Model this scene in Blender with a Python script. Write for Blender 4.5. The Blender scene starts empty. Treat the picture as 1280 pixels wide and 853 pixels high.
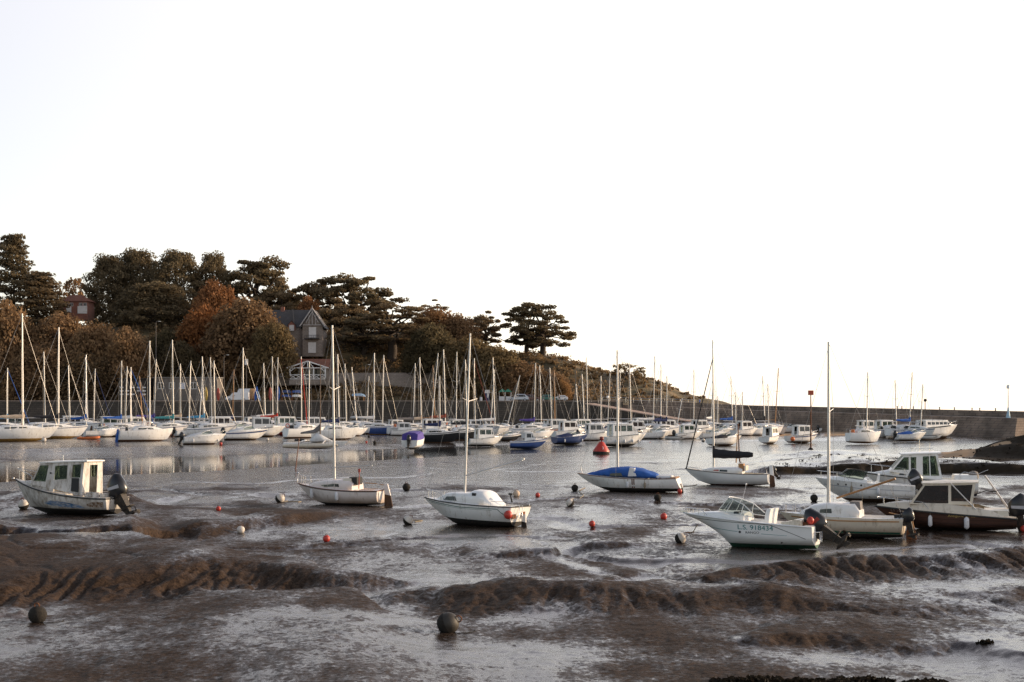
SKY_SAT, SKY_GAMMA, SKY_STR = 1.0, 1.0, .12
SKY_HAZE = (8.1, 7.15, 6.9)
MUD_DARK, MUD_LIGHT, MUD_WET = (.010, .007, .005), (.098, .061, .038), (.027, .0192, .0142)
import bpy, bmesh, math, random
import numpy as np
from mathutils import Vector, Matrix
from mathutils.geometry import tessellate_polygon

random.seed(7)
RNG = np.random.default_rng(11)
scene = bpy.context.scene
COL = scene.collection
R = math.radians
F, HZ, CX, HC = 1778.0, 504.0, 640.0, 6.0      # focal length and horizon row of the 1280x853 photo, eye height in metres
SUN_AZ, SUN_EL = R(74), R(13)                  # sun: degrees to the right of the view direction, degrees above the horizon


def at(px, py, z=0.0):
    Y = F * (HC - z) / (py - HZ)
    return Vector(((px - CX) * Y / F, Y, z))


def atY(px, Y, z=0.0):
    return Vector(((px - CX) * Y / F, Y, z))


def zat(py, Y):
    return HC + (HZ - py) * Y / F


def sstep(a, b, x):
    t = min(1.0, max(0.0, (x - a) / (b - a)))
    return t * t * (3 - 2 * t)


def nstep(a, b, x):
    t = np.clip((x - a) / (b - a), 0, 1)
    return t * t * (3 - 2 * t)


# ------------------------------------------------------------------ materials
MATS = {}


def nodes_of(name):
    m = bpy.data.materials.new(name)
    m.use_nodes = True
    return m, m.node_tree.nodes, m.node_tree.links, m.node_tree.nodes['Principled BSDF']


def paint(name, col, rough=0.45, metal=0.0, var=0.12, scale=3.0, dirt=None, amount=0.0, stretch=(1, 1, 1), bump=0.0, low=None):
    """plain painted, moulded or weathered surface; dirt = second colour spread by noise, low = (height, colour) grime creeping up from below"""
    if name in MATS:
        return MATS[name]
    m, n, l, b = nodes_of(name)
    tc = n.new('ShaderNodeTexCoord')
    mp = n.new('ShaderNodeMapping'); mp.inputs['Scale'].default_value = stretch
    l.new(tc.outputs['Object'], mp.inputs['Vector'])
    tx = n.new('ShaderNodeTexNoise'); tx.inputs['Scale'].default_value = scale; tx.inputs['Detail'].default_value = 6
    l.new(mp.outputs[0], tx.inputs['Vector'])
    rp = n.new('ShaderNodeValToRGB')
    e = rp.color_ramp.elements
    e[0].position, e[1].position = 0.3, 0.72
    e[0].color = (*[c * (1 - var) for c in col], 1); e[1].color = (*[min(1, c * (1 + var * .6)) for c in col], 1)
    l.new(tx.outputs['Fac'], rp.inputs['Fac'])
    out = rp.outputs['Color']
    if dirt:
        t2 = n.new('ShaderNodeTexNoise'); t2.inputs['Scale'].default_value = scale * 1.7; t2.inputs['Detail'].default_value = 9; t2.inputs['Roughness'].default_value = 0.7
        l.new(mp.outputs[0], t2.inputs['Vector'])
        r2 = n.new('ShaderNodeMapRange'); r2.inputs['From Min'].default_value = 0.62 - amount * .35; r2.inputs['From Max'].default_value = 0.78 - amount * .2
        l.new(t2.outputs['Fac'], r2.inputs['Value'])
        mx = n.new('ShaderNodeMixRGB'); mx.inputs['Color2'].default_value = (*dirt, 1)
        l.new(r2.outputs[0], mx.inputs['Fac']); l.new(out, mx.inputs['Color1']); out = mx.outputs['Color']
    if low:
        sx = n.new('ShaderNodeSeparateXYZ'); l.new(tc.outputs['Object'], sx.inputs[0])
        ad = n.new('ShaderNodeMath'); ad.operation = 'MULTIPLY_ADD'; ad.inputs[1].default_value = -low[0] * 1.6
        l.new(tx.outputs['Fac'], ad.inputs[0]); l.new(sx.outputs['Z'], ad.inputs[2])
        r3 = n.new('ShaderNodeMapRange'); r3.inputs['From Min'].default_value = low[0] * 0.9; r3.inputs['From Max'].default_value = -low[0] * .7
        l.new(ad.outputs[0], r3.inputs['Value'])
        mx = n.new('ShaderNodeMixRGB'); mx.inputs['Color2'].default_value = (*low[1], 1)
        l.new(r3.outputs[0], mx.inputs['Fac']); l.new(out, mx.inputs['Color1']); out = mx.outputs['Color']
    l.new(out, b.inputs['Base Color'])
    b.inputs['Roughness'].default_value = rough; b.inputs['Metallic'].default_value = metal
    if bump:
        bp = n.new('ShaderNodeBump'); bp.inputs['Strength'].default_value = bump; bp.inputs['Distance'].default_value = 0.03
        t3 = n.new('ShaderNodeTexNoise'); t3.inputs['Scale'].default_value = scale * 4; t3.inputs['Detail'].default_value = 8
        l.new(mp.outputs[0], t3.inputs['Vector']); l.new(t3.outputs['Fac'], bp.inputs['Height']); l.new(bp.outputs[0], b.inputs['Normal'])
    MATS[name] = m
    return m


def glass(name, tint=(.55, .62, .6), opac=0.35, dark=(.02, .025, .025)):
    if name in MATS:
        return MATS[name]
    m, n, l, b = nodes_of(name)
    b.inputs['Base Color'].default_value = (*dark, 1); b.inputs['Roughness'].default_value = 0.04
    tr = n.new('ShaderNodeBsdfTransparent'); tr.inputs['Color'].default_value = (*tint, 1)
    tx = n.new('ShaderNodeTexNoise'); tx.inputs['Scale'].default_value = 5
    mr = n.new('ShaderNodeMapRange'); mr.inputs['To Min'].default_value = opac * .7; mr.inputs['To Max'].default_value = min(1, opac * 1.3)
    l.new(tx.outputs['Fac'], mr.inputs['Value'])
    mx = n.new('ShaderNodeMixShader')
    l.new(mr.outputs[0], mx.inputs['Fac']); l.new(tr.outputs[0], mx.inputs[1]); l.new(b.outputs[0], mx.inputs[2])
    l.new(mx.outputs[0], n['Material Output'].inputs['Surface'])
    MATS[name] = m
    return m


def masonry(name, c1, c2, mortar, scale=1.0, bw=.6, bh=.3, rough=.85, stain=(.05, .045, .035), stain_amt=.5, axis='XZ'):
    if name in MATS:
        return MATS[name]
    m, n, l, b = nodes_of(name)
    tc = n.new('ShaderNodeTexCoord'); sx = n.new('ShaderNodeSeparateXYZ'); cb = n.new('ShaderNodeCombineXYZ')
    l.new(tc.outputs['Object'], sx.inputs[0])
    ad = n.new('ShaderNodeMath'); l.new(sx.outputs['X'], ad.inputs[0]); l.new(sx.outputs['Y'], ad.inputs[1])
    l.new(ad.outputs[0], cb.inputs['X']); l.new(sx.outputs['Z'], cb.inputs['Y'])
    br = n.new('ShaderNodeTexBrick'); br.inputs['Scale'].default_value = scale
    br.inputs['Brick Width'].default_value = bw; br.inputs['Row Height'].default_value = bh; br.inputs['Mortar Size'].default_value = .03
    br.inputs['Color1'].default_value = (*c1, 1); br.inputs['Color2'].default_value = (*c2, 1); br.inputs['Mortar'].default_value = (*mortar, 1)
    l.new(cb.outputs[0], br.inputs['Vector'])
    tx = n.new('ShaderNodeTexNoise'); tx.inputs['Scale'].default_value = .35; tx.inputs['Detail'].default_value = 8
    l.new(tc.outputs['Object'], tx.inputs['Vector'])
    mr = n.new('ShaderNodeMapRange'); mr.inputs['From Min'].default_value = .35; mr.inputs['From Max'].default_value = .7; mr.inputs['To Max'].default_value = stain_amt
    l.new(tx.outputs['Fac'], mr.inputs['Value'])
    mx = n.new('ShaderNodeMixRGB'); mx.inputs['Color2'].default_value = (*stain, 1)
    l.new(mr.outputs[0], mx.inputs['Fac']); l.new(br.outputs['Color'], mx.inputs['Color1']); l.new(mx.outputs[0], b.inputs['Base Color'])
    bp = n.new('ShaderNodeBump'); bp.inputs['Strength'].default_value = .6; bp.inputs['Distance'].default_value = .04
    l.new(br.outputs['Fac'], bp.inputs['Height']); bp.invert = True
    l.new(bp.outputs[0], b.inputs['Normal']); b.inputs['Roughness'].default_value = rough
    MATS[name] = m
    return m


def leaf_material():
    m, n, l, b = nodes_of('foliage')
    oi = n.new('ShaderNodeObjectInfo')
    a = n.new('ShaderNodeAttribute'); a.attribute_name = 'tint'
    mr = n.new('ShaderNodeMapRange'); mr.inputs['To Min'].default_value = .45; mr.inputs['To Max'].default_value = 1.7
    l.new(a.outputs['Fac'], mr.inputs['Value'])
    mx = n.new('ShaderNodeMixRGB'); mx.blend_type = 'MULTIPLY'; mx.inputs['Fac'].default_value = 1
    l.new(oi.outputs['Color'], mx.inputs['Color1']); l.new(mr.outputs[0], mx.inputs['Color2'])
    l.new(mx.outputs[0], b.inputs['Base Color']); b.inputs['Roughness'].default_value = .8
    b.inputs['Specular IOR Level'].default_value = .2
    tl = n.new('ShaderNodeBsdfTranslucent'); l.new(mx.outputs[0], tl.inputs['Color'])
    ms = n.new('ShaderNodeMixShader'); ms.inputs['Fac'].default_value = .38
    l.new(b.outputs[0], ms.inputs[1]); l.new(tl.outputs[0], ms.inputs[2]); l.new(ms.outputs[0], n['Material Output'].inputs['Surface'])
    return m


LEAF = leaf_material()
WHITE = paint('white_gelcoat', (.82, .81, .79), .35, var=.08, scale=2, dirt=(.36, .31, .24), amount=.22, stretch=(1, 1, .4))
WHITE2 = paint('clean_white_gelcoat', (.86, .86, .85), .3, var=.05, scale=2)
GRIMY = paint('grimy_white_gelcoat', (.7, .67, .63), .5, var=.2, scale=2.2, dirt=(.2, .15, .1), amount=.5, stretch=(1, 1, .35), low=(.5, (.13, .1, .075)))
CREAM = paint('cream_gelcoat', (.68, .61, .5), .42, var=.1, scale=2, dirt=(.3, .23, .16), amount=.25, stretch=(1, 1, .4), low=(.35, (.3, .2, .13)))
PINKW = paint('pinkish_white_gelcoat', (.78, .7, .66), .42, var=.08, scale=2, dirt=(.36, .27, .2), amount=.22, stretch=(1, 1, .4), low=(.38, (.33, .22, .14)))
BLACKAF = paint('black_antifouling', (.022, .019, .017), .8, var=.4, scale=6, dirt=(.08, .06, .045), amount=.3, bump=.3)
BROWNAF = paint('brown_antifouling', (.11, .055, .03), .8, var=.4, scale=6, dirt=(.04, .03, .022), amount=.3, bump=.3)
OCHREAF = paint('ochre_antifouling', (.33, .19, .045), .7, var=.35, scale=4, dirt=(.1, .065, .03), amount=.3)
GREENAF = paint('green_antifouling', (.035, .13, .085), .7, var=.3, scale=5, dirt=(.03, .03, .022), amount=.35)
BLUEAF = paint('blue_antifouling', (.03, .06, .16), .7, var=.3, scale=5)
TEAL = paint('teal_paint', (.0, .19, .19), .5, var=.1)
DKGREEN = paint('dark_green_stripe', (.02, .09, .065), .5)
NAVY = paint('navy_gelcoat', (.035, .06, .16), .32, var=.12)
BLUEH = paint('blue_gelcoat', (.05, .10, .30), .35, var=.15, dirt=(.12, .13, .17), amount=.2)
BLACKH = paint('black_gelcoat', (.022, .024, .026), .3, var=.2)
REDH = paint('red_gelcoat', (.42, .055, .03), .4, var=.15)
ORANGE = paint('orange_paint', (.62, .16, .04), .5, var=.15)
BURG = paint('burgundy_gelcoat', (.085, .04, .028), .42, var=.2, scale=2, dirt=(.05, .03, .028), amount=.35, stretch=(.35, 1, 1.6), low=(.3, (.03, .02, .018)))
RUB = paint('dark_rubber', (.03, .03, .03), .6)
ALU = paint('mast_aluminium', (.62, .60, .58), .38, metal=.55, var=.08)
WOODM = paint('varnished_wood', (.42, .21, .08), .45, var=.2, scale=5, stretch=(1, 1, .2))
STEEL = paint('stainless_steel', (.66, .66, .66), .25, metal=.9, var=.05)
WIRE = paint('wire_rope', (.34, .32, .3), .4, metal=.6)
ROPE = paint('weathered_rope', (.3, .25, .18), .9, var=.3, scale=20)
CANVB = paint('blue_canvas', (.02, .10, .38), .8, var=.2, scale=3, bump=.2)
CANVN = paint('navy_canvas', (.022, .035, .11), .85, var=.25, scale=3, bump=.2)
CANVP = paint('violet_canvas', (.075, .05, .27), .8, var=.15, scale=3, bump=.15)
CANVK = paint('black_canvas', (.016, .016, .02), .8, var=.3, scale=4, bump=.4)
CANVW = paint('white_canvas', (.7, .69, .68), .85, var=.1, scale=3, bump=.2)
CANVC = paint('cream_canvas', (.58, .45, .33), .85, var=.15, scale=3, bump=.2)
CANVR = paint('red_canvas', (.45, .04, .02), .85, var=.2, scale=3, bump=.2)
CANVM = paint('rust_red_canvas', (.22, .05, .03), .85, var=.2, scale=3, bump=.2)
CANVG = paint('grey_canvas', (.2, .18, .17), .85, var=.2, scale=3, bump=.2)
CANVT = paint('teal_canvas', (.04, .22, .25), .85, var=.2, scale=3, bump=.2)
CANVL = paint('light_blue_canvas', (.05, .28, .5), .85, var=.2, scale=3, bump=.2)
ENGINE = paint('black_engine_cowl', (.02, .02, .022), .28, var=.2, scale=4)
ENGMUD = paint('muddy_engine_leg', (.03, .026, .022), .7, var=.5, scale=8, dirt=(.09, .062, .042), amount=.4, bump=.5)
ENGRED = paint('red_engine_decal', (.3, .03, .025), .35)
ENGGREY = paint('grey_engine_decal', (.42, .42, .45), .35)
DARKIN = paint('dark_interior', (.03, .03, .03), .8)
WINDK = paint('dark_window_glass', (.025, .027, .03), .06, var=.3)
WINGR = glass('green_tinted_glass', (.6, .67, .6), .18, (.05, .075, .06))
WINSM = glass('smoked_glass', (.42, .33, .31), .34, (.05, .035, .035))
WINCL = glass('clear_windscreen', (.72, .78, .76), .25, (.1, .12, .12))
RUST = paint('rusty_metal', (.2, .075, .03), .85, var=.4, scale=9, dirt=(.07, .035, .02), amount=.4, bump=.4)
FEND = paint('white_fender', (.68, .68, .7), .45, var=.1, dirt=(.3, .28, .25), amount=.2)
BUOYW = paint('white_buoy_plastic', (.66, .6, .53), .5, var=.15, dirt=(.25, .2, .14), amount=.3)
BUOYR = paint('red_buoy_plastic', (.5, .045, .03), .45, var=.15, dirt=(.16, .03, .02), amount=.25)
WEEDB = paint('weed_growth', (.018, .014, .01), .9, var=.5, scale=14, dirt=(.045, .033, .02), amount=.3, bump=1.0)


# ------------------------------------------------------------------ mesh builder
class MB:
    def __init__(s):
        s.v, s.f, s.m, s.sm = [], [], [], []

    def add(s, verts, faces, mi=0, smooth=False, M=None):
        o = len(s.v)
        s.v += [tuple(M @ Vector(p)) for p in verts] if M is not None else [tuple(p) for p in verts]
        s.f += [tuple(o + i for i in f) for f in faces]
        s.m += [mi] * len(faces) if isinstance(mi, int) else list(mi)
        s.sm += [smooth] * len(faces)
        return s

    def box(s, c, d, mi=0, M=None, top=(1, 1)):
        x, y, z = d[0] / 2, d[1] / 2, d[2] / 2
        v = []
        for k, zz in ((1, -z), (0, z)):
            a, b = (1, 1) if k else top
            v += [(c[0] - x * a, c[1] - y * b, c[2] + zz), (c[0] + x * a, c[1] - y * b, c[2] + zz), (c[0] + x * a, c[1] + y * b, c[2] + zz), (c[0] - x * a, c[1] + y * b, c[2] + zz)]
        return s.add(v, [(3, 2, 1, 0), (4, 5, 6, 7), (0, 1, 5, 4), (1, 2, 6, 5), (2, 3, 7, 6), (3, 0, 4, 7)], mi, False, M)

    def loft(s, rings, closed=True, caps=True, mi=0, smooth=True, M=None):
        n = len(rings[0]); v = [p for r in rings for p in r]; f = []
        for i in range(len(rings) - 1):
            for j in range(n if closed else n - 1):
                k = (j + 1) % n
                f.append((i * n + j, i * n + k, (i + 1) * n + k, (i + 1) * n + j))
        s.add(v, f, mi, smooth, M)
        if caps and closed:
            s.add(rings[0], [tuple(range(n))[::-1]], mi, False, M); s.add(rings[-1], [tuple(range(n))], mi, False, M)
        return s

    def path(s, pts, r, n=6, mi=0, caps=True, flat=1.0):
        pts = [Vector(p) for p in pts]; rr = r if isinstance(r, (list, tuple)) else [r] * len(pts)
        rings = []
        for i, p in enumerate(pts):
            d = (pts[min(i + 1, len(pts) - 1)] - pts[max(i - 1, 0)]).normalized()
            up = Vector((0, 0, 1)) if abs(d.z) < .9 else Vector((0, 1, 0))
            a = d.cross(up).normalized(); b = a.cross(d).normalized()
            rings.append([p + (a * math.cos(2 * math.pi * k / n) + b * math.sin(2 * math.pi * k / n) * flat) * rr[i] for k in range(n)])
        return s.loft(rings, True, caps, mi, n > 4)

    def tube(s, a, b, r0, r1=None, n=6, mi=0):
        return s.path([a, b], [r0, r0 if r1 is None else r1], n, mi)

    def lathe(s, prof, n=14, mi=0, M=None, smooth=True):
        rings = [[(r * math.cos(2 * math.pi * k / n), r * math.sin(2 * math.pi * k / n), z) for k in range(n)] for r, z in prof]
        return s.loft(rings, True, True, mi, smooth, M)

    def ball(s, c, r, n=12, mi=0, sz=1.0, zsplit=None, mi2=0, M=None):
        prof = []
        for i in range(n // 2 + 1):
            a = -math.pi / 2 + math.pi * i / (n // 2)
            prof.append((max(.004, math.cos(a)) * r, math.sin(a) * r * sz))
        rings = [[(c[0] + q * math.cos(2 * math.pi * k / n), c[1] + q * math.sin(2 * math.pi * k / n), c[2] + z) for k in range(n)] for q, z in prof]
        return s.loft(rings, True, True, mi, True, M)

    def panel(s, outer, holes, O, U, V, N, th, mi=0):
        """flat wall of thickness th with openings, outline in (u, v)"""
        O, U, V, N = Vector(O), Vector(U), Vector(V), Vector(N).normalized()
        loops = [outer] + holes
        tri = tessellate_polygon([[Vector((p[0], p[1], 0)) for p in lp] for lp in loops])
        flat = [p for lp in loops for p in lp]; k = len(flat)
        P = [O + U * p[0] + V * p[1] for p in flat]
        s.add(P + [p + N * th for p in P], [tuple(t) for t in tri] + [tuple(i + k for i in t[::-1]) for t in tri], mi)
        o = 0
        for lp in loops:
            m = len(lp); ring = [P[o + i] for i in range(m)]
            s.add(ring + [p + N * th for p in ring], [(i, (i + 1) % m, m + (i + 1) % m, m + i) for i in range(m)], mi)
            o += m
        return s

    def build(s, name, mats, parent=None, loc=None):
        me = bpy.data.meshes.new(name)
        me.from_pydata(s.v, [], s.f)
        for m in (mats if isinstance(mats, (list, tuple)) else [mats]):
            me.materials.append(m)
        me.polygons.foreach_set('material_index', s.m); me.polygons.foreach_set('use_smooth', s.sm)
        bm = bmesh.new(); bm.from_mesh(me); bmesh.ops.recalc_face_normals(bm, faces=bm.faces); bm.to_mesh(me); bm.free()
        me.update()
        o = bpy.data.objects.new(name, me); COL.objects.link(o)
        if parent is not None:
            o.parent = parent
        if loc is not None:
            o.location = loc
        return o


def tag(o, label=None, cat=None, group=None, kind=None):
    for k, v in (('label', label), ('category', cat), ('group', group), ('kind', kind)):
        if v:
            o[k] = v
    return o


def thing(name, label, cat, loc=(0, 0, 0), rz=0.0, group=None, heel=0.0, pitch=0.0):
    o = bpy.data.objects.new(name, None); COL.objects.link(o)
    o.empty_display_size = .3
    o.location = loc; o.rotation_euler = (heel, pitch, rz)
    return tag(o, label, cat, group)


def copy_tree(o, parent=None):
    c = o.copy(); COL.objects.link(c)
    if parent is not None:
        c.parent = parent
    for ch in [x for x in bpy.data.objects if x.parent == o]:
        copy_tree(ch, c)
    return c


def text_mesh(body, size):
    cu = bpy.data.curves.new('lettering', 'FONT'); cu.body = body; cu.size = size; cu.fill_mode = 'FRONT'
    o = bpy.data.objects.new('lettering', cu); COL.objects.link(o)
    dg = bpy.context.evaluated_depsgraph_get()
    me = bpy.data.meshes.new_from_object(o.evaluated_get(dg))
    bpy.data.objects.remove(o); bpy.data.curves.remove(cu)
    return [tuple(v.co) for v in me.vertices], [tuple(p.vertices) for p in me.polygons]


# ------------------------------------------------------------------ numpy noise
_perm = np.random.default_rng(3).permutation(512)
_perm = np.concatenate([_perm, _perm, _perm])
_ang = np.random.default_rng(4).random(512) * 2 * np.pi


def pnoise(x, y):
    xi = np.floor(x).astype(int); yi = np.floor(y).astype(int)
    xf, yf = x - xi, y - yi
    u = xf * xf * xf * (xf * (xf * 6 - 15) + 10); v = yf * yf * yf * (yf * (yf * 6 - 15) + 10)

    def g(ix, iy, dx, dy):
        h = _perm[(_perm[ix & 511] + iy) & 511]
        return np.cos(_ang[h]) * dx + np.sin(_ang[h]) * dy
    a = g(xi, yi, xf, yf); b = g(xi + 1, yi, xf - 1, yf); c = g(xi, yi + 1, xf, yf - 1); d = g(xi + 1, yi + 1, xf - 1, yf - 1)
    return (a + u * (b - a)) * (1 - v) + (c + u * (d - c)) * v


def fbm(x, y, o=4, g=.5):
    s, a = 0, 1
    for i in range(o):
        s = s + a * pnoise(x * 2 ** i + 17.3 * i, y * 2 ** i - 9.1 * i); a *= g
    return s

# ------------------------------------------------------------------ camera, sun, sky
cam_d = bpy.data.cameras.new('camera'); cam = bpy.data.objects.new('camera', cam_d); COL.objects.link(cam)
cam_d.sensor_width = 36.0; cam_d.lens = F / 1280 * 36.0
cam_d.shift_y = (HZ - 426.5) / 1280.0
cam.location = (0, 0, HC); cam.rotation_euler = (R(90), 0, 0)
cam_d.clip_end = 30000; cam_d.clip_start = .5
scene.camera = cam
scene.view_settings.view_transform = 'Standard'; scene.view_settings.look = 'None'; scene.view_settings.exposure = 0
scene.render.engine = 'CYCLES'
scene.cycles.max_bounces = 6; scene.cycles.transparent_max_bounces = 12; scene.cycles.sample_clamp_indirect = 4
scene.cycles.use_denoising = True; scene.cycles.denoiser = 'OPENIMAGEDENOISE'; scene.cycles.denoising_prefilter = 'NONE'

sun_d = bpy.data.lights.new('sun', 'SUN'); sun = bpy.data.objects.new('sun', sun_d); COL.objects.link(sun)
sun_d.energy = 5.0; sun_d.angle = R(.6); sun_d.color = (1, .75, .5)
sdir = Vector((math.sin(SUN_AZ) * math.cos(SUN_EL), math.cos(SUN_AZ) * math.cos(SUN_EL), math.sin(SUN_EL)))
sun.rotation_euler = sdir.to_track_quat('Z', 'Y').to_euler()
sun.location = (60, 40, 60)

w = bpy.data.worlds.new('World'); scene.world = w; w.use_nodes = True
wn, wl = w.node_tree.nodes, w.node_tree.links
sky = wn.new('ShaderNodeTexSky'); sky.sky_type = 'NISHITA'; sky.sun_disc = False
sky.sun_elevation = SUN_EL; sky.sun_rotation = SUN_AZ; sky.air_density = 1.0; sky.dust_density = .7; sky.ozone_density = 1.0
hs = wn.new('ShaderNodeHueSaturation'); hs.inputs['Saturation'].default_value = SKY_SAT
wl.new(sky.outputs[0], hs.inputs['Color'])
gm = wn.new('ShaderNodeGamma'); gm.inputs['Gamma'].default_value = SKY_GAMMA
wl.new(hs.outputs[0], gm.inputs['Color'])
hz = wn.new('ShaderNodeMixRGB'); hz.blend_type = 'ADD'; hz.inputs['Fac'].default_value = 1     # thin bright haze over the whole sky
tcw = wn.new('ShaderNodeTexCoord'); nrm = wn.new('ShaderNodeVectorMath'); nrm.operation = 'NORMALIZE'; wl.new(tcw.outputs['Generated'], nrm.inputs[0])
sxw = wn.new('ShaderNodeSeparateXYZ'); wl.new(nrm.outputs[0], sxw.inputs[0])
elv = wn.new('ShaderNodeMapRange'); elv.interpolation_type = 'SMOOTHSTEP'       # the haze lies low and thins towards the zenith
for k_, v_ in (('From Min', .27), ('From Max', .85), ('To Min', 1.0), ('To Max', .16)):
    elv.inputs[k_].default_value = v_
wl.new(sxw.outputs['Z'], elv.inputs['Value'])
dt = wn.new('ShaderNodeVectorMath'); dt.operation = 'DOT_PRODUCT'; dt.inputs[1].default_value = tuple(sdir); wl.new(nrm.outputs[0], dt.inputs[0])
twd = wn.new('ShaderNodeMapRange'); twd.interpolation_type = 'SMOOTHSTEP'       # and is dimmer away from the sun
for k_, v_ in (('From Min', -.6), ('From Max', .42), ('To Min', .28), ('To Max', 1.0)):
    twd.inputs[k_].default_value = v_
wl.new(dt.outputs['Value'], twd.inputs['Value'])
mul = wn.new('ShaderNodeMath'); mul.operation = 'MULTIPLY'; wl.new(elv.outputs[0], mul.inputs[0]); wl.new(twd.outputs[0], mul.inputs[1])
hzc = wn.new('ShaderNodeVectorMath'); hzc.operation = 'SCALE'; hzc.inputs[0].default_value = SKY_HAZE; wl.new(mul.outputs[0], hzc.inputs['Scale'])
wl.new(hzc.outputs[0], hz.inputs['Color2'])
wl.new(gm.outputs[0], hz.inputs['Color1'])
wl.new(hz.outputs[0], wn['Background'].inputs['Color'])
wn['Background'].inputs['Strength'].default_value = SKY_STR

# ------------------------------------------------------------------ water
def water_material():
    m, n, l, b = nodes_of('harbour_water')
    b.inputs['Base Color'].default_value = (.025, .024, .022, 1); b.inputs['Roughness'].default_value = .05; b.inputs['IOR'].default_value = 1.33
    tc = n.new('ShaderNodeTexCoord'); mp = n.new('ShaderNodeMapping'); mp.inputs['Scale'].default_value = (.5, 1.3, 1)
    l.new(tc.outputs['Object'], mp.inputs['Vector'])
    t = n.new('ShaderNodeTexNoise'); t.inputs['Scale'].default_value = 1.4; t.inputs['Detail'].default_value = 4
    l.new(mp.outputs[0], t.inputs['Vector'])
    bp = n.new('ShaderNodeBump'); bp.inputs['Distance'].default_value = .12
    sx = n.new('ShaderNodeSeparateXYZ'); l.new(tc.outputs['Object'], sx.inputs[0])       # sheltered and calm on the left, ruffled by the breeze towards the open sea
    for sock, a, b_ in ((bp.inputs['Strength'], .05, .8), (b.inputs['Roughness'], .05, .16)):
        mr = n.new('ShaderNodeMapRange'); mr.inputs['From Min'].default_value = -6; mr.inputs['From Max'].default_value = 22
        mr.inputs['To Min'].default_value = a; mr.inputs['To Max'].default_value = b_
        l.new(sx.outputs['X'], mr.inputs['Value'])
        fd = n.new('ShaderNodeMapRange'); fd.inputs['From Min'].default_value = 250; fd.inputs['From Max'].default_value = 480; fd.inputs['To Min'].default_value = 1; fd.inputs['To Max'].default_value = .04
        l.new(sx.outputs['Y'], fd.inputs['Value']); mu = n.new('ShaderNodeMath'); mu.operation = 'MULTIPLY'; l.new(mr.outputs[0], mu.inputs[0]); l.new(fd.outputs[0], mu.inputs[1]); l.new(mu.outputs[0], sock)
    l.new(t.outputs['Fac'], bp.inputs['Height']); l.new(bp.outputs[0], b.inputs['Normal'])
    return m


wb = MB()
wb.add([(-9000, -200, 0), (9000, -200, 0), (9000, 14000, 0), (-9000, 14000, 0)], [(0, 1, 2, 3)])
tag(wb.build('water', water_material()), 'still sea and channel water at low tide', 'water', kind='structure')

# ------------------------------------------------------------------ mud flats
TOP = np.array([(-400, 579), (0, 577), (120, 573), (250, 570), (350, 566), (430, 563), (500, 561), (600, 557), (700, 555), (800, 553), (1000, 551.5), (1280, 550), (1700, 549)], float)
BOT = np.array([(-400, 612), (0, 603), (120, 594), (240, 590), (320, 585), (400, 580), (500, 574), (600, 569), (700, 566), (800, 565.5), (900, 566), (1000, 564), (1100, 562), (1200, 556), (1280, 553), (1700, 550)], float)
# terraces of mud: (px, far edge row, near foot row, height), far width, near width, rills
MESA = [
    ([(-500, 676, 775, .7), (0, 683, 768, .62), (100, 685, 760, .6), (160, 687, 757, .6), (250, 696, 756, .6), (320, 705, 749, .55), (430, 716, 752, .48), (470, 722, 746, .38), (520, 727, 734, .12), (545, 730, 734, 0)], 1.2, 4.5, .55),
    ([(455, 742, 752, 0), (490, 738, 762, .22), (560, 730, 772, .4), (640, 727, 772, .46), (700, 727, 770, .45), (800, 728, 776, .45), (870, 727, 781, .4), (950, 722, 776, .38), (1010, 728, 768, .12), (1040, 735, 765, 0)], 3.0, 2.6, .4),
    ([(845, 728, 737, 0), (880, 716, 737, .32), (930, 702, 736, .5), (1000, 696, 736, .5), (1100, 690, 737, .55), (1200, 689, 735, .6), (1300, 690, 730, .6), (1700, 690, 730, .6)], 4.0, 5.0, .8),
    ([(880, 748, 770, 0), (960, 735, 776, .16), (1060, 737, 779, .2), (1150, 738, 777, .2), (1300, 738, 772, .18), (1700, 738, 770, .2)], 2.0, 2.5, .5),
    ([(905, 792, 806, 0), (940, 786, 811, .15), (1000, 778, 814, .2), (1080, 777, 824, .18), (1180, 778, 831, .16), (1300, 782, 840, .14), (1700, 782, 840, .2)], 1.5, 1.0, .5),
    ([(-500, 800, 1300, .35), (60, 778, 1300, .3), (180, 766, 1300, .3), (280, 756, 1300, .3), (380, 748, 1300, .3), (440, 746, 1300, .28), (490, 758, 1300, .2), (560, 772, 1300, .06), (640, 780, 1300, 0)], .9, 1.0, .2),
    ([(-500, 612, 670, .5), (0, 615, 680, .7), (100, 618, 684, .75), (165, 622, 684, .7), (200, 628, 672, .25), (260, 632, 668, .12), (300, 635, 665, 0)], 9.0, .9, .6),
    ([(210, 655, 672, 0), (250, 652, 676, .25), (300, 650, 668, .3), (360, 640, 660, .3), (410, 636, 650, .2), (440, 636, 648, 0)], 4.0, 2.4, .6),
    ([(560, 672, 700, 0), (640, 668, 694, .22), (690, 667, 693, .3), (735, 669, 685, .3), (800, 672, 684, .15), (880, 675, 684, 0)], 4.0, .8, .8),
    ([(925, 573, 590, 0), (965, 574, 593, .8), (1050, 574, 593, .85), (1150, 574, 592, .85), (1300, 575, 593, .85), (1700, 576, 596, .85)], 6.0, 1.0, .2),
    ([(1185, 576, 584, 0), (1215, 573, 584, .5), (1260, 569, 585, 1.2), (1300, 566, 587, 1.75), (1500, 564, 588, 1.9)], 5.0, 5.0, .3),
]
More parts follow.
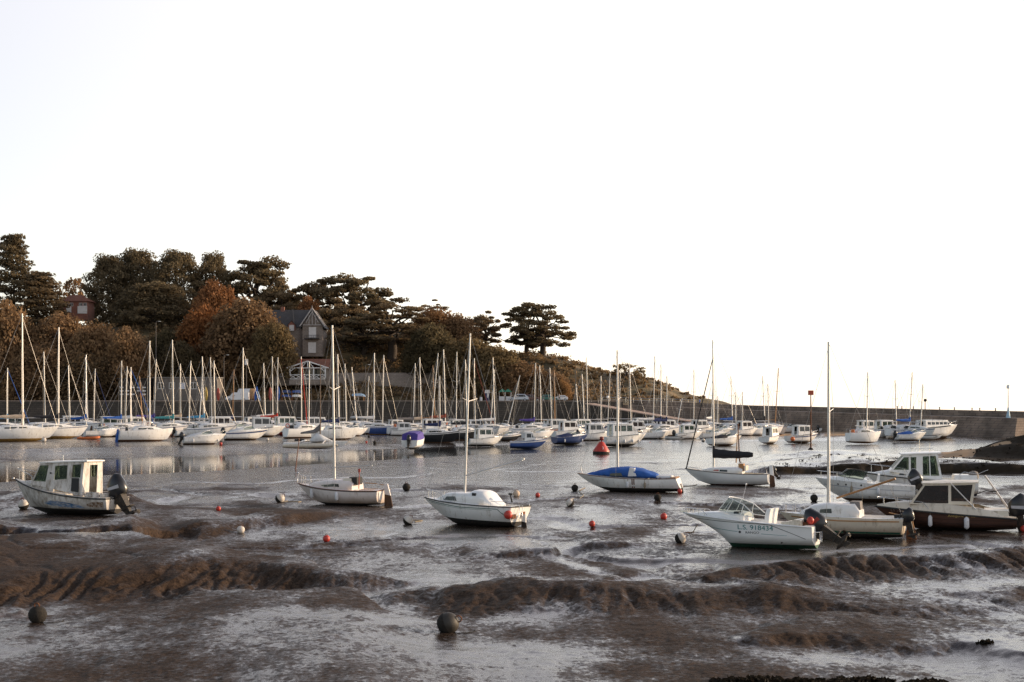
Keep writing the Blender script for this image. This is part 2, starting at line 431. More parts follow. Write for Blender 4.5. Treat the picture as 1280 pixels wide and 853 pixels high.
# glossy stretches: (px, row, half width, half height, slope, amount)
WETS = [(900, 668, 70, 7, 0, .4), (1010, 706, 60, 6, -.12, .35), (712, 712, 60, 4, .28, .55), (450, 800, 120, 9, -.05, .4), (480, 806, 60, 3, -.22, .5), (560, 673, 160, 9, 0, .22), (640, 832, 190, 16, 0, .3), (1030, 836, 220, 12, 0, .28),
        (330, 668, 80, 9, .1, .3), (90, 697, 120, 6, .03, .3), (1130, 705, 150, 14, .2, .22), (1190, 750, 90, 8, 0, .25), (600, 600, 200, 14, 0, .15), (100, 562, 300, 8, 0, .2), (1080, 562, 160, 10, 0, .25), (700, 780, 100, 6, -.1, .2)]
PADS = []   # (x, y, radius, z): the flat beds in which boats have settled


def mud_fields(X, Y):
    """height and the wet / weed / sand masks of the mud, for arrays of world x, y"""
    Y = np.maximum(Y, 1.0)
    px = CX + F * X / Y
    py0 = HZ + F * HC / Y
    mpx = Y * Y / (F * HC)                                        # metres of depth per row
    top = np.interp(px, TOP[:, 0], TOP[:, 1]); bot = np.interp(px, BOT[:, 0], BOT[:, 1])
    wob = fbm(X * .09, Y * .07, 3) * .8
    dn = (py0 - bot) * mpx + wob * 2.0; df = (top - py0) * mpx + wob * 3
    far_h = np.interp(px, [-400, 400, 470, 620, 1000, 1045, 1150, 1230, 1700], [.85, .75, .45, .18, .14, .5, .5, .2, .1])
    near_h = .3
    h = np.where(dn > 0, -.03 + np.minimum(near_h + .03, dn * .045), np.where(df > 0, -.03 + np.minimum(far_h + .03, df * .05), -.5 * np.minimum(1, np.minimum(-dn, -df) * .3) - .02))
    nearness = nstep(130, 60, Y)
    away = nstep(0, 25, dn)
    big = fbm(X * .06 + 3, Y * .045, 3) * .16 + fbm(X * .22, Y * .13 + 5, 4) * .09
    h = h + big * away * (.25 + .75 * nearness)
    wx = X + fbm(X * .2, Y * .2, 2) * 1.2
    mesa_h = np.zeros_like(h); edge = np.zeros_like(h)
    for k, (pts, wf, wnr, rill) in enumerate(MESA):
        P = np.array(pts, float)
        yf = np.interp(px, P[:, 0], P[:, 1]); yn = np.interp(px, P[:, 0], P[:, 2]); am = np.interp(px, P[:, 0], P[:, 3])
        Yf = F * 5.7 / (yf - HZ); Yn = F * 5.7 / (yn - HZ)
        Yw = Y + (fbm(X * .16 + 7 * k, Y * .09, 5, .55) * 3.0 + fbm(X * .7 + k, Y * .4, 3) * .5 if wnr < 6 else fbm(X * .33, Y * .22, 4) * 3) * (1 if k not in (7, 8, 9) else .35)
        am = am * np.clip(.95 + fbm(X * .11 + 3 * k, Y * .05 + k, 3) * .8, .35, 1.3)
        wf_ = np.minimum(wf, np.maximum(.5, (Yf - Yn) * .4)); wn_ = np.minimum(wnr * (1.9 if k in (1, 2) else 1.1), np.maximum(.4, (Yf - Yn) * .92))
        sn = nstep(0, 1, (Yw - Yn) / wn_); sf = nstep(0, 1, (Yf - Yw) / wf_)
        g = 4 * sn * (1 - sn) * sf
        rn = 1 - 2 * np.abs(pnoise(wx * .9 + k * 31, Y * .14 + wx * .15)); r2 = 1 - 2 * np.abs(pnoise(wx * 2.1 + k * 13, Y * .3 - wx * .2))
        cr = nstep(.72, 1.0, rn); c2 = nstep(.7, 1.0, r2)          # crisp drainage creases running down the banks
        d = am * (.92 if k in (1, 2) else 1.1) * (sn * sf - rill * g * (.22 * (1 - rn) + .5 * cr + .25 * c2))
        mesa_h = mesa_h + d; edge = np.maximum(edge, g * nstep(.05, .3, am))
    h = h + mesa_h
    fine = fbm(X * .9, Y * .55, 4) * .035 + np.abs(fbm(X * 2.6, Y * 1.3, 3)) * .018
    h = h + fine * (nearness * .9 + .1) * nstep(0, 6, dn)
    jag = fbm(X * .8 + 2, Y * .5, 3) * .016
    ch = np.abs(fbm(X * .045 + Y * .012 + 9, Y * .036 + 2, 3) + jag); ch2 = np.abs(fbm(X * .11 + 31, Y * .07 + Y * 0 + 8, 3))
    carve = (1 - nstep(.012, .036, ch)) * .17 + (1 - nstep(.0, .035, ch2)) * .06
    carve = carve * nstep(36, 50, Y) * nstep(4, 30, dn) * (.3 + .7 * nstep(125, 75, Y))
    h = h - carve
    lump = np.abs(fbm(X * 1.7 + 5, Y * 1.1, 4)); cl_ = np.abs(fbm(X * 4.3, Y * 2.6 + 3, 3)); h = h + (lump - .25) * .05 * edge + (lump - .2) * .035 * nearness + (cl_ - .2) * (.02 + .03 * edge) * nearness
    pad = np.zeros_like(h)
    for (x, y, r, z) in PADS:
        d = np.hypot((X - x), (Y - y) * .8)
        wgt = 1 - nstep(r * .55, r * 1.25, d)
        h = h * (1 - wgt) + (z + fine * .4) * wgt; pad = np.maximum(pad, wgt)
    wet = .62 - .16 * nstep(.05, .4, mesa_h) - .24 * edge + fbm(X * .12, Y * .1, 3) * .45
    wet = wet + nstep(.03, .12, carve) * .25
    wet = wet + .36 * nstep(75, 125, Y) + .05
    wet = np.where(dn < 0, np.maximum(wet, .7), wet)
    wet = np.maximum(wet, pad * .65)
    for (a, b, ra, rb, sl, amt) in WETS:
        q = ((px - a) / ra) ** 2 + ((py0 - b - (px - a) * sl) / rb) ** 2
        wet = wet + amt * .92 * np.exp(-q)
    P = np.array(MESA[9][0], float)
    band = nstep(590, 594.5, py0) if False else None
    Yn = F * 5.7 / (np.interp(px, P[:, 0], P[:, 2]) - HZ)
    weed = (1 - nstep(0, 1.0, np.abs(Y - (Yn + .4)) / 2.0)) * nstep(945, 985, px)
    rock = nstep(0, .25, np.interp(px, [1185, 1215, 1260, 1300], [0, .4, 1, 1]) * nstep(-2, 3, Y - F * 5.7 / (587 - HZ)) * nstep(F * 5.7 / (560 - HZ), F * 5.7 / (567 - HZ), Y)) * nstep(0, .25, fbm(X * .12, Y * .08, 3) + np.interp(px, [1200, 1225], [-.4, .6]))
    weed = np.maximum(weed, rock)
    weed = np.maximum(weed, nstep(.28, .42, fbm(X * .45 + 40, Y * .05, 4)) * nstep(940, 1040, px) * nstep(568, 575, py0) * 0 + weed)
    s1 = nstep(1165, 1185, px) * nstep(567.5, 570, py0) * (1 - nstep(586, 590, py0))
    s2 = nstep(1020, 1040, px) * (1 - nstep(1150, 1200, px)) * (1 - nstep(548, 550.5, py0))
    s3 = nstep(965, 975, px) * (1 - nstep(985, 1000, px)) * (1 - nstep(546, 548, py0))
    sand = np.clip(np.maximum(np.maximum(s1, s2), s3) + fbm(X * .1, Y * .1, 3) * .2 * (s1 + s2), 0, 1)
    return h, np.clip(wet, 0, 1), np.clip(weed, 0, 1), sand


def ground_z(x, y):
    return float(mud_fields(np.array([x], float), np.array([y], float))[0][0])


def mud_material():
    m, n, l, b = nodes_of('wet_mud')
    a = n.new('ShaderNodeAttribute'); a.attribute_name = 'masks'
    sp = n.new('ShaderNodeSeparateXYZ'); l.new(a.outputs['Vector'], sp.inputs[0])
    tc = n.new('ShaderNodeTexCoord')

    def noise(scale, det, sc=(1, 1, 1), ro=.6):
        mp = n.new('ShaderNodeMapping'); mp.inputs['Scale'].default_value = sc; l.new(tc.outputs['Object'], mp.inputs['Vector'])
        t = n.new('ShaderNodeTexNoise'); t.inputs['Scale'].default_value = scale; t.inputs['Detail'].default_value = det; t.inputs['Roughness'].default_value = ro
        l.new(mp.outputs[0], t.inputs['Vector']); return t.outputs['Fac']

    def ramp(src, lo, hi, a0=0.0, a1=1.0):
        r = n.new('ShaderNodeMapRange'); r.interpolation_type = 'SMOOTHSTEP'
        for k, v in (('From Min', lo), ('From Max', hi), ('To Min', a0), ('To Max', a1)):
            r.inputs[k].default_value = v
        l.new(src, r.inputs['Value']); return r.outputs[0]

    def math_(op, x, y):
        q = n.new('ShaderNodeMath'); q.operation = op
        for i, s in enumerate((x, y)):
            if isinstance(s, (int, float)):
                q.inputs[i].default_value = s
            else:
                l.new(s, q.inputs[i])
        return q.outputs[0]

    def mix(f, c1, c2):
        q = n.new('ShaderNodeMixRGB')
        l.new(f, q.inputs['Fac'])
        for k, c in (('Color1', c1), ('Color2', c2)):
            if isinstance(c, tuple):
                q.inputs[k].default_value = (*c, 1)
            else:
                l.new(c, q.inputs[k])
        return q.outputs['Color']
    flow = noise(.5, 9, (1.0, .42, 1), .66)
    patch = noise(.13, 5, (1, .8, 1))
    rag = noise(2.3, 10, (1, .75, 1), .74)
    fleck = noise(7, 9, (1, .7, 1), .8)
    base = math_('MULTIPLY', math_('SUBTRACT', sp.outputs['X'], .5), .5)
    wsrc = math_('ADD', math_('ADD', math_('MULTIPLY', flow, .55), math_('MULTIPLY', patch, .45)), base)
    wsrc = math_('ADD', wsrc, math_('MULTIPLY', math_('SUBTRACT', rag, .5), .42))
    wsrc = math_('ADD', wsrc, math_('MULTIPLY', math_('SUBTRACT', fleck, .5), .7))
    wet = ramp(wsrc, .43, .66)
    film = ramp(wsrc, .575, .66)
    grain = noise(9, 8, (1, 1, 1), .7)
    speck = noise(26, 6, (1, 1, 1), .75)
    c = mix(ramp(grain, .25, .8), MUD_DARK, MUD_LIGHT)
    c = mix(ramp(speck, .54, .62, 0, .5), c, MUD_DARK)
    c = mix(math_('MULTIPLY', wet, .8), c, MUD_WET)
    c = mix(ramp(noise(2.6, 7), .5, .7, 0, .3), c, MUD_DARK)
    c = mix(sp.outputs['Z'], c, mix(grain, (.36, .24, .145), (.55, .38, .24)))
    weedy = ramp(math_('ADD', sp.outputs['Y'], math_('MULTIPLY', grain, .5)), .55, .8)
    c = mix(weedy, c, mix(grain, (.010, .008, .006), (.045, .032, .02)))
    l.new(c, b.inputs['Base Color'])
    r = math_('SUBTRACT', math_('SUBTRACT', .66, math_('MULTIPLY', wet, .22)), math_('MULTIPLY', film, .3))
    dry = math_('MULTIPLY', math_('MAXIMUM', sp.outputs['Y'], sp.outputs['Z']), .9)
    l.new(math_('MAXIMUM', r, dry), b.inputs['Roughness'])
    l.new(math_('MULTIPLY', ramp(wet, 0, 1, .05, .44), math_('SUBTRACT', 1.0, dry)), b.inputs['Specular IOR Level'])
    b.inputs['Specular Tint'].default_value = (.93, .9, 1, 1)  # lavender cast of the reflected sky put into the specular colour
    bp = n.new('ShaderNodeBump'); bp.inputs['Distance'].default_value = .06
    l.new(ramp(film, 0, 1, .62, .2), bp.inputs['Strength'])
    hb = math_('ADD', math_('MULTIPLY', noise(7, 9, (1, .8, 1), .68), 1.0), math_('ADD', math_('MULTIPLY', noise(1.6, 6, (.8, 1, 1)), 2.0), math_('MULTIPLY', speck, .4)))
    l.new(hb, bp.inputs['Height']); l.new(bp.outputs[0], b.inputs['Normal'])
    return m


def build_mud():
    rows = np.concatenate([np.linspace(4000, 1150, 20), np.arange(1140, 860, -4.0), np.arange(858, 620, -.75), np.arange(620, 540, -.4), np.arange(540, 533, -.5)])
    Yr = F * HC / (rows - HZ)
    u = np.concatenate([-np.geomspace(2.2, .425, 40), np.arange(-.42, .4201, .0019), np.geomspace(.425, 2.2, 40)])
    X = Yr[:, None] * u[None, :]; Y = np.repeat(Yr[:, None], len(u), 1)
    h, wet, weed, sand = mud_fields(X, Y)
    nr, nc = X.shape
    me = bpy.data.meshes.new('mud_flat')
    co = np.stack([X, Y, h], -1).reshape(-1, 3)
    idx = np.arange(nr * nc).reshape(nr, nc)
    q = np.stack([idx[:-1, :-1], idx[:-1, 1:], idx[1:, 1:], idx[1:, :-1]], -1).reshape(-1, 4)
    fill_mesh(me, co, q, True)
    at_ = me.attributes.new('masks', 'FLOAT_VECTOR', 'POINT')
    at_.data.foreach_set('vector', np.stack([wet, weed, sand], -1).reshape(-1).astype(np.float32))
    me.materials.append(mud_material())
    o = bpy.data.objects.new('mud_flat', me); COL.objects.link(o)
    tag(o, 'wet tidal mud flat with gullies and sheen of water', 'mud', kind='structure')


def fill_mesh(me, co, q, smooth=False):
    me.vertices.add(len(co)); me.vertices.foreach_set('co', np.asarray(co, np.float32).reshape(-1))
    k = q.shape[1]
    me.loops.add(q.size); me.loops.foreach_set('vertex_index', q.reshape(-1).astype(np.int32))
    me.polygons.add(len(q)); me.polygons.foreach_set('loop_start', np.arange(0, q.size, k, dtype=np.int32))
    me.polygons.foreach_set('loop_total', np.full(len(q), k, np.int32))
    me.polygons.foreach_set('use_smooth', np.full(len(q), smooth))
    me.update(); me.validate()

# ------------------------------------------------------------------ hulls
class Hull:
    """boat hull: x forward, z = 0 where the keel rests; L length, B beam, zb/zs sheer height at bow and stern"""
    def __init__(s, L, B, zb, zs, sag=.06, rake=.12, tr=.02, full=2.0, stern=.8, lift=.35, chine=None, wl=.25, ent=2.0, rise=.12):
        s.L, s.B, s.zb, s.zs, s.sag, s.rake, s.tr, s.full, s.stern, s.lift, s.chine, s.wl, s.ent, s.rise = L, B, zb, zs, sag, rake, tr, full, stern, lift, chine, wl, ent, rise

    def hb(s, t):
        if t < .42:
            return s.B / 2 * (s.stern + (1 - s.stern) * math.sin(math.pi / 2 * t / .42))
        q = (t - .42) / .58
        return s.B / 2 * max(.012, 1 - q ** s.ent)

    def sh(s, t):
        return s.zs + (s.zb - s.zs) * t ** 1.7 - s.sag * 4 * t * (1 - t)

    def kz(s, t):
        z = s.rise * max(0, 1 - t / .45) ** 2
        if t > .5:
            z += s.lift * ((t - .5) / .5) ** 2.6
        return z

    def P(s, t, v, sg=1, off=0.0):
        k, sh = s.kz(t), s.sh(t); z = k + (sh - k) * v
        q = sstep(.45, 1, t); hb = s.hb(t)
        if s.chine:
            c = s.chine + .22 * q; yc = .9 - .3 * q
            y = hb * (yc * v / c if v < c else yc + (1 - yc) * ((v - c) / (1 - c)) ** (1 - .2 * q))
        else:
            n = s.full * (1 - q) + 1.1 * q; m = 2.2 * (1 - q) + 1.15 * q
            y = hb * max(0, 1 - (1 - v) ** n) ** (1 / m)
        x = -s.L / 2 + s.L * t - s.rake * s.L * sstep(.55, 1, t) * (1 - v) ** 1.25 + s.tr * s.L * (1 - sstep(0, .3, t)) * (1 - v) * 1.0
        return Vector((x, (y + off) * sg, z))

    def at(s, x, z, sg=1, off=.006):
        """point on the side of the hull at length x and height z"""
        t = min(1, max(0, x / s.L + .5))
        for _ in range(6):
            k, sh = s.kz(t), s.sh(t); v = min(1, max(0, (z - k) / (sh - k)))
            t = min(1, max(0, t + (x - s.P(t, v).x) / s.L))
        return s.P(t, v, sg, off)

    def top(s, t, sg=1, inset=0.0, dz=0.0):
        p = s.P(t, 1, sg); p.y -= inset * sg; p.z += dz
        return p

    def mesh(s, name, mats, parent, nt=16, deck=None, stripe=None, deckmat=3, cock=None, cam=.05):
        """mats: topside, antifouling, stripe, deck; stripe = (from, to) heights below the sheer as fractions"""
        mb = MB()
        ts = [i / nt for i in range(nt)] + [(nt - .4) / nt, 1.0]
        ups = [1.0, .97, .9, .8, .65, .45, .25, 0.0]; lows = [1.0, .75, .5, .25, 0.0]
        if stripe:
            ups = [1.0, stripe[0], stripe[1], (stripe[1] + .5) / 2, .5, .3, .15, 0.0]
        rings = []
        for t in ts:
            k, sh = s.kz(t), s.sh(t); vw = min(.9, max(.02, (s.wl - k) / (sh - k)))
            vs = [vw + (1 - vw) * a for a in ups] + [vw * a for a in lows[1:]]
            rings.append(vs)
        for sg in (1, -1):
            g = [[s.P(t, v, sg) for v in vs] for t, vs in zip(ts, rings)]
            n = len(g[0]); f = []; mi = []
            for i in range(len(g) - 1):
                for j in range(n - 1):
                    f.append((i * n + j, i * n + j + 1, (i + 1) * n + j + 1, (i + 1) * n + j))
                    mi.append(2 if (stripe and j == 1) else 0 if j < len(ups) - 1 else 1)
            mb.add([p for r in g for p in r], f, mi, True)
        a = [s.P(0, v, 1) for v in rings[0]]; b = [s.P(0, v, -1) for v in rings[0]]; n = len(a)
        mb.add(a + b, [(j, j + 1, n + j + 1, n + j) for j in range(n - 1)], [0 if j < len(ups) - 1 else 1 for j in range(n - 1)], False)
        # deck
        cols = [-1, -.84, -.835, -.6, 0, .6, .835, .84, 1] if cock else [-1, -.6, 0, .6, 1]
        dt = sorted(set([i / nt for i in range(nt + 1)] + ([cock[0], cock[0] + .004, cock[1] - .004, cock[1]] if cock else [])))
        v = []; nc = len(cols)
        for t in dt:
            for c in cols:
                p = s.P(t, 1, 1); z = p.z + cam * (1 - c * c) * min(1, s.hb(t) / .4)
                if cock and cock[0] + .002 < t < cock[1] - .002 and abs(c) < .8375:
                    z = p.z - cock[2]
                v.append((p.x, s.hb(t) * c, z - .004))
        mb.add(v, [(i * nc + j, i * nc + j + 1, (i + 1) * nc + j + 1, (i + 1) * nc + j) for i in range(len(dt) - 1) for j in range(nc - 1)], deckmat, False)
        return mb.build(name, mats, parent)

    def sheer_tube(s, name, mat, parent, r=.03, dz=-.02, t0=0.0, t1=1.0, n=18, stern=True):
        mb = MB(); pts = []
        for sg in (1,):
            pts = [s.top(t0 + (t1 - t0) * i / n, 1, -.012, dz) for i in range(n + 1)]
        pts += [s.top(t1 - (t1 - t0) * i / n, -1, -.012, dz) for i in range(n + 1)]
        mb.path(pts, r, 5)
        if stern:
            mb.tube(pts[0], pts[-1], r, r, 5)
        return mb.build(name, mat, parent)

    def patch(s, name, mat, parent, xz, sg=1, off=.006, n=10):
        """strip glued on the hull side: xz = list of (x, z_low, z_high)"""
        mb = MB(); v = []
        for i in range(len(xz) - 1):
            for k in range(n + (i == len(xz) - 2)):
                a = k / n; x = xz[i][0] + (xz[i + 1][0] - xz[i][0]) * a
                lo = xz[i][1] + (xz[i + 1][1] - xz[i][1]) * a; hi = xz[i][2] + (xz[i + 1][2] - xz[i][2]) * a
                v += [s.at(x, lo, sg, off), s.at(x, (lo + hi) / 2, sg, off), s.at(x, hi, sg, off)]
        m = len(v) // 3
        mb.add(v, [(3 * i + j, 3 * i + j + 1, 3 * i + 4 + j, 3 * i + 3 + j) for i in range(m - 1) for j in (0, 1)], 0, True)
        return mb.build(name, mat, parent)

    def lettering(s, name, body, mat, parent, x0, z0, size, sg=1, width=None, off=.008, slope=0.0):
        vs, fs = text_mesh(body, size)
        mx = max(p[0] for p in vs); k = (width / mx) if width else 1
        mb = MB()
        # port side (sg=1, y>0) read from outside: text runs towards the stern when the bow is on the reader's left
        mb.add([s.at(x0 - p[0] * k if sg > 0 else x0 + p[0] * k, z0 + p[1] + slope * p[0] * k, sg, off) for p in vs], fs)
        return mb.build(name, mat, parent)


def cabin(h, name, mat, parent, st, camber=.04):
    """coachroof: st = list of (t, half width, roof height above the sheer line)"""
    mb = MB(); rings = []
    for t, wd, up in st:
        p = h.P(t, 1); zb = p.z - .02; zt = p.z + up
        half = [(wd, zb), (wd * .95, zb + (zt - zb) * .72), (wd * .9, zb + (zt - zb) * .92), (wd * .78, zt), (wd * .4, zt + camber * min(1, up * 4))]
        rings.append([(p.x, y, z) for y, z in half] + [(p.x, 0, zt + camber * 1.3 * min(1, up * 4))] + [(p.x, -y, z) for y, z in half[::-1]])
    mb.loft(rings, True, True, 0, True)
    o = mb.build(name, mat, parent)
    return o


def cabin_side(h, st, x, q, sg=1, off=.01):
    """point on the cabin side: x along, q = 0..1 share of the side height"""
    xs = [h.P(t, 1).x for t, _, _ in st]
    order = sorted(range(len(st)), key=lambda i: xs[i])
    for a, b in zip(order[:-1], order[1:]):
        if xs[a] <= x <= xs[b] or b == order[-1] or (a == order[0] and x < xs[a]):
            if x > xs[b] and b != order[-1]:
                continue
            k = (x - xs[a]) / max(1e-6, xs[b] - xs[a]); k = min(1, max(0, k))
            t = st[a][0] + (st[b][0] - st[a][0]) * k; wd = st[a][1] + (st[b][1] - st[a][1]) * k; up = st[a][2] + (st[b][2] - st[a][2]) * k
            z0 = h.P(t, 1).z - .02
            return Vector((x, (wd * (1 - .05 * q) + off) * sg, z0 + (up + .02) * .72 * q))
    return Vector((x, 0, 0))


def side_window(h, st, name, mat, parent, quad, sg=1, off=.008, n=6):
    """quad: (x, q) corners: lower-aft, lower-fore, upper-fore, upper-aft"""
    mb = MB(); v = []
    for i in range(n + 1):
        a = i / n
        lo = [quad[0][k] + (quad[1][k] - quad[0][k]) * a for k in (0, 1)]; hi = [quad[3][k] + (quad[2][k] - quad[3][k]) * a for k in (0, 1)]
        v += [cabin_side(h, st, lo[0], lo[1], sg, off), cabin_side(h, st, hi[0], hi[1], sg, off)]
    mb.add(v, [(2 * i, 2 * i + 1, 2 * i + 3, 2 * i + 2) for i in range(n)], 0, True)
    return mb.build(name, mat, parent)


def both(f):
    return [f(1), f(-1)]


def outboard(parent, pos, tilt=0.0, s=1.0, decal=ENGRED, turn=0.0, mud=ENGMUD):
    """outboard motor on the transom: its pivot at pos, tilted up by tilt"""
    M = Matrix.Translation(Vector(pos)) @ Matrix.Rotation(turn, 4, 'Z') @ Matrix.Rotation(tilt, 4, 'Y') @ Matrix.Scale(s, 4)
    leg = MB()
    prof = [(-.08, .2, .19, .05), (-.10, .17, .15, -.25), (-.12, .13, .11, -.5), (-.14, .1, .06, -.72)]
    leg.loft([[(cx - a, -b, z), (cx + a, -b * .6, z), (cx + a, b * .6, z), (cx - a, b, z)] for cx, a, b, z in prof], True, True, 0, False, M)
    leg.box((-.2, 0, -.52), (.42, .26, .03), 0, M)
    tor = [(-.42, .035), (-.3, .075), (-.12, .085), (.06, .06), (.14, .02)]
    leg.loft([[(x, r * math.cos(2 * math.pi * k / 8), -.76 + r * math.sin(2 * math.pi * k / 8)) for k in range(8)] for x, r in tor], True, True, 0, True, M)
    leg.add([(-.25, .012, -.81), (.02, .012, -.81), (-.12, .012, -.98), (-.28, .012, -1.0), (-.25, -.012, -.81), (.02, -.012, -.81), (-.12, -.012, -.98), (-.28, -.012, -1.0)], [(0, 1, 2, 3), (7, 6, 5, 4), (0, 4, 5, 1), (1, 5, 6, 2), (2, 6, 7, 3), (3, 7, 4, 0)], 0, False, M)
    leg.box((.12, 0, -.02), (.16, .26, .34), 0, M)
    o = leg.build('outboard_motor', mud, parent)
    co = MB()
    pr = [(-.02, .22, .19), (.1, .3, .25), (.36, .31, .26), (.58, .28, .23), (.68, .17, .13)]
    co.loft([[(-.14 + a * math.cos(q) * (1 if math.cos(q) > 0 else 1.25), b * math.copysign(abs(math.sin(q)) ** .7, math.sin(q)), z - .09 * math.cos(q) * (z > .5)) for q in [2 * math.pi * k / 14 for k in range(14)]] for z, a, b in pr], True, True, 0, True, M)
    c = co.build('engine_cowl', ENGINE, o)
    if decal:
        for sg in (1, -1):
            d = MB(); d.add([(-.38, sg * .268, .18), (.06, sg * .268, .3), (.06, sg * .268, .4), (-.4, sg * .268, .3)], [(0, 1, 2, 3)], 0, False, M)
            d.build('decal', decal, o)
    pm = MB()
    for k in range(3):
        a = 2 * math.pi * k / 3
        q = Matrix.Translation((-.46, 0, -.76)) @ Matrix.Rotation(a, 4, 'X')
        pm.add([(-.02, .02, .02), (.03, -.02, .02), (.05, -.06, .13), (.0, -.01, .19), (-.05, .07, .13)], [(0, 1, 2, 3, 4)], 0, False, M @ q)
        pm.add([(-.03, .02, .02), (.02, -.02, .02), (.04, -.06, .13), (-.01, -.01, .19), (-.06, .07, .13)], [(4, 3, 2, 1, 0)], 0, False, M @ q)
    pm.ball((-.46, 0, -.76), .05, 8, 0, 1, M=M)
    pm.build('propeller', mud, o)
    return o


def bow_rail(h, parent, t0=.62, ht=.5, mat=STEEL, r=.014, name='bow_rail', inset=.07, n=8, mid=False):
    mb = MB()
    side = [t0 + (.985 - t0) * i / n for i in range(n + 1)]
    up = lambda t: ht * min(1, (t - t0) / .06 + .15)
    L_ = [h.top(t, 1, inset * min(1, h.hb(t) / .3), up(t)) for t in side]; R_ = [Vector((p.x, -p.y, p.z)) for p in L_[::-1]]
    mb.path(L_ + R_, r, 5)
    if mid:
        mb.path([p - Vector((0, 0, ht * .5)) for p in L_[1:]] + [p - Vector((0, 0, ht * .5)) for p in R_[:-1]], r * .8, 5)
    for k in range(1, n + 1, 2):
        for sg in (1, -1):
            mb.tube(h.top(side[k], sg, inset * min(1, h.hb(side[k]) / .3), 0), h.top(side[k], sg, inset * min(1, h.hb(side[k]) / .3), up(side[k])), r, r, 5)
    return mb.build(name, mat, parent)


def fender(h, parent, x, ztop, length=.5, r=.09, mat=FEND, sg=1):
    mb = MB(); p = h.at(x, ztop - length / 2, sg, r + .01); e = h.at(x, h.sh(min(1, max(0, x / h.L + .5))) - .02, sg, .02)
    prof = [(.02, -length / 2), (r * .7, -length / 2 + .04), (r, -length / 2 + .1), (r, length / 2 - .1), (r * .7, length / 2 - .04), (.025, length / 2)]
    mb.lathe(prof, 10, 0, Matrix.Translation(p))
    o = mb.build('fender', mat, parent)
    MB().tube((p.x, p.y, p.z + length / 2), e, .012, .012, 4).build('fender_rope', ROPE, o)
    return o


def rig(h, parent, xm, zfoot, ztop, r=.07, mat=ALU, boom=None, cover=None, wires=True, spread=True, forestay=None, wr=.012, zb=1.1, boom_up=0.0, topr=.7, furl=None, fatc=1.0):
    """mast with boom, cover, spreaders and stays"""
    m = MB().tube((xm, 0, zfoot), (xm, 0, ztop), r, r * topr, 8).build('mast', mat, parent)
    H = ztop - zfoot
    sb = MB(); wsp = h.B * .3
    if spread:
        for sg in (1, -1):
            sb.tube((xm, 0, zfoot + H * .58), (xm - .1, sg * wsp, zfoot + H * .6), r * .35, r * .25, 5)
        sb.build('spreaders' if False else 'spreader', mat, m)
    if boom:
        z0 = zfoot + zb; e = Vector((xm - boom, 0, z0 + boom_up))
        b = MB().tube((xm - r, 0, z0), e, r * .7, r * .6, 7).build('boom', mat, parent)
        if cover:
            pts = []; rr = []
            for i in range(9):
                a = i / 8; pts.append((xm - .05 - (boom - .05) * a, .015 * math.sin(i * 2.1), z0 + .12 + .1 * (1 - a) ** 3 + boom_up * a)); rr.append((.19 - .08 * a) * (1 + .08 * math.sin(i * 4)) * (r / .07) ** .5 * fatc)
            rr[-1] *= .7
            cb = MB().path(pts, rr, 9, 0, True, 1.25)
            cb.path([(xm - .02, 0, z0 - .1), (xm - .02, 0, z0 + .3), (xm - .01, 0, z0 + .75)], [r * 1.5, r * 2.0, r * 1.15], 8)
            cb.build('sail_cover', cover, parent)
    if wires:
        bow = h.top(.985, 0 or 1, 0); bow.y = 0
        st = h.P(0, 1); st.y = 0; st.x += .1
        fz = zfoot + H * (.97 if forestay is None else forestay)
        fo = MB().tube((xm, 0, fz), bow, furl[1] * .6 if furl else wr, furl[1] if furl else wr, 6 if furl else 4)
        fo.build('furled_sail' if furl else 'forestay', furl[0] if furl else WIRE, parent)
        MB().tube((xm, 0, ztop - .02), st, wr, wr, 4).build('backstay', WIRE, parent)
        for sg in (1, -1):
            c = h.top(min(1, xm / h.L + .5 - .01), sg, .05)
            MB().path([(xm, 0, zfoot + H * .95), (xm - .1, sg * wsp, zfoot + H * .6), c], wr, 4).build('shroud', WIRE, parent)
    return m


def transom_rudder(h, parent, mat=BROWNAF, ht=1.0, head=WHITE, depth=.45, zt=None):
    x = h.P(0, 1).x; zt = zt or h.zs + .25
    rb = MB(); rb.add([(x - .06, y, z) if i < 4 else (0, 0, 0) for i, (y, z) in enumerate([])], [])
    pr = [(x - .03, -.02), (x - .05, zt * .55), (x - .05 - depth * .75, zt * .5), (x - .05 - depth, .0)]
    rb.add([(a, .025, z) for a, z in pr] + [(a, -.025, z) for a, z in pr], [(0, 1, 2, 3), (7, 6, 5, 4)] + [(i, (i + 1) % 4, 4 + (i + 1) % 4, 4 + i) for i in range(4)])
    o = rb.build('rudder', mat, parent)
    pr = [(x - .05, zt * .55), (x - .02, zt), (x - .25, zt + .02), (x - .05 - depth * .75, zt * .5)]
    MB().add([(a, .035, z) for a, z in pr] + [(a, -.035, z) for a, z in pr], [(0, 1, 2, 3), (7, 6, 5, 4)] + [(i, (i + 1) % 4, 4 + (i + 1) % 4, 4 + i) for i in range(4)]).build('rudder_head', head, o)
    return o


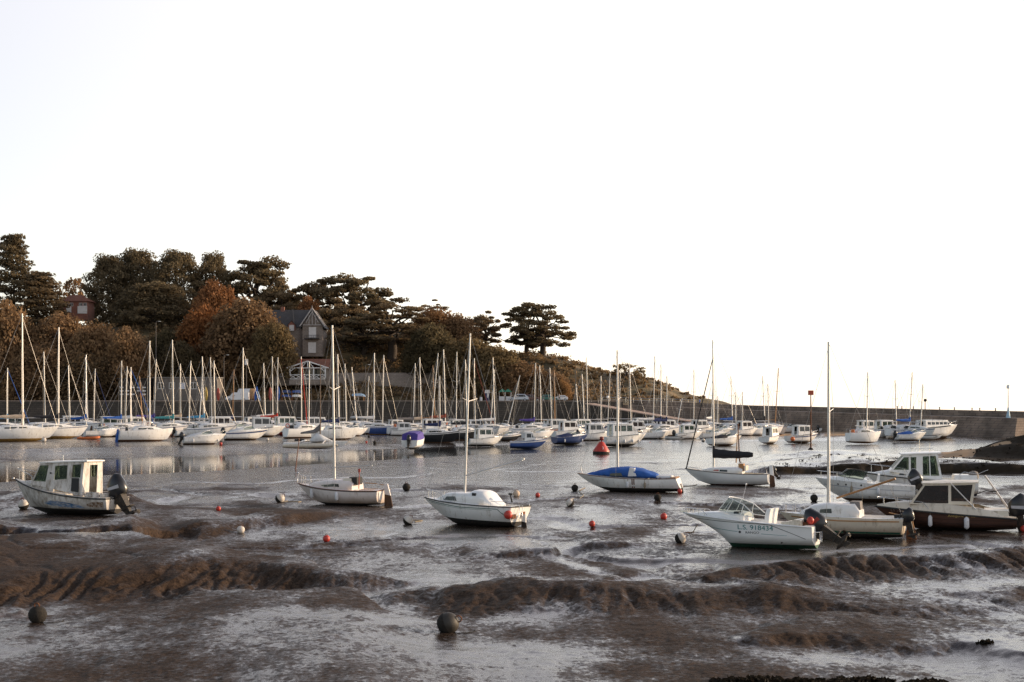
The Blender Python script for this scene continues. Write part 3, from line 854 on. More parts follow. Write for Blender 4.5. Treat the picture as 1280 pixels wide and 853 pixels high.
def wheelhouse(parent, name, side, holes, wb, wt, zb, zt, mat, gl, front=None, roof=None, roofmat=None, th=.04, rear=True, fh=None, fz=.82):
    """cabin of flat walls with real window openings. side: outline (x, z) from front-bottom, front-top, rear-top, rear-bottom; half widths wb at zb, wt at zt"""
    yw = lambda z: wb + (wt - wb) * (z - zb) / (zt - zb)
    sl = (wt - wb) / (zt - zb)
    wall = MB(); panes = []
    for sg in (1, -1):
        O = Vector((0, sg * (wb - sl * zb), 0)); V = Vector((0, sg * sl, 1)); N = Vector((0, -sg, 0))
        wall.panel(side, holes, O, (1, 0, 0), V, N, th)
        for hl in holes:
            p = MB(); q = [O + Vector((1, 0, 0)) * a + V * b + N * (th * .5) for a, b in hl]
            p.add(q + [v + N * .008 for v in q], [tuple(range(len(q))), tuple(range(len(q), 2 * len(q)))[::-1]])
            panes.append(p)
    fb, ft, rt, rb = side
    # windscreen wall
    A = Vector((fb[0] - .005, 0, fb[1])); Bv = Vector((ft[0] - .005, 0, ft[1])); V = (Bv - A); ln = V.length; V = V / ln
    y0, y1 = yw(fb[1]) - th - .003, yw(ft[1]) - th - .003
    N = Vector((0, 1, 0)).cross(V); N = N if N.x < 0 else -N
    a0, a1 = ln * (1 - fz), ln * .93
    yy = lambda v: y0 + (y1 - y0) * v / ln
    fh_ = [[(-yy(a0) * .92, a0), (-.04, a0), (-.04, a1), (-yy(a1) * .92, a1)], [(.04, a0), (yy(a0) * .92, a0), (yy(a1) * .92, a1), (.04, a1)]]
    wall.panel([(-y0, 0), (y0, 0), (y1, ln), (-y1, ln)], fh_, A, (0, 1, 0), V, N, th)
    for hl in fh_:
        p = MB(); q = [A + Vector((0, 1, 0)) * a + V * b + N * (th * .5) for a, b in hl]
        p.add(q + [v + N * .008 for v in q], [(0, 1, 2, 3), (7, 6, 5, 4)]); panes.append(p)
    if rear:
        y0, y1 = yw(rb[1]) - th - .003, yw(rt[1]) - th - .003; H = rt[1] - rb[1]
        wall.panel([(-y0, 0), (y0, 0), (y1, H), (-y1, H)], [[(-y0 * .45, .12), (y0 * .3, .12), (y0 * .3, H * .9), (-y0 * .45, H * .9)]], Vector((rb[0] + .004, 0, rb[1])), (0, 1, 0), Vector((rt[0] - rb[0], 0, H)) / H, (1, 0, 0), th)
    o = wall.build(name, mat, parent)
    for p in panes:
        p.build('window', gl, o)
    if roof:
        f, r_, s_, t_ = roof
        x1, x0 = ft[0] + f, rt[0] - r_; y = wt + s_; zf = ft[1] + .004; zr = rt[1] + .004
        rb_ = MB(); n = 9; rings = []
        for i in range(n):
            a = i / (n - 1); x = x1 + (x0 - x1) * a; z = zf + (zr - zf) * a; c = .05 * math.sin(math.pi * min(1, max(0, .1 + .8 * a))); e = 1 - .12 * (abs(2 * a - 1) ** 6)
            rings.append([(x, -y * e, z), (x, y * e, z), (x, y * e, z + t_), (x, y * .5, z + t_ + c), (x, -y * .5, z + t_ + c), (x, -y * e, z + t_)])
        rb_.loft(rings, True, True, 0, False)
        rb_.build('roof', roofmat or mat, o)
    return o

# ------------------------------------------------------------------ boats aground on the near mud
NEAR = 'boats aground on the near mud'
near_spots = dict(A=(82, 642.5, .6), B=(426, 631, .28), C=(589, 656, .28), D=(784, 614.5, .27), E=(908.5, 606.5, .27), F=(936, 684, .3), G=(1052, 671, .28), H=(1081, 627, .28), J=(1150, 621, .28), K=(1181, 662, .28))
for k_, (a_, b_, c_) in near_spots.items():
    p_ = at(a_, b_, c_); PADS.append((p_.x, p_.y, 6.5 if k_ == 'A' else 4.6, c_))


def near(key, name, label, cat, th, heel=0.0, pitch=0.0, sink=.05):
    a, b, c = near_spots[key]
    p = at(a, b, c)
    return thing(name, label, cat, (p.x, p.y, p.z - sink), R(th), NEAR, R(heel), R(pitch))


def boat_a():
    t = near('A', 'cabin_boat', 'grimy white cabin boat with green-tinted wheelhouse windows and blue hull scrapes, on left mud', 'motor boat', 161, 1.5, 0)
    h = Hull(5.9, 2.25, 1.72, .92, .05, .15, .0, 2.0, .86, .35, .3, .36, 2.1)
    h.mesh('hull', [GRIMY, BLACKAF, RUB, GRIMY], t, 18, cock=(.04, .4, .38))
    h.sheer_tube('rub_rail', RUB, t, .035, -.05)
    h.patch('paint_scrape', paint('scraped_blue_paint', (.03, .11, .24), .6, var=.5, scale=5, dirt=(.4, .37, .34), amount=.55, stretch=(.5, 1, 2)), t, [(.55, .6, .62), (.1, .5, .74), (-.7, .44, .68), (-1.5, .4, .56), (-1.8, .42, .44)])
    h.patch('rust_stain', paint('brown_stain', (.13, .07, .03), .8, var=.4, scale=6, dirt=(.5, .45, .4), amount=.5), t, [(-1.9, .5, .6), (-2.3, .46, .74), (-2.8, .46, .72)])
    cb = cabin(h, 'foredeck_cabin', GRIMY, t, [(.52, .85, .42), (.66, .78, .36), (.78, .58, .22), (.9, .2, .04)])
    side = [(1.45, 1.5), (.95, 2.5), (-1.55, 2.62), (-1.5, 1.0)]
    holes = [[(1.3, 1.66), (.95, 2.4), (.46, 2.42), (.58, 1.62)], [(.1, 1.72), (.1, 2.4), (-.62, 2.44), (-.62, 1.78)], [(-.9, 1.85), (-.9, 2.46), (-1.4, 2.5), (-1.38, 1.85)]]
    wh = wheelhouse(t, 'wheelhouse', side, holes, .86, .74, 1.0, 2.6, GRIMY, WINGR, roof=(.12, .14, .07, .06), roofmat=WHITE)
    MB().add([(-1.36, .885, 1.15), (-.92, .885, 1.2), (-.92, .83, 1.83), (-1.34, .83, 1.83)], [(0, 1, 2, 3)]).build('doorway_shade', DARKIN, wh)  # flat dark sheet painted for the shade in the open doorway
    mb = MB()
    for sg in (1, -1):
        mb.path([h.top(.12 + .4 * i / 6, sg, .09, .08) for i in range(7)], .014, 5)
        mb.path([h.top(.05 + .3 * i / 6, sg, .12, .2 + .05 * math.sin(i)) for i in range(7)], .012, 5)
    mb.build('grab_rail', STEEL, t)
    bow_rail(h, t, .7, .55, n=6)
    mb = MB().box((-2.25, 0, .86), (.8, 1.6, .1)).box((-2.6, .0, 1.0), (.1, 1.7, .22)).box((-1.9, .55, .95), (.5, .45, .4), top=(.9, .9))
    mb.build('stern_bench', GRIMY, t)
    outboard(t, (-3.0, .1, .92), R(30), 1.38, ENGGREY)
    MB().ball((h.P(1, 1).x + .1, .05, 1.72), .06, 8).build('bow_fitting', STEEL, t); MB().tube((.2, 0, 2.66), (.2, 0, 2.9), .02, .015, 5).build('roof_stub', STEEL, t)
    MB().ball((.25, .87, 2.05), .05, 8).build('navigation_light', DARKIN, t)


def boat_b():
    t = near('B', 'sailboat', 'small pinkish white sailboat with bare mast, big brown rudder and white fenders, on mud', 'sailboat', 157, -1, .4)
    h = Hull(5.5, 2.0, 1.22, .93, .05, .17, .03, 2.2, .78, .3, None, .2, 2.0)
    h.mesh('hull', [PINKW, BLACKAF, RUB, PINKW], t, 18, stripe=(.95, .9), cock=(.06, .34, .35))
    h.sheer_tube('rub_rail', RUST, t, .022, -.01)
    st = [(.3, .68, .34), (.34, .7, .5), (.52, .68, .46), (.64, .6, .38), (.78, .4, .2), (.86, .18, .03)]
    c = cabin(h, 'cabin', PINKW, t, st)
    both(lambda sg: side_window(h, st, 'window', WINDK, c, [(.05, .45), (.72, .3), (.98, .62), (.02, .92)], sg))
    both(lambda sg: side_window(h, st, 'window', WINDK, c, [(-.3, .45), (0, .45), (0, .92), (-.25, .92)], sg))
    MB().box((-1.05, .12, 1.42), (.5, .62, .42)).build('companionway_hatch', DARKIN, c)
    MB().box((-.72, 0, 1.48), (.55, 1.1, .2), top=(.8, .9)).build('sliding_hatch', CREAM, c)
    rig(h, t, .38, 1.5, 10.15, .075, ALU, boom=None, spread=True, wr=.008)
    b = MB().tube((.3, 0, 2.15), (-2.1, .1, 2.28), .035, .03, 6); b.build('boom', ALU, t)
    MB().tube((-2.0, .1, 2.28), (-2.35, .0, 1.0), .008, .008, 4).build('mainsheet', ROPE, t)
    MB().tube((-1.45, .5, 1.0), (-1.5, .5, 2.0), .03, .02).box((-1.5, .5, 2.02), (.12, .05, .2)).build('red_boom_crutch', REDH, t)
    bow_rail(h, t, .78, .5, n=6)
    transom_rudder(h, t, BROWNAF, 1, PINKW, .5, 1.25)
    MB().path([(-2.8, 0, 1.2), (-2.2, .1, 1.28), (-1.7, .25, 1.32)], .025, 6).build('tiller', WOODM, t)
    mb = MB(); a = [h.P(0, v, 1).lerp(h.P(0, v, -1), .12) for v in (.35, .9)]; b2 = [h.P(0, v, 1).lerp(h.P(0, v, -1), .42) for v in (.35, .9)]
    mb.add([p + Vector((-.03, 0, 0)) for p in (a[0], b2[0], b2[1], a[1])], [(0, 1, 2, 3)]).build('transom_panel', WHITE, t)
    fender(h, t, 1.55, .98, .55, .1); fender(h, t, -.35, .86, .5, .1)
    for sg in (1, -1):
        MB().path([h.top(.1, sg, .08, .03), h.top(.08, sg, .08, .35), h.top(0.01, sg * .4, .1, .35)], .013, 5).build('stern_rail', STEEL, t)
    MB().path([(2.75, .1, 1.25), (2.7, .1, 1.75), (2.95, .05, 1.8), (3.05, .0, 1.3)], .018, 5).ball((2.7, .1, 1.8), .07, 8).build('anchor_roller', STEEL, t)


def boat_c():
    t = near('C', 'sailboat', 'small white sailboat with green stripe, red ball fender and boom swung up, in centre mud', 'sailboat', 150, 1.5, -1.4)
    h = Hull(5.35, 2.2, 1.2, 1.08, .04, .19, .04, 2.1, .84, .42, None, .36, 1.9)
    h.mesh('hull', [WHITE, BLACKAF, DKGREEN, WHITE], t, 18, cock=(.03, .34, .4))
    h.patch('green_stripe', DKGREEN, t, [(2.3, 1.05, 1.075), (0, .9, .93), (-1.95, .92, .95), (-2.28, .66, .7)])
    h.patch('green_stripe', DKGREEN, t, [(2.2, .98, .995), (0, .85, .86), (-1.7, .86, .875)])
    h.sheer_tube('rub_rail', RUB, t, .028, -.02)
    st = [(.3, .74, .3), (.36, .76, .44), (.62, .7, .42), (.72, .55, .34), (.84, .25, .05)]
    c = cabin(h, 'cabin', WHITE, t, st)
    both(lambda sg: side_window(h, st, 'window', WINSM if False else WINDK, c, [(.42, .3), (1.32, .25), (1.05, .88), (.52, .92)], sg))
    hump = MB(); rings = []
    for x, wd, z in [(.22, .5, 1.3), (.1, .68, 1.45), (-.25, .73, 1.7), (-.4, .74, 1.73), (-.85, .74, 1.72), (-1.0, .73, 1.66), (-1.3, .7, 1.3), (-1.5, .6, 1.14), (-1.62, .4, 1.08)]:
        rings.append([(x, wd * math.cos(math.pi * k / 10), 1.02 + (z - 1.02) * math.sin(math.pi * k / 10) ** .38) for k in range(11)])
    hump.loft(rings, True, True); hp = hump.build('dodger', WHITE2, c)
    MB().box((-.52, .69, 1.52), (.2, .06, .13)).build('porthole', WINDK, hp)
    rig(h, t, .42, 1.4, 9.05, .06, ALU, wr=.008, topr=.6)
    MB().tube((.36, 0, 2.35), (-2.5, -.25, 3.2), .035, .045, 6).box((-2.52, -.25, 3.25), (.16, .05, .1)).build('boom', ALU, t)
    MB().tube((-2.45, -.25, 3.2), (-2.5, -.2, 1.3), .006, .006, 4).build('topping_lift', WIRE, t)
    bow_rail(h, t, .7, .38, n=6)
    transom_rudder(h, t, BLACKAF, 1, WHITE, .3, .7)
    mb = MB()
    X = h.P(0, .6).x - .035
    mb.box((X - .0, .55, .62), (.02, .34, .2)).build('brown_transom_panel', RUST, t)
    MB().box((X, -.3, .66), (.02, .3, .3)).build('brown_transom_panel', RUST, t)
    MB().path([(X - .03, .1, 1.15), (X - .16, .1, 1.1), (X - .18, .1, .4)], .014, 5).path([(X - .03, .38, 1.15), (X - .16, .38, 1.1), (X - .18, .38, .4)], .014, 5).tube((X - .18, .1, .55), (X - .18, .38, .55), .014, .014, 5).tube((X - .18, .1, .8), (X - .18, .38, .8), .014, .014, 5).build('boarding_ladder', STEEL, t)
    p = h.at(-2.6, .72, 1, .19)
    MB().ball(p, .2, 14).build('ball_fender', BUOYR, t)
    for sg in (1, -1):
        MB().path([h.top(.2, sg, .06, 0), h.top(.2, sg, .06, .2), h.top(.02, sg, .08, .22), h.top(.01, sg, .08, 0)], .013, 5).build('stern_rail', STEEL, t)
    MB().tube((-2.0, -.3, 1.2), (-1.9, -.3, 1.55), .05, .03).box((-1.9, -.3, 1.58), (.2, .06, .1)).build('winch', DARKIN, t)


def boat_d():
    t = near('D', 'sailboat', 'weathered white sailboat with its cabin wrapped in bright blue tarpaulin', 'sailboat', 164, -1)
    h = Hull(6.6, 2.2, 1.18, .98, .08, .16, -.05, 2.1, .72, .45, None, .34, 1.9)
    h.mesh('hull', [WHITE, BLACKAF, RUB, GRIMY], t, 18, cock=(.08, .3, .35))
    h.sheer_tube('rub_rail', RUST, t, .02, 0)
    st = [(.2, .6, .2), (.28, .75, .38), (.42, .8, .6), (.56, .74, .56), (.66, .6, .46), (.78, .42, .22), (.9, .15, .04)]
    tp = cabin(h, 'tarpaulin', CANVB, t, st, .1)
    tp.modifiers.new('crumple', 'SUBSURF').levels = 2
    tp.modifiers['crumple'].render_levels = 2
    tx = bpy.data.textures.new('crumple', 'CLOUDS'); tx.noise_scale = .45
    d = tp.modifiers.new('folds', 'DISPLACE'); d.texture = tx; d.strength = .13; d.mid_level = .45
    both(lambda sg: side_window(h, st, 'window', WINDK, tp, [(.15, .35), (1.05, .35), (.95, .75), (.25, .8)], sg, .045))
    MB().add([(-.75, .78, 1.1), (-.2, .78, 1.08), (-.3, .72, 1.62), (-.62, .7, 1.6), (-.75, -.7, 1.1), (-.2, -.7, 1.1), (-.3, -.6, 1.62), (-.62, -.6, 1.6)], [(0, 1, 2, 3), (7, 6, 5, 4), (3, 2, 6, 7), (1, 5, 6, 2), (0, 3, 7, 4)]).build('white_dodger', CANVW, t)
    rig(h, t, .62, 1.55, 9.2, .075, ALU, wr=.007, spread=True)
    MB().box((-2.5, .1, 1.08), (1.1, .9, .1), top=(.8, .7)).build('white_cover', CANVW, t)
    fender(h, t, -.25, .78, .42, .09); fender(h, t, -1.35, .75, .4, .07, ROPE)
    MB().tube((3.0, 0, 1.2), (3.1, 0, 1.62), .03, .03).build('bow_post', WHITE, t)
    transom_rudder(h, t, BLACKAF, 1, GRIMY, .35, .6)
    for x in (-.5, -.62):
        h.patch('rust_streak', RUST, t, [(x, .35, .95), (x - .07, .35, .95)], 1, .012, 2)
    MB().box((-3.1, 0, 1.02), (.35, 1.2, .06)).build('stern_deck', WOODM, t)


def boat_e():
    t = near('E', 'sailboat', 'white sailboat with black sail cover on its boom and black furled forestay', 'sailboat', 161, 0, .5)
    h = Hull(5.9, 2.1, 1.2, .86, .03, .16, .0, 2.2, .72, .35, None, .15, 2.0)
    h.mesh('hull', [WHITE2, BROWNAF, RUB, CREAM], t, 18, cock=(.05, .34, .3))
    h.sheer_tube('rub_rail', RUB, t, .025, -.01)
    st = [(.3, .62, .28), (.34, .66, .36), (.55, .62, .32), (.7, .44, .2), (.8, .2, .03)]
    c = cabin(h, 'cabin', WHITE, t, st)
    both(lambda sg: side_window(h, st, 'window', WINDK, c, [(-.15, .35), (.4, .35), (.38, .9), (-.15, .9)], sg))
    side_window(h, st, 'red_name_stripe', REDH, c, [(.45, .45), (.85, .5), (.83, .85), (.45, .9)])
    MB().box((-1.05, .0, 1.3), (.35, .6, .5)).build('companionway_hatch', WOODM, c)
    MB().box((-1.35, -.1, 1.25), (.12, 1.1, .35)).build('cockpit_coaming', CREAM, t)
    rig(h, t, .9, 1.3, 10.2, .065, ALU, boom=2.75, cover=CANVK, forestay=.86, zb=.75, wr=.008, furl=(CANVK, .05), fatc=1.5)
    MB().tube((-.65, -.1, 1.6), (-.75, -.1, 3.6), .045, .035, 6).build('boathook_pole', WOODM, t)
    transom_rudder(h, t, BROWNAF, 1, WHITE2, .38, 1.45)
    outboard(t, (-3.15, -.5, .9), R(35), .65, None)
    bow_rail(h, t, .8, .12, n=6)
    for sg in (1, -1):
        MB().path([h.top(.16, sg, .06, 0), h.top(.16, sg, .06, .45), h.top(.01, sg, .1, .5), h.top(.01, sg, .1, 0)], .013, 5).build('stern_rail', STEEL, t)


def boat_f():
    t = near('F', 'speedboat', 'white open speedboat numbered L.S. 918434 with tilted black outboard', 'motor boat', 156, 2, .6)
    h = Hull(5.4, 2.15, 1.38, .95, -.05, .27, .0, 2.0, .88, .75, .34, .22, 2.2, .06)
    h.mesh('hull', [WHITE2, GREENAF, RUB, WHITE2], t, 20, cock=(.06, .52, .45))
    sh = lambda x: h.sh(x / h.L + .5)
    h.patch('dark_line', RUB, t, [(2.3, 1.16, 1.178), (.8, 1.07, 1.09), (-.2, 1.03, 1.05), (-1.1, .98, 1.0), (-1.9, .68, .7), (-2.45, .46, .48)])
    h.patch('green_line', TEAL, t, [(1.9, .86, .877), (.4, .71, .725), (.2, .7, .715)])
    h.patch('green_line', TEAL, t, [(-.75, .63, .645), (-1.75, .58, .592)])
    h.sheer_tube('rub_rail', WHITE2, t, .03, -.02, stern=False)
    h.lettering('registration_lettering', 'L.S. 918434', TEAL, t, .2, .8, .26, width=1.42, slope=-.02)
    h.lettering('model_name', '\u2699 RANGO', RUB, t, .05, .535, .12, width=.72) if False else h.lettering('name_lettering', 'RANGO', RUB, t, -.12, .64, .12, width=.55)
    MB().lathe([(.05, 0), (.05, .01)], 10, 0, Matrix.Translation(h.at(.1, .69, 1, .004)) @ Matrix.Rotation(R(-90), 4, 'X')).build('round_emblem', RUB, t)
    MB().ball(h.at(-1.5, .3, 1, .0), .035, 8).build('drain_hole', RUB, t)
    st = [(.5, .8, .26), (.56, .78, .28), (.7, .66, .2), (.84, .4, .1), (.94, .12, .02)]
    fd = cabin(h, 'foredeck', WHITE2, t, st)
    # raked wrap-around windscreen
    zb = lambda x: h.sh(min(1, x / h.L + .5)) + .2
    ws = [(1.2, 0.0, 1.5), (1.12, .42, 1.48), (.72, .74, 1.42), (.1, .86, 1.33), (-.45, .9, 1.26)]
    up = [(.78, 0, 2.02), (.72, .38, 2.0), (.45, .64, 1.93), (.0, .78, 1.75), (-.42, .88, 1.38)]
    wf = MB(); gl = MB()
    for sg in (1, -1):
        lo = [(x, y * sg, z) for x, y, z in ws]; hi = [(x, y * sg, z) for x, y, z in up]
        wf.path(lo, .016, 5).path(hi, .02, 5)
        for i in (1, 2, 3):
            wf.tube(lo[i], hi[i], .014, .014, 5)
        gl.add(lo + hi, [(i, i + 1, 6 + i, 5 + i) for i in range(4)])
    fr = wf.build('windscreen_frame', WHITE2, t); gl.build('windscreen_glass', WINCL, fr)
    for y in (.42, -.42):
        s = MB(); s.loft([[(x0, y - .26, z), (x1, y - .26, z), (x1, y + .26, z), (x0, y + .26, z)] for x0, x1, z in ((-.95, -.3, .7), (-.95, -.3, .95), (-.97, -.45, 1.07), (-.98, -.78, 1.15), (-1.02, -.84, 1.46), (-1.06, -.9, 1.6))], True, True, 0, False)
        so = s.build('seat', WHITE2, t); so.modifiers.new('round', 'BEVEL').width = .06; so.modifiers['round'].segments = 3
    MB().loft([[(x, -.85, z0), (x, .85, z0), (x, .85, z1), (x, -.85, z1)] for x, z0, z1 in ((-1.5, .5, 1.1), (-1.9, .5, 1.15), (-2.0, .5, 1.22), (-2.25, .5, 1.18))], True, True, 0, False).build('rear_bench', CREAM, t)
    MB().box((-2.35, .35, .95), (.2, .25, .3)).build('fuel_can', RUST, t)
    wmb = MB(); wmb.path([(.16 + .07 * math.sin(a) , .42 + .17 * math.cos(a), 1.42 + .17 * math.sin(a)) for a in [2 * math.pi * k / 14 for k in range(15)]], .014, 5, caps=False)
    for a in (.5, 2.6, 4.7):
        wmb.tube((.16, .42, 1.42), (.16 + .07 * math.sin(a), .42 + .17 * math.cos(a), 1.42 + .17 * math.sin(a)), .01, .01, 4)
    wmb.build('steering_wheel', RUB, t)
    MB().box((.32, .42, 1.32), (.3, .6, .3), top=(.6, 1)).build('dashboard', DARKIN, t)
    bow_rail(h, t, .78, .2, n=8)
    MB().tube((.45, -.7, 1.8), (.3, -.75, 2.5), .008, .006, 4).ball((.3, -.75, 2.52), .04, 6).build('radio_aerial', WHITE2, t)
    e = outboard(t, (-2.8, 0, .72), R(56), 1.2, ENGRED)
    MB().path([(-2.72, .3, .72), (-2.95, .3, .74), (-2.95, .3, .35)], .018, 5).path([(-2.72, .62, .72), (-2.95, .62, .74), (-2.95, .62, .35)], .018, 5).tube((-2.95, .3, .5), (-2.95, .62, .5), .018, .018, 5).build('boarding_ladder', STEEL, t)
    MB().ball((-2.55, .5, 1.18), .15, 10).build('red_fender', BUOYR, t)
    p = h.P(1, .97)
    MB().box((p.x - .05, 0, p.z + .05), (.35, .12, .05)).build('anchor_roller', STEEL, t)


def boat_g():
    t = near('G', 'sailboat', 'cream-white sailboat with green boot stripe and a wooden boom, beside the speedboat', 'sailboat', 158, 0)
    h = Hull(5.3, 2.0, 1.05, .95, .03, .15, .02, 2.2, .85, .35, None, .26, 2.0)
    h.mesh('hull', [CREAM, BLACKAF, GREENAF, WHITE], t, 18, cock=(.05, .36, .35))
    h.patch('green_boot_stripe', GREENAF, t, [(1.9, .27, .36), (0, .27, .36), (-2.5, .27, .36)])
    h.patch('wooden_rubbing_strake', WOODM, t, [(2.1, .86, .91), (0, .78, .83), (-2.5, .8, .85)], 1, .02)
    st = [(.34, .72, .25), (.38, .74, .55), (.6, .7, .5), (.72, .52, .38), (.84, .25, .04)]
    c = cabin(h, 'cabin', WHITE, t, st)
    both(lambda sg: side_window(h, st, 'window', WINSM if False else WINDK, c, [(.3, .4), (.85, .4), (.8, .85), (.32, .9)], sg))
    MB().box((-.62, .1, 1.42), (.5, .8, .34), top=(.8, .9)).build('hatch', CANVG, c)
    rig(h, t, .55, 1.2, 8.4, .07, ALU, wr=.007)
    MB().tube((.2, .1, 1.7), (-2.3, .5, 2.6), .045, .05, 7).build('boom', WOODM, t)
    MB().tube((-.9, .3, 2.1), (-.95, .4, 1.1), .006, .006, 4).build('mainsheet', ROPE, t)
    bow_rail(h, t, .78, .35, n=6)
    transom_rudder(h, t, RUST, 1, WOODM, .42, 1.05)
    outboard(t, (-2.75, .55, .8), R(15), .75, None)
    MB().path([h.top(.03, 1, .1, .02), h.top(.02, 1, .3, .3), (-2.7, 0, 1.2)], .02, 5).box((-2.4, .4, 1.02), (.3, .3, .15)).build('stern_gear', DARKIN, t)
    MB().path([(-2.0, .2, 1.15), (-2.7, .1, 1.0)], .025, 6).build('tiller', WOODM, t)


def boat_h():
    t = near('H', 'speedboat', 'white motor launch with portholes and low windscreen, behind the cream sailboat', 'motor boat', 166, 0)
    h = Hull(5.6, 2.2, 1.42, 1.02, -.04, .18, .0, 2.0, .88, .5, .34, .25, 2.2)
    h.mesh('hull', [WHITE, BROWNAF, RUB, WHITE2], t, 18, cock=(.06, .5, .45))
    h.patch('grey_stripe', paint('grey_stripe', (.35, .37, .42), .5), t, [(2.3, 1.02, 1.06), (0, .82, .85), (-2.6, .72, .75)])
    for x in (1.5, 1.05, .2):
        MB().lathe([(.055, 0), (.055, .012)], 10, 0, Matrix.Translation(h.at(x, 1.08 - .03 * (1.5 - x), 1, .004)) @ Matrix.Rotation(R(-90), 4, 'X')).build('porthole', WINDK, t)
    st = [(.48, .85, .16), (.6, .8, .24), (.75, .6, .2), (.88, .3, .06)]
    cabin(h, 'foredeck', WHITE2, t, st)
    wf = MB(); gl = MB()
    ws = [(1.55, 0, 1.55), (1.4, .45, 1.53), (.9, .75, 1.47), (.1, .88, 1.36)]; up = [(1.05, 0, 1.92), (.95, .4, 1.92), (.55, .66, 1.9), (-.15, .82, 1.75)]
    for sg in (1, -1):
        lo = [(x, y * sg, z) for x, y, z in ws]; hi = [(x, y * sg, z) for x, y, z in up]
        wf.path(lo, .015, 5).path(hi, .02, 5); [wf.tube(lo[i], hi[i], .013, .013, 5) for i in (1, 2, 3)]
        gl.add(lo + hi, [(i, i + 1, 5 + i, 4 + i) for i in range(3)])
    fr = wf.build('windscreen_frame', RUB, t); gl.build('windscreen_glass', WINGR, fr)
    for y in (.4, -.4):
        so = MB().loft([[(x0, y - .25, z), (x1, y - .25, z), (x1, y + .25, z), (x0, y + .25, z)] for x0, x1, z in ((-.75, -.2, .6), (-.75, -.2, 1.1), (-.8, -.65, 1.2), (-.86, -.74, 1.65))], True, True, 0, False).build('seat', WHITE2, t)
    outboard(t, (-2.85, .1, 1.05), R(38), 1.15, ENGGREY)
    fender(h, t, -.75, .95, .45, .09); fender(h, t, .75, 1.0, .45, .07, ROPE)
    bow_rail(h, t, .66, .4, n=8)


def boat_j():
    t = near('J', 'cabin_boat', 'white wheelhouse motor boat with aerials on its roof, behind the burgundy boat', 'motor boat', 168, 0)
    h = Hull(6.6, 2.5, 1.55, 1.1, .0, .16, .0, 2.0, .9, .5, .32, .3, 2.2)
    h.mesh('hull', [WHITE, BLUEAF, RUB, WHITE2], t, 18, cock=(.04, .36, .4))
    h.sheer_tube('rub_rail', RUB, t, .03, -.08)
    st = [(.5, 1.0, .3), (.62, .95, .34), (.78, .7, .24), (.9, .3, .05)]
    c = cabin(h, 'foredeck_cabin', WHITE, t, st)
    side_window(h, st, 'window', WINDK, c, [(.9, .35), (1.3, .35), (1.25, .8), (.9, .85)])
    side = [(1.85, 1.62), (1.0, 2.62), (-.95, 2.72), (-1.25, 1.1)]
    holes = [[(1.62, 1.72), (1.0, 2.48), (.72, 2.49), (.72, 1.72)], [(.6, 1.72), (.6, 2.49), (.28, 2.5), (.28, 1.72)], [(-.1, 1.38), (-.1, 2.54), (-.46, 2.56), (-.5, 1.38)], [(-.56, 1.38), (-.52, 2.56), (-.86, 2.58), (-1.06, 1.38)]]
    wh = wheelhouse(t, 'wheelhouse', side, holes, .98, .86, 1.1, 2.7, WHITE, WINGR, roof=(.18, .22, .1, .07), roofmat=WHITE2)
    mb = MB()
    for x, z in ((.5, 3.0), (0.05, 3.55), (-.55, 3.3)):
        mb.tube((x, .1, 2.8), (x, .1, z), .025, .018, 5); mb.box((x, .1, z), (.16, .05, .05))
    mb.path([(.3, .5, 2.82), (.3, .5, 2.98), (-.7, .5, 3.0), (-.7, .5, 2.84)], .018, 5)
    mb.build('roof_aerial', STEEL, wh)
    bow_rail(h, t, .6, .5, n=8)
    MB().box((-2.6, 0, 1.25), (1.4, 1.9, .35), top=(.9, .9)).build('engine_box', WHITE, t)
    MB().path([(-2.0, .8, 1.3), (-2.5, .85, 1.62), (-3.3, .8, 1.5), (-3.9, .6, 1.75)], .02, 5).build('stern_rail', STEEL, t)
    MB().loft([[(-3.1 + .3 * math.cos(a) * k, .3 + .5 * math.sin(a) * k, z) for a in [2 * math.pi * i / 10 for i in range(10)]] for k, z in ((1, 1.2), (1.05, 1.4), (.8, 1.6), (.3, 1.66))], True, True).build('rope_heap', CANVG, t)
    fender(h, t, -2.2, .95, .5, .1)


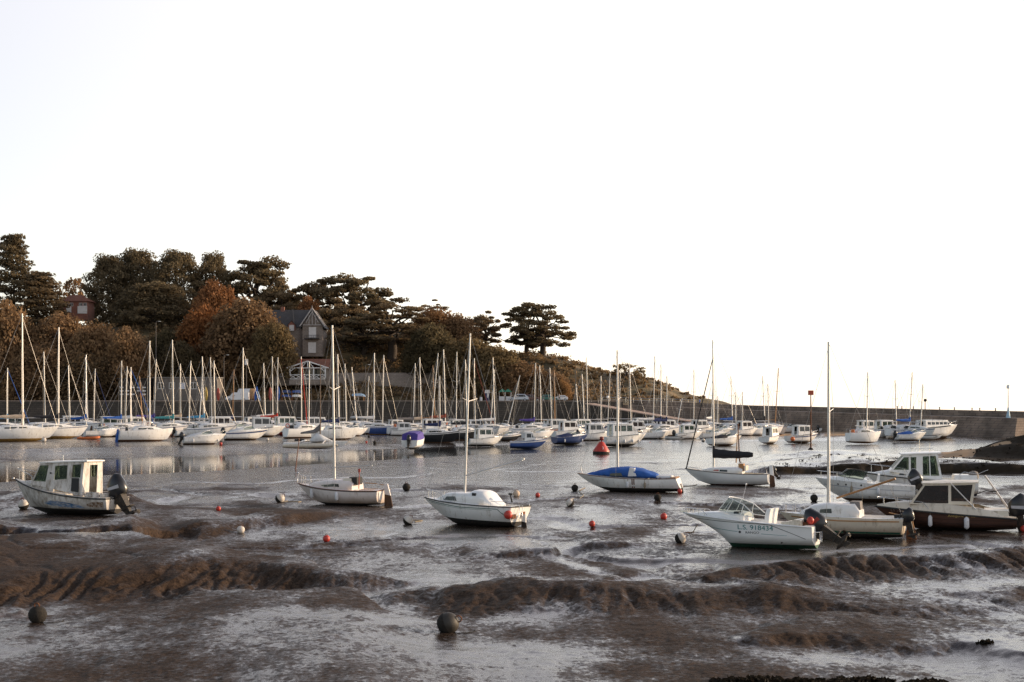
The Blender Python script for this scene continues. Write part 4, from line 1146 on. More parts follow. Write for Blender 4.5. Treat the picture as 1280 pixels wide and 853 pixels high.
def boat_k():
    t = near('K', 'motor_boat', 'burgundy clinker motor boat with cream deck, tinted hardtop and white fenders', 'motor boat', 162, -1, .5)
    h = Hull(6.1, 2.25, 1.08, .66, -.09, .13, .0, 2.0, .9, .45, .36, .14, 2.4)
    h.mesh('hull', [BURG, BLACKAF, RUB, CREAM], t, 20, cock=(.04, .44, .3))
    for z in (.78, .6, .42):
        h.patch('plank_line', paint('plank_shadow', (.02, .008, .008), .6), t, [(2.1, z + .12, z + .135), (0, z, z + .018), (-2.9, z - .06, z - .045)], 1, .008)
    h.sheer_tube('rub_rail', RUB, t, .04, -.01)
    # raised cream topsides above the burgundy hull
    mb = MB(); pts = [(0.02, .03), (.1, .06), (.16, .2), (.26, .32), (.36, .34), (.5, .36), (.64, .34), (.78, .28), (.9, .16), (.985, .04)]
    for sg in (1, -1):
        v = []
        for tt, up in pts:
            a = h.top(tt, sg, .02, .03); b_ = h.top(tt, sg, .02 + min(.1, h.hb(tt) * .3), .03 + up); c_ = h.top(tt, sg, .02 + min(.24, h.hb(tt) * .6), .03 + up + .01)
            v += [a, b_, c_]
        mb.add(v, [(3 * i + j, 3 * i + j + 1, 3 * i + 4 + j, 3 * i + 3 + j) for i in range(len(pts) - 1) for j in (0, 1)], 0, True)
    mb.build('coaming', CREAM, t)
    st = [(.5, .92, .36), (.64, .8, .37), (.78, .55, .3), (.9, .25, .17), (.98, .04, .04)]
    cabin(h, 'foredeck', CREAM, t, st)
    side = [(1.5, 1.25), (.85, 2.14), (-1.35, 2.2), (-1.2, 1.25)]
    holes = [[(1.34, 1.3), (.82, 2.08), (-.18, 2.1), (-.18, 1.3)], [(-.3, 1.4), (-.3, 2.1), (-1.22, 2.14), (-1.1, 1.4)]]
    wh = wheelhouse(t, 'windscreen_cabin', side, holes, .86, .76, 1.25, 2.15, CREAM, WINSM, roof=(.1, .12, .06, .05), roofmat=CREAM, th=.03, fz=.97)
    MB().tube((-.25, .95, 2.25), (-1.35, 1.0, 1.05), .03, .03, 6).build('grey_strut', ALU, t)
    MB().tube((-1.75, -.9, 2.45), (-2.75, -.85, .95), .045, .045, 6).build('fishing_pole_tube', ALU, t)
    MB().box((-.75, .1, 1.05), (.5, .7, .6), top=(.8, .9)).build('helm_seat', CREAM, t)
    MB().box((-2.2, 0, .85), (1.1, 1.7, .3), top=(.9, .95)).build('stern_bench', CREAM, t)
    MB().path([(-1.35, -.6, 1.62), (-1.8, -.6, 1.78), (-2.1, -.6, 1.72)], .02, 5).box((-2.1, -.6, 1.75), (.3, .06, .05)).build('rod_holder', DARKIN, t)
    outboard(t, (-3.0, 0, .72), R(12), 1.25, ENGGREY)
    MB().ball((-3.35, .42, .18), .16, 10).build('red_ball_fender', BUOYR, t)
    fender(h, t, 1.65, .82, .5, .1); fender(h, t, .6, .78, .52, .09); fender(h, t, -.95, .74, .55, .11)
    h.lettering('name_lettering', 'Antigone de Sol', paint('gold_lettering', (.5, .36, .13), .5), t, -.15, .72, .17, width=1.2)
    h.lettering('bow_lettering', 'LS 5265', paint('pale_lettering', (.3, .24, .22), .5), t, 2.35, .88, .15, width=.7)
    bow_rail(h, t, .6, .42, n=8)
    MB().tube((-1.22, .97, 1.0), (-1.22, .98, 1.3), .035, .035, 6).build('cleat', STEEL, t)


for f_ in (boat_a, boat_b, boat_c, boat_d, boat_e, boat_f, boat_g, boat_h, boat_j, boat_k):
    f_()

# ------------------------------------------------------------------ boats moored in the harbour behind
YG, MG = 'yachts moored in the harbour', 'motor boats moored in the harbour'


def bed(px):
    return float(np.interp(px, [-400, 400, 470, 620, 1000, 1045, 1150, 1230, 1700], [.82, .72, .42, .1, .08, .25, .25, .08, .05]))


def spot(px, base):
    if 538 < base < 542.6 and 20 < px < 1000:
        base += 5.5 * abs(math.sin(px * 3.17)) - 1.0          # stagger the back rows
    return at(px, base, bed(px))


def yacht(px, base, ytop, L, label, hull=WHITE, af=BROWNAF, cover=None, mast=ALU, th=-6, heel=0, pitch=0, stripe=NAVY, furl=None, rudder=None, lifebuoy=False, simple=True, fat=1.0):
    p = spot(px, base); s = F / p.y
    th = th + 31 if abs(th) < 45 else th
    th_, xm = R(th), .06 * L
    H = zat(ytop, p.y) - p.z
    B = .31 * L * fat
    # the mast foot stands at px: shift the hull so
    loc = Vector((p.x - xm * math.cos(th_), p.y - xm * math.sin(th_), p.z - .12))
    t = thing('sailing_yacht', label, 'sailing yacht', loc, th_, YG, R(heel + 3.2 * math.sin(px * 12.9)), R(pitch + 1.6 * math.sin(px * 7.7)))
    k = L / 10
    h = Hull(L, B, 1.55 + .055 * L, 1.22 + .045 * L, .05 * k, .11, -.02, 2.2, .76, .6 * k, None, .5 * k, 2.0)
    h.mesh('hull', [hull, af, stripe, WHITE], t, 12, stripe=(.92, .85) if stripe else None)
    st = [(.24, .27 * B, .2), (.3, .31 * B, .62), (.5, .29 * B, .58), (.66, .2 * B, .34), (.8, .06 * B, .03)]
    c = cabin(h, 'cabin', WHITE, t, st)
    for sg in (1, -1):
        side_window(h, st, 'window', WINDK, c, [(-.17 * L, .35), (.12 * L, .35), (.1 * L, .85), (-.17 * L, .85)], sg, .012, 3)
    cz = h.sh(.5) + .4 * k
    rig(h, t, xm, cz, H + .12, .115 if L > 8.6 else .095, mast, boom=.36 * L, cover=cover, zb=1.0 * k + .1, wr=.02, boom_up=.05, furl=furl, topr=.75)
    mb = MB()
    for sg in (1, -1):
        mb.path([h.top(a, sg, .08, .55) for a in (.02, .2, .5, .8, .97)], .012, 4)
        for a in (.02, .2, .4, .6, .8, .97):
            mb.tube(h.top(a, sg, .08, 0), h.top(a, sg, .08, .55), .013, .013, 4)
    mb.build('guard_rail', STEEL, t)
    if rudder:
        transom_rudder(h, t, rudder, 1, rudder, .5, h.zs + .25)
    if lifebuoy:
        MB().path([(h.P(.1, 1).x, B * .33 + .02 * 0, h.zs + .5 + 0) if False else (h.P(.12, 1).x + .3 * math.cos(a), B * .4, h.zs + .45 + .3 * math.sin(a)) for a in [2 * math.pi * i / 12 for i in range(13)]], .07, 6).build('lifebuoy', REDH, t)
    MB().box((-.36 * L, 0, h.zs + .3), (.12, B * .5, .5), top=(.8, .8)).build('cockpit_gear', DARKIN if int(px) % 3 else ORANGE, t)
    return t


def motor(px, base, L, kind, label, hull=WHITE, af=BROWNAF, th=-8, stripe=None, cover=None, engine=True, trim=WHITE, win=WINDK, heel=0, orange=False, fen=0):
    p = spot(px, base); th = th + 31 if abs(th) < 45 else th
    t = thing('motor_boat', label, 'motor boat', (p.x, p.y, p.z - .1), R(th), MG, R(heel))
    k = L / 6
    B = .38 * L
    sg0 = -1      # starboard faces the viewer when the bow points right
    h = Hull(L, B, 1.65 * k, 1.22 * k, .02, .16, 0, 2.0, .9, .55 * k, .34, .34 * k, 2.2)
    h.mesh('hull', [hull, af, stripe or trim, WHITE], t, 12, stripe=(.9, .72) if stripe else None, cock=(.05, .4, .35 * k))
    if kind in ('wheelhouse', 'fishing', 'cruiser', 'long'):
        f0, f1 = {'wheelhouse': (.2, -.26), 'fishing': (.16, -.1), 'cruiser': (.26, -.34), 'long': (.2, -.42)}[kind]
        zt = {'wheelhouse': 2.8, 'fishing': 2.6, 'cruiser': 2.8, 'long': 2.1}[kind] * k
        zb = h.sh(.5) - .02
        side = [(f0 * L, zb + .25 * k), (f0 * L - (.42 if kind != 'cruiser' else .85) * k, zt), (f1 * L, zt + .03), (f1 * L - .05, zb)]
        xs = np.linspace(f1 * L + .15 * k, f0 * L - (.55 if kind != 'cruiser' else .9) * k, {'wheelhouse': 3, 'fishing': 2, 'cruiser': 4, 'long': 6}[kind])
        holes = [[(a + .06, zb + (zt - zb) * .42), (b - .06, zb + (zt - zb) * .42), (b - .06, zt - .16 * k), (a + .06, zt - .14 * k)] for a, b in zip(xs[:-1], xs[1:])]
        x1, x2 = xs[-1] + .04, f0 * L
        zl = zb + (zt - zb) * .42
        frac = (zl - side[0][1]) / (zt - side[0][1])
        holes.append([(x1, zl), (side[0][0] + (side[1][0] - side[0][0]) * frac - .1, zl), (side[1][0] - .04, zt - .16 * k), (x1, zt - .16 * k)])
        wheelhouse(t, 'wheelhouse', side, holes, B * .41, B * .36, zb, zt, WHITE, win, roof=(.1, .16, .07, .06), roofmat=WHITE2, fz=.62)
        cabin(h, 'foredeck', trim, t, [(f0 + .49, B * .4, .24 * k), (.78, B * .28, .2 * k), (.92, B * .1, .04)])
    elif kind == 'covered':
        cb = MB(); rings = []
        for x, wd, zt in ((-.48 * L, .42 * B, 1.15 * k), (-.44 * L, .46 * B, 2.1 * k), (-.05 * L, .45 * B, 2.3 * k), (.1 * L, .42 * B, 2.25 * k), (.24 * L, .36 * B, 1.5 * k)):
            rings.append([(x, wd, h.zs - .02), (x, wd * .93, zt * .92), (x, wd * .6, zt), (x, 0, zt + .05), (x, -wd * .6, zt), (x, -wd * .93, zt * .92), (x, -wd, h.zs - .02)])
        cb.loft(rings, True, True, 0, False).build('canvas_cover', cover or CANVP, t)
        cabin(h, 'foredeck', trim, t, [(.7, B * .4, .2 * k), (.82, B * .26, .16 * k), (.93, B * .08, .03)])
    else:
        st = [(.46, B * .4, .2 * k), (.58, B * .37, .26 * k), (.74, B * .26, .2 * k), (.9, B * .1, .04)]
        fd = cabin(h, 'foredeck', WHITE2, t, st)
        zz = h.sh(.55)
        ws = [(.2 * L, 0, zz + .32 * k), (.17 * L, .22 * B, zz + .3 * k), (.05 * L, .38 * B, zz + .24 * k), (-.08 * L, .42 * B, zz + .2 * k)]
        up = [(.12 * L, 0, zz + .72 * k), (.1 * L, .2 * B, zz + .72 * k), (.01 * L, .34 * B, zz + .68 * k), (-.1 * L, .4 * B, zz + .4 * k)]
        gl = MB(); wf = MB()
        for sg in (1, -1):
            lo = [(x, y * sg, z) for x, y, z in ws]; hi = [(x, y * sg, z) for x, y, z in up]
            gl.add(lo + hi, [(i, i + 1, 5 + i, 4 + i) for i in range(3)]); wf.path(hi, .03, 5)
        fr = wf.build('windscreen_frame', WHITE2, t); gl.build('windscreen_glass', WINCL, fr)
        if cover:
            rings = [[(x, wd * math.cos(math.pi * i / 8), h.zs + (zt - h.zs) * math.sin(math.pi * i / 8) ** .6) for i in range(9)] for x, wd, zt in ((-.42 * L, .36 * B, 1.2 * k), (-.36 * L, .42 * B, 1.5 * k), (-.1 * L, .42 * B, 1.85 * k), (.08 * L, .34 * B, 1.72 * k), (.16 * L, .2 * B, 1.45 * k))]
            MB().loft(rings, True, True).build('canvas_hood', cover, t)
        else:
            for y in (.2 * B, -.2 * B):
                MB().loft([[(x0, y - .22, z), (x1, y - .22, z), (x1, y + .22, z), (x0, y + .22, z)] for x0, x1, z in ((-.2 * L, -.1 * L, .6 * k), (-.2 * L, -.1 * L, 1.1 * k), (-.21 * L, -.18 * L, 1.25 * k), (-.22 * L, -.2 * L, 1.6 * k))], True, True, 0, False).build('seat', CREAM, t)
    if engine:
        outboard(t, (-.52 * L, 0, 1.05 * k), R(20), .95 * k + .1, None)
    if kind != 'covered':
        bow_rail(h, t, .62, .42 * k, n=4, r=.018)
    for i in range(fen):
        fender(h, t, -.3 * L + .6 * L * i / max(1, fen - 1), .95 * k, .5 * k, .1 * k, FEND, sg0)
    if orange:
        MB().ball((-.5 * L, -.5 * B, .75 * k), .34, 10).build('orange_ball_fender', ORANGE, t)
    return t


def tender(px, base, L, label, mat, th=0):
    """inflatable tender: U-shaped tube, floor and transom"""
    p = spot(px, base)
    t = thing('inflatable_tender', label, 'dinghy', (p.x, p.y, p.z), R(th))
    r = .2; w = .55
    pts = [(-L / 2, w, r), (0, w, r), (L * .3, w * .9, r + .04), (L * .45, w * .5, r + .1), (L * .5, 0, r + .13), (L * .45, -w * .5, r + .1), (L * .3, -w * .9, r + .04), (0, -w, r), (-L / 2, -w, r)]
    MB().path(pts, [r * .7] + [r] * 7 + [r * .7], 8).build('tube', mat, t)
    MB().box((0, 0, .1), (L * .85, w * 1.7, .04)).build('floor', DARKIN, t)
    MB().box((-L * .42, 0, .24), (.05, w * 1.6, .36)).build('transom', WOODM, t)
    MB().box((-L * .1, 0, .34), (.2, w * 2, .04)).build('seat', WOODM, t)
    return t


def dinghy(px, base, L, label, mat, th=0, flip=False, z=None, inside=DARKIN):
    p = spot(px, base) if z is None else z
    t = thing('rowing_dinghy', label, 'dinghy', p, R(th), None, R(180) if flip else 0)
    h = Hull(L, L * .42, .75, .6, .08, .1, -.03, 2.0, .75, .25, None, .12, 2.2)
    h.mesh('hull', [mat, mat, RUB, inside], t, 10, cock=(.03, .8, .3))
    h.sheer_tube('gunwale', RUB, t, .03, 0, n=10)
    for a in (.3, .6):
        q = h.P(a, 1); MB().box((q.x, 0, q.z - .1), (.22, q.y * 2 - .06, .03)).build('thwart', WOODM, t)
    if flip:
        t.location.z += .75
    return t


Y = yacht
Y(29, 552, 392, 10.5, 'largest white yacht at far left with cream boom cover and ochre bottom', af=OCHREAF, cover=CANVC, stripe=None, th=-10)
Y(73, 548.5, 409, 9.6, 'white yacht with black boom cover, blue stripe and ochre bottom, second big hull from left', af=OCHREAF, cover=CANVK, th=-8)
Y(57, 545, 440, 8.6, 'white yacht behind, its mast standing between the two tallest leftmost masts', th=-4)
Y(9, 545, 460, 8, 'yacht with bright blue sail cover at the left picture edge', cover=CANVL, furl=(CANVB, .06), th=-12)
Y(88, 543.5, 457, 7.5, 'small white yacht with short bare mast just behind the black boom cover yacht', th=-8)
Y(107, 543.5, 441, 7.6, 'white yacht with mast leaning left and royal blue sail cover, left moorings', cover=CANVB, th=-40, heel=-8, pitch=-6)
Y(110, 541, 447, 7.8, 'white yacht with plain upright mast crossing behind the leaning mast of the left moorings', th=-5)
Y(117, 543, 461, 7.2, 'white yacht with furled navy foresail right behind the orange inflatable tender', furl=(CANVN, .06), th=-10)
Y(187, 552, 426, 7.4, 'white yacht with blue rudder lying alone in front of the left moorings', af=BROWNAF, rudder=CANVB, stripe=None, th=-3, pitch=-1, fat=1.08)
Y(151, 546, 451, 8, 'white yacht with drooping blue boom cover and brown rudder, left of blue-ruddered yacht', cover=CANVB, rudder=BROWNAF, th=4)
Y(156, 542, 458, 7.6, 'white yacht with cream bare boom between blue boom cover and white boom cover', th=-8)
Y(164, 541, 459, 8.4, 'yacht with white boom cover and blue furled foresail behind the blue-ruddered yacht', cover=CANVW, furl=(CANVB, .07), th=-15)
Y(179, 541, 470, 7.5, 'yacht with tilted varnished wooden mast behind the blue-ruddered yacht', mast=WOODM, th=-60, heel=4, hull=CREAM)
Y(192, 543, 449, 8.4, 'white yacht with violet boom cover close behind the blue-ruddered yacht', cover=CANVP, th=-10)
Y(217, 545.5, 425, 8.2, 'white yacht with teal boom cover and red lifebuoy', cover=CANVT, th=-5, lifebuoy=True)
Y(226, 541, 455, 7.8, 'yacht with cream boom cover just right of the teal-covered yacht', cover=CANVC, th=-8)
Y(236, 543, 451, 8, 'white yacht with warm cream mast and bare boom left of the pale outboard motor boat', mast=WOODM if False else ALU, hull=CREAM, th=-14)
Y(248, 540, 458, 7.4, 'yacht with mast leaning left above the pale outboard motor boat', th=-65, heel=-7)
Y(269, 542, 451, 7.8, 'white yacht with grey mast and white bow behind the pale outboard motor boat', th=-12)
Y(256, 539, 446, 8, 'yacht with light blue boom cover below the long building', cover=CANVL, th=-6)
Y(265, 538.5, 447, 7.5, 'white yacht with slim mast doubled beside the grey-masted yacht', th=-4)
Y(290, 538.5, 462, 7.2, 'small yacht with varnished mast in front of the white van', mast=WOODM, cover=CANVN, th=4)
Y(304, 540, 435, 9, 'yacht with tall mast and long forestay in front of the round white tank', th=-12)
Y(332, 538.5, 454, 7.8, 'white yacht with pale grey mast between the tall mast and the red boom cover', th=-8)
Y(341, 540, 446, 8.4, 'yacht with white boom cover behind the white motor cruiser', cover=CANVW, th=-6)
Y(346, 541, 447, 8.2, 'yacht with red boom cover behind the white motor cruiser', cover=CANVR, th=-6)
Y(377, 541, 446, 8.6, 'yacht with scarlet furled foresail in front of the boathouse', furl=(CANVR, .09), th=-68)
Y(386, 548, 452, 7.2, 'white yacht with plain hull and red lifebuoy behind the trimaran', th=10, stripe=None, lifebuoy=True, hull=WHITE2)
Y(424, 550, 443, 7, 'white yacht with rusty brown bottom and navy sail bag, right of the trimaran', cover=CANVN, th=-10, stripe=None)
Y(433, 541.5, 455, 7.8, 'yacht with thin mast just right of the navy sail bag', th=-6)
Y(447, 541, 459, 7.6, 'yacht with white boom cover and mast leaning right', cover=CANVW, th=-62, heel=8)
Y(458, 539, 470, 7.2, 'small white yacht with short grey mast under the upturned blue dinghy', th=-5)
Y(467, 541, 441, 8.4, 'yacht with triangular white boom cover behind the blue-hulled yacht', cover=CANVW, th=-8)
Y(478, 543.8, 444, 6.6, 'royal blue hulled yacht with red lifebuoy and white bow', hull=BLUEH, af=OCHREAF, stripe=WHITE, th=-25, pitch=2.5, lifebuoy=True)
Y(516, 541, 454, 8, 'yacht with grey-green boom cover behind the violet covered boat', cover=CANVG, th=-6)
Y(527, 541.5, 447, 8.2, 'yacht with tan boom cover behind the violet covered boat', cover=CANVC, th=-10)
Y(538, 542, 441, 8, 'yacht with mast leaning left behind the black-hulled yacht', th=-60, heel=-4)
Y(544, 538.5, 457, 7.5, 'small yacht with bare varnished mast left of the rust-red boom cover', mast=WOODM, th=-8)
Y(550, 554, 470, 6.4, 'black-hulled yacht with slack navy boom cover at the water edge', hull=BLACKH, af=BROWNAF, cover=CANVN, stripe=WHITE, th=-38)
Y(557, 541, 437, 9, 'yacht with rust-red boom cover and tall mast behind the black-hulled yacht', cover=CANVM, th=-6)
Y(570, 540, 440, 8, 'yacht with pale leaning mast right of the rust-red boom cover', th=-62, heel=-4)
Y(584, 551, 450, 6.8, 'dark-hulled yacht at the water edge behind the green-striped sailboat mast', hull=BLACKH, stripe=WHITE, th=-12, cover=CANVK)
Y(594, 541, 448, 8, 'yacht with brown furled foresail left of the information kiosk', furl=(CANVM, .06), th=-20)
Y(612, 541, 462, 7.6, 'yacht with slim mast leaning left beneath the information kiosk', th=-60, heel=-5)
Y(619, 541.5, 447, 8.4, 'yacht with white boom cover and upright mast, left of the steeply leaning mast', cover=CANVW, th=-6)
Y(631, 541, 467, 7.4, 'white yacht with steeply leaning silver mast below the silver car', th=-75, heel=-14)
Y(667, 546, 454, 7.8, 'yacht with stout silver mast and violet boom cover behind the blue fishing boat', cover=CANVP, th=-6)
Y(677, 541, 457, 7.8, 'white yacht with plain mast in front of the green car', th=-8)
Y(690, 539, 460, 7.6, 'white yacht with grey-blue mast right of the green car', th=-4, stripe=None)
Y(694, 541.5, 463, 7.8, 'yacht with warm-toned mast beside the low white car', mast=WOODM, th=-10, hull=CREAM)
Y(725, 541, 480, 7.2, 'yacht with short mast leaning right near the foot of the slipway', th=-65, heel=5)
Y(731, 543, 468, 7.8, 'white yacht with bare boom at the start of the slipway', th=-6)
Y(735, 540, 447, 8.6, 'yacht with tallest mast at the upper end of the slipway', th=-5)
Y(751, 540, 470, 7.6, 'grey-masted yacht halfway between slipway top and blue-tarp boat mast', th=-8, hull=CREAM)
_r = Y(759, 540, 466, 7.6, 'yacht with white radar ball on its mast', th=-4)
MB().ball((.06 * 7.6 - .25, 0, 7.2), .3, 10).build('radar_ball', WHITE2, _r)
Y(773, 541, 467, 7.8, 'yacht with plain mast just right of the blue-tarp boat mast', th=-10)
Y(789, 541, 453, 8.4, 'yacht with tall mast and slanting forestay in front of the lone headland tree', th=-16)
Y(816, 541, 445, 8.6, 'yacht with white boom cover and tall mast against the headland grass', cover=CANVW, th=-5)
Y(826, 540, 455, 8, 'yacht with pale mast rising above the bare headland slope', th=-8, cover=CANVN)
Y(833, 541, 470, 7.6, 'yacht with navy boom cover end right of the pale mast on the headland slope', cover=CANVN, th=-5)
Y(844, 543.5, 497, 7, 'white yacht with short mast leaning left below the headland tip', th=-62, heel=-9)
Y(867, 541, 462, 8, 'yacht with cream mast left of the black furled forestay', mast=ALU, th=-6, hull=CREAM)
Y(888, 541, 470, 7.8, 'yacht with slanting white boom cover right of the black furled forestay', cover=CANVW, th=30)
Y(897, 541, 495, 7, 'small white yacht with short mast beside the sailboat with black sail cover', th=-12)
Y(916, 543, 470, 7.8, 'yacht with blue boom cover before the root of the pier', cover=CANVB, th=-6)
Y(920, 540.5, 490, 7.2, 'yacht with bare grey mast just right of the blue boom cover before the pier', th=-10)
Y(927, 540, 490, 7, 'cream-hulled yacht, third mast right of the blue boom cover before the pier', th=-20, hull=CREAM)
Y(957, 540, 470, 7.8, 'yacht with dark boom cover in front of the middle of the pier', cover=CANVK, th=-6)
Y(961, 541, 480, 7.4, 'white yacht with plain mast against the middle of the pier', th=-8, hull=WHITE2)
Y(968, 541, 460, 8, 'yacht with brown leaning mast against the middle of the pier', mast=WOODM, th=-60, heel=-5)
Y(1083, 553.5, 465, 5.8, 'small white sloop standing alone on the sand in front of the pier', hull=WHITE2, stripe=None, th=-8)
Y(1121, 547.2, 475, 7.6, 'yacht beached near the pier with pale mast, left of the blue hood', th=-8)
Y(1136, 547.5, 465, 7.8, 'yacht beached near the pier with mast right of the glinting blue-hooded boat', th=-6, cover=CANVB)
Y(1150, 548.2, 480, 7, 'yacht with short leaning mast beached beside the long white launch', th=-60, heel=-4)

M_ = motor
M_(256, 556, 5.4, 'open', 'pale motor boat with muddy black outboard in front of left moorings', th=-8, stripe=None, fen=2, cover=CANVW)
M_(308, 550.5, 6.2, 'open', 'white sports boat with navy stripe and white hood, before the white motor cruiser', th=-8, stripe=NAVY, cover=CANVW)
M_(330, 546.5, 6.6, 'wheelhouse', 'white motor cruiser with dark cabin windows behind the sports boat', th=-14, engine=False)
M_(519, 561, 6.0, 'covered', 'white boat under a violet canvas cover at the water edge', th=80, cover=CANVP, af=BLACKAF)
M_(607, 557.5, 5.2, 'wheelhouse', 'white cabin boat with black outboard reflected in the channel', th=-6, win=WINCL, af=BLACKAF)
M_(661, 560.5, 4.9, 'fishing', 'small blue fishing boat with white bow and wheelhouse', hull=BLUEH, af=BLUEAF, th=-28, stripe=WHITE, engine=False)
M_(714, 555.5, 5.6, 'open', 'royal blue motor boat with blue canvas hood and white fenders', hull=NAVY, af=BLACKAF, th=-3, cover=CANVN, engine=False, fen=2)
M_(745, 551.5, 5.8, 'wheelhouse', 'white wheelhouse boat with two dark windows left of the red cone buoy', th=-10)
M_(781, 557.5, 6.6, 'cruiser', 'large white cruiser with curved roof and row of white fenders', th=-8, engine=False, fen=4, win=WINCL, af=BLACKAF)
M_(712, 548, 6.2, 'wheelhouse', 'white cabin boat with brown-tinted windows behind the royal blue motor boat', th=-4, engine=False, win=WINSM)
M_(820, 549.5, 5.8, 'open', 'white sports boat with black bottom right of the large curved-roof cruiser', th=-6, af=BLACKAF)
M_(807, 541, 6.8, 'cruiser', 'white motor cruiser with plain windows behind the large curved-roof cruiser', th=-5, engine=False)
M_(861, 549.5, 5.2, 'wheelhouse', 'white cabin boat with green-tinted window crossed by the black forestay', th=-8, win=WINGR)
M_(907, 557, 5.4, 'open', 'white motor boat with black canopy left of the thin mooring post', th=-4, cover=CANVK, engine=False)
M_(945, 545, 5.8, 'open', 'white launch with black engine in front of the pier root', th=-8)
M_(964, 554.5, 5.2, 'wheelhouse', 'squat white cabin boat with dark rear window right of the thin mooring post', th=25, win=WINDK, engine=False)
M_(1004, 553.5, 5.6, 'wheelhouse', 'white wheelhouse boat with orange ball fender beside the red-topped beacon', th=-4, engine=False, orange=True, stripe=NAVY)
M_(1039, 541, 4.8, 'open', 'small white motor boat on the sand just right of the cream sailboat mast', th=-30)
M_(1084, 546, 6, 'wheelhouse', 'white cabin boat with brown bottom beached behind the small sloop', th=-4, af=BROWNAF, engine=False, win=WINCL)
M_(1107, 546.8, 6.2, 'wheelhouse', 'white cabin boat with green-tinted wheelhouse and dark bottom by the pier', th=-4, af=BLACKAF, win=WINGR, engine=False)
M_(1139, 551, 5.2, 'open', 'white boat with bright blue hood on the sand before the pier', th=-15, cover=CANVB)
M_(1172, 548, 8.6, 'long', 'long white launch with row of cabin windows by the pier', th=-4, engine=False)
M_(634, 552, 4.8, 'open', 'white open boat with dark lower hull behind the small blue fishing boat', hull=BLACKH, stripe=WHITE, th=-8)
M_(892, 549, 4.8, 'open', 'white open boat right of the green-windowed cabin boat', th=-10, engine=False)
M_(507, 541, 5, 'wheelhouse', 'small white cabin boat just left behind the violet covered boat', th=-20, engine=False)
M_(700, 541, 6.4, 'cruiser', 'low white cruiser with orange stripe in the back row below the green car', th=-5, engine=False, stripe=ORANGE)
M_(650, 543, 6.2, 'open', 'white sports boat with white hood in the back row above the small blue fishing boat', th=-8, engine=False, cover=CANVW)
M_(757, 543, 5.6, 'open', 'white open boat right behind the two-windowed wheelhouse boat', th=-6, engine=False, cover=CANVN)
M_(412, 543, 6, 'open', 'white motor boat with light blue hood left of the navy sail bag', th=-10, cover=CANVL, engine=False)
M_(140, 540.5, 6.5, 'wheelhouse', 'white cabin boat with green-tinted windows behind the drooping blue boom cover', th=-6, engine=False, win=WINGR)
M_(280, 540.5, 6.6, 'cruiser', 'white cruiser with smoky tinted windows left of the white motor cruiser', th=-6, engine=False, win=WINSM)
M_(208, 541, 6, 'open', 'white sports boat with navy hood between two yachts near the long building', th=-6, engine=False, cover=CANVN)
for a_ in ((22, 541, 6.2, 'wheelhouse', 'white cabin boat seen between the far left mast and the next slim mast'), (95, 540, 6.4, 'cruiser', 'white cruiser in the back row behind the black boom cover end'), (128, 547, 5.4, 'open', 'white open boat left of the drooping blue boom cover'),
           (172, 544, 6.4, 'cruiser', 'white cruiser close behind the blue-ruddered yacht'), (240, 546.5, 5.4, 'open', 'white open boat between the teal-covered yacht and the grey-masted yacht'), (297, 541.5, 6, 'open', 'white open boat under the varnished mast before the white van'),
           (318, 540, 6, 'wheelhouse', 'white cabin boat in the back row under the long forestay of the tall mast'), (361, 540, 6.4, 'cruiser', 'white cruiser in the back row right of the red boom cover'), (399, 543, 6.2, 'cruiser', 'white cruiser behind the brown trimaran mast'),
           (441, 545.5, 5.4, 'open', 'white open boat left of the blue-hulled yacht stern'), (497, 543, 5.6, 'wheelhouse', 'white cabin boat right of the blue-hulled yacht bow'), (545, 545.5, 6.4, 'cruiser', 'white cruiser rising behind the black-hulled yacht'),
           (574, 543.5, 6, 'wheelhouse', 'white cabin boat between the rust-red boom cover and the pale leaning mast'), (600, 545, 6.2, 'cruiser', 'white cruiser behind the cabin boat reflected in the channel'), (627, 545.5, 5.8, 'open', 'white open boat under the steeply leaning mast'),
           (674, 549.5, 5.6, 'open', 'white open boat between the small blue fishing boat and the royal blue motor boat'), (691, 543.5, 6, 'wheelhouse', 'white cabin boat behind the bow of the royal blue motor boat'), (730, 545, 6.4, 'cruiser', 'white cruiser behind the two-windowed wheelhouse boat'),
           (772, 545, 6, 'open', 'white open boat behind the roof of the large curved-roof cruiser'), (797, 546, 6, 'wheelhouse', 'white cabin boat between the curved-roof cruiser and the black-bottomed sports boat'), (836, 545, 6.2, 'cruiser', 'white cruiser under the navy boom cover end'),
           (876, 544, 6, 'wheelhouse', 'white cabin boat right behind the black furled forestay'), (902, 545, 5.6, 'open', 'white open boat under the blue boom cover'), (932, 541, 5.8, 'wheelhouse', 'white cabin boat in the back row before the pier root'), (985, 541, 5.4, 'open', 'white open boat in the back row before the middle of the pier')):
    M_(*a_, th=-12 + (a_[0] * 7) % 17, engine=a_[0] % 3 == 0, win=(WINDK, WINCL, WINSM)[a_[0] % 3])
tender(111, 549.6, 3.0, 'orange inflatable tender lying on the mud of the left moorings', ORANGE, -4)
tender(218, 545.8, 2.4, 'small orange inflatable leaning on the teal-covered yacht', ORANGE, -20)
dinghy(358, 542, 3.6, 'red rowing dinghy left of the white yacht with red lifebuoy', REDH, -25)
dinghy(845, 550, 3.4, 'low white dinghy left of the green-windowed cabin boat', WHITE, -4)
dinghy(1161, 549.3, 4.2, 'flat white dinghy on the sand below the long launch', WHITE2, -3)
dinghy(1122, 549.5, 3.4, 'grey-white dinghy on the sand left of the blue hood', CREAM, 10)


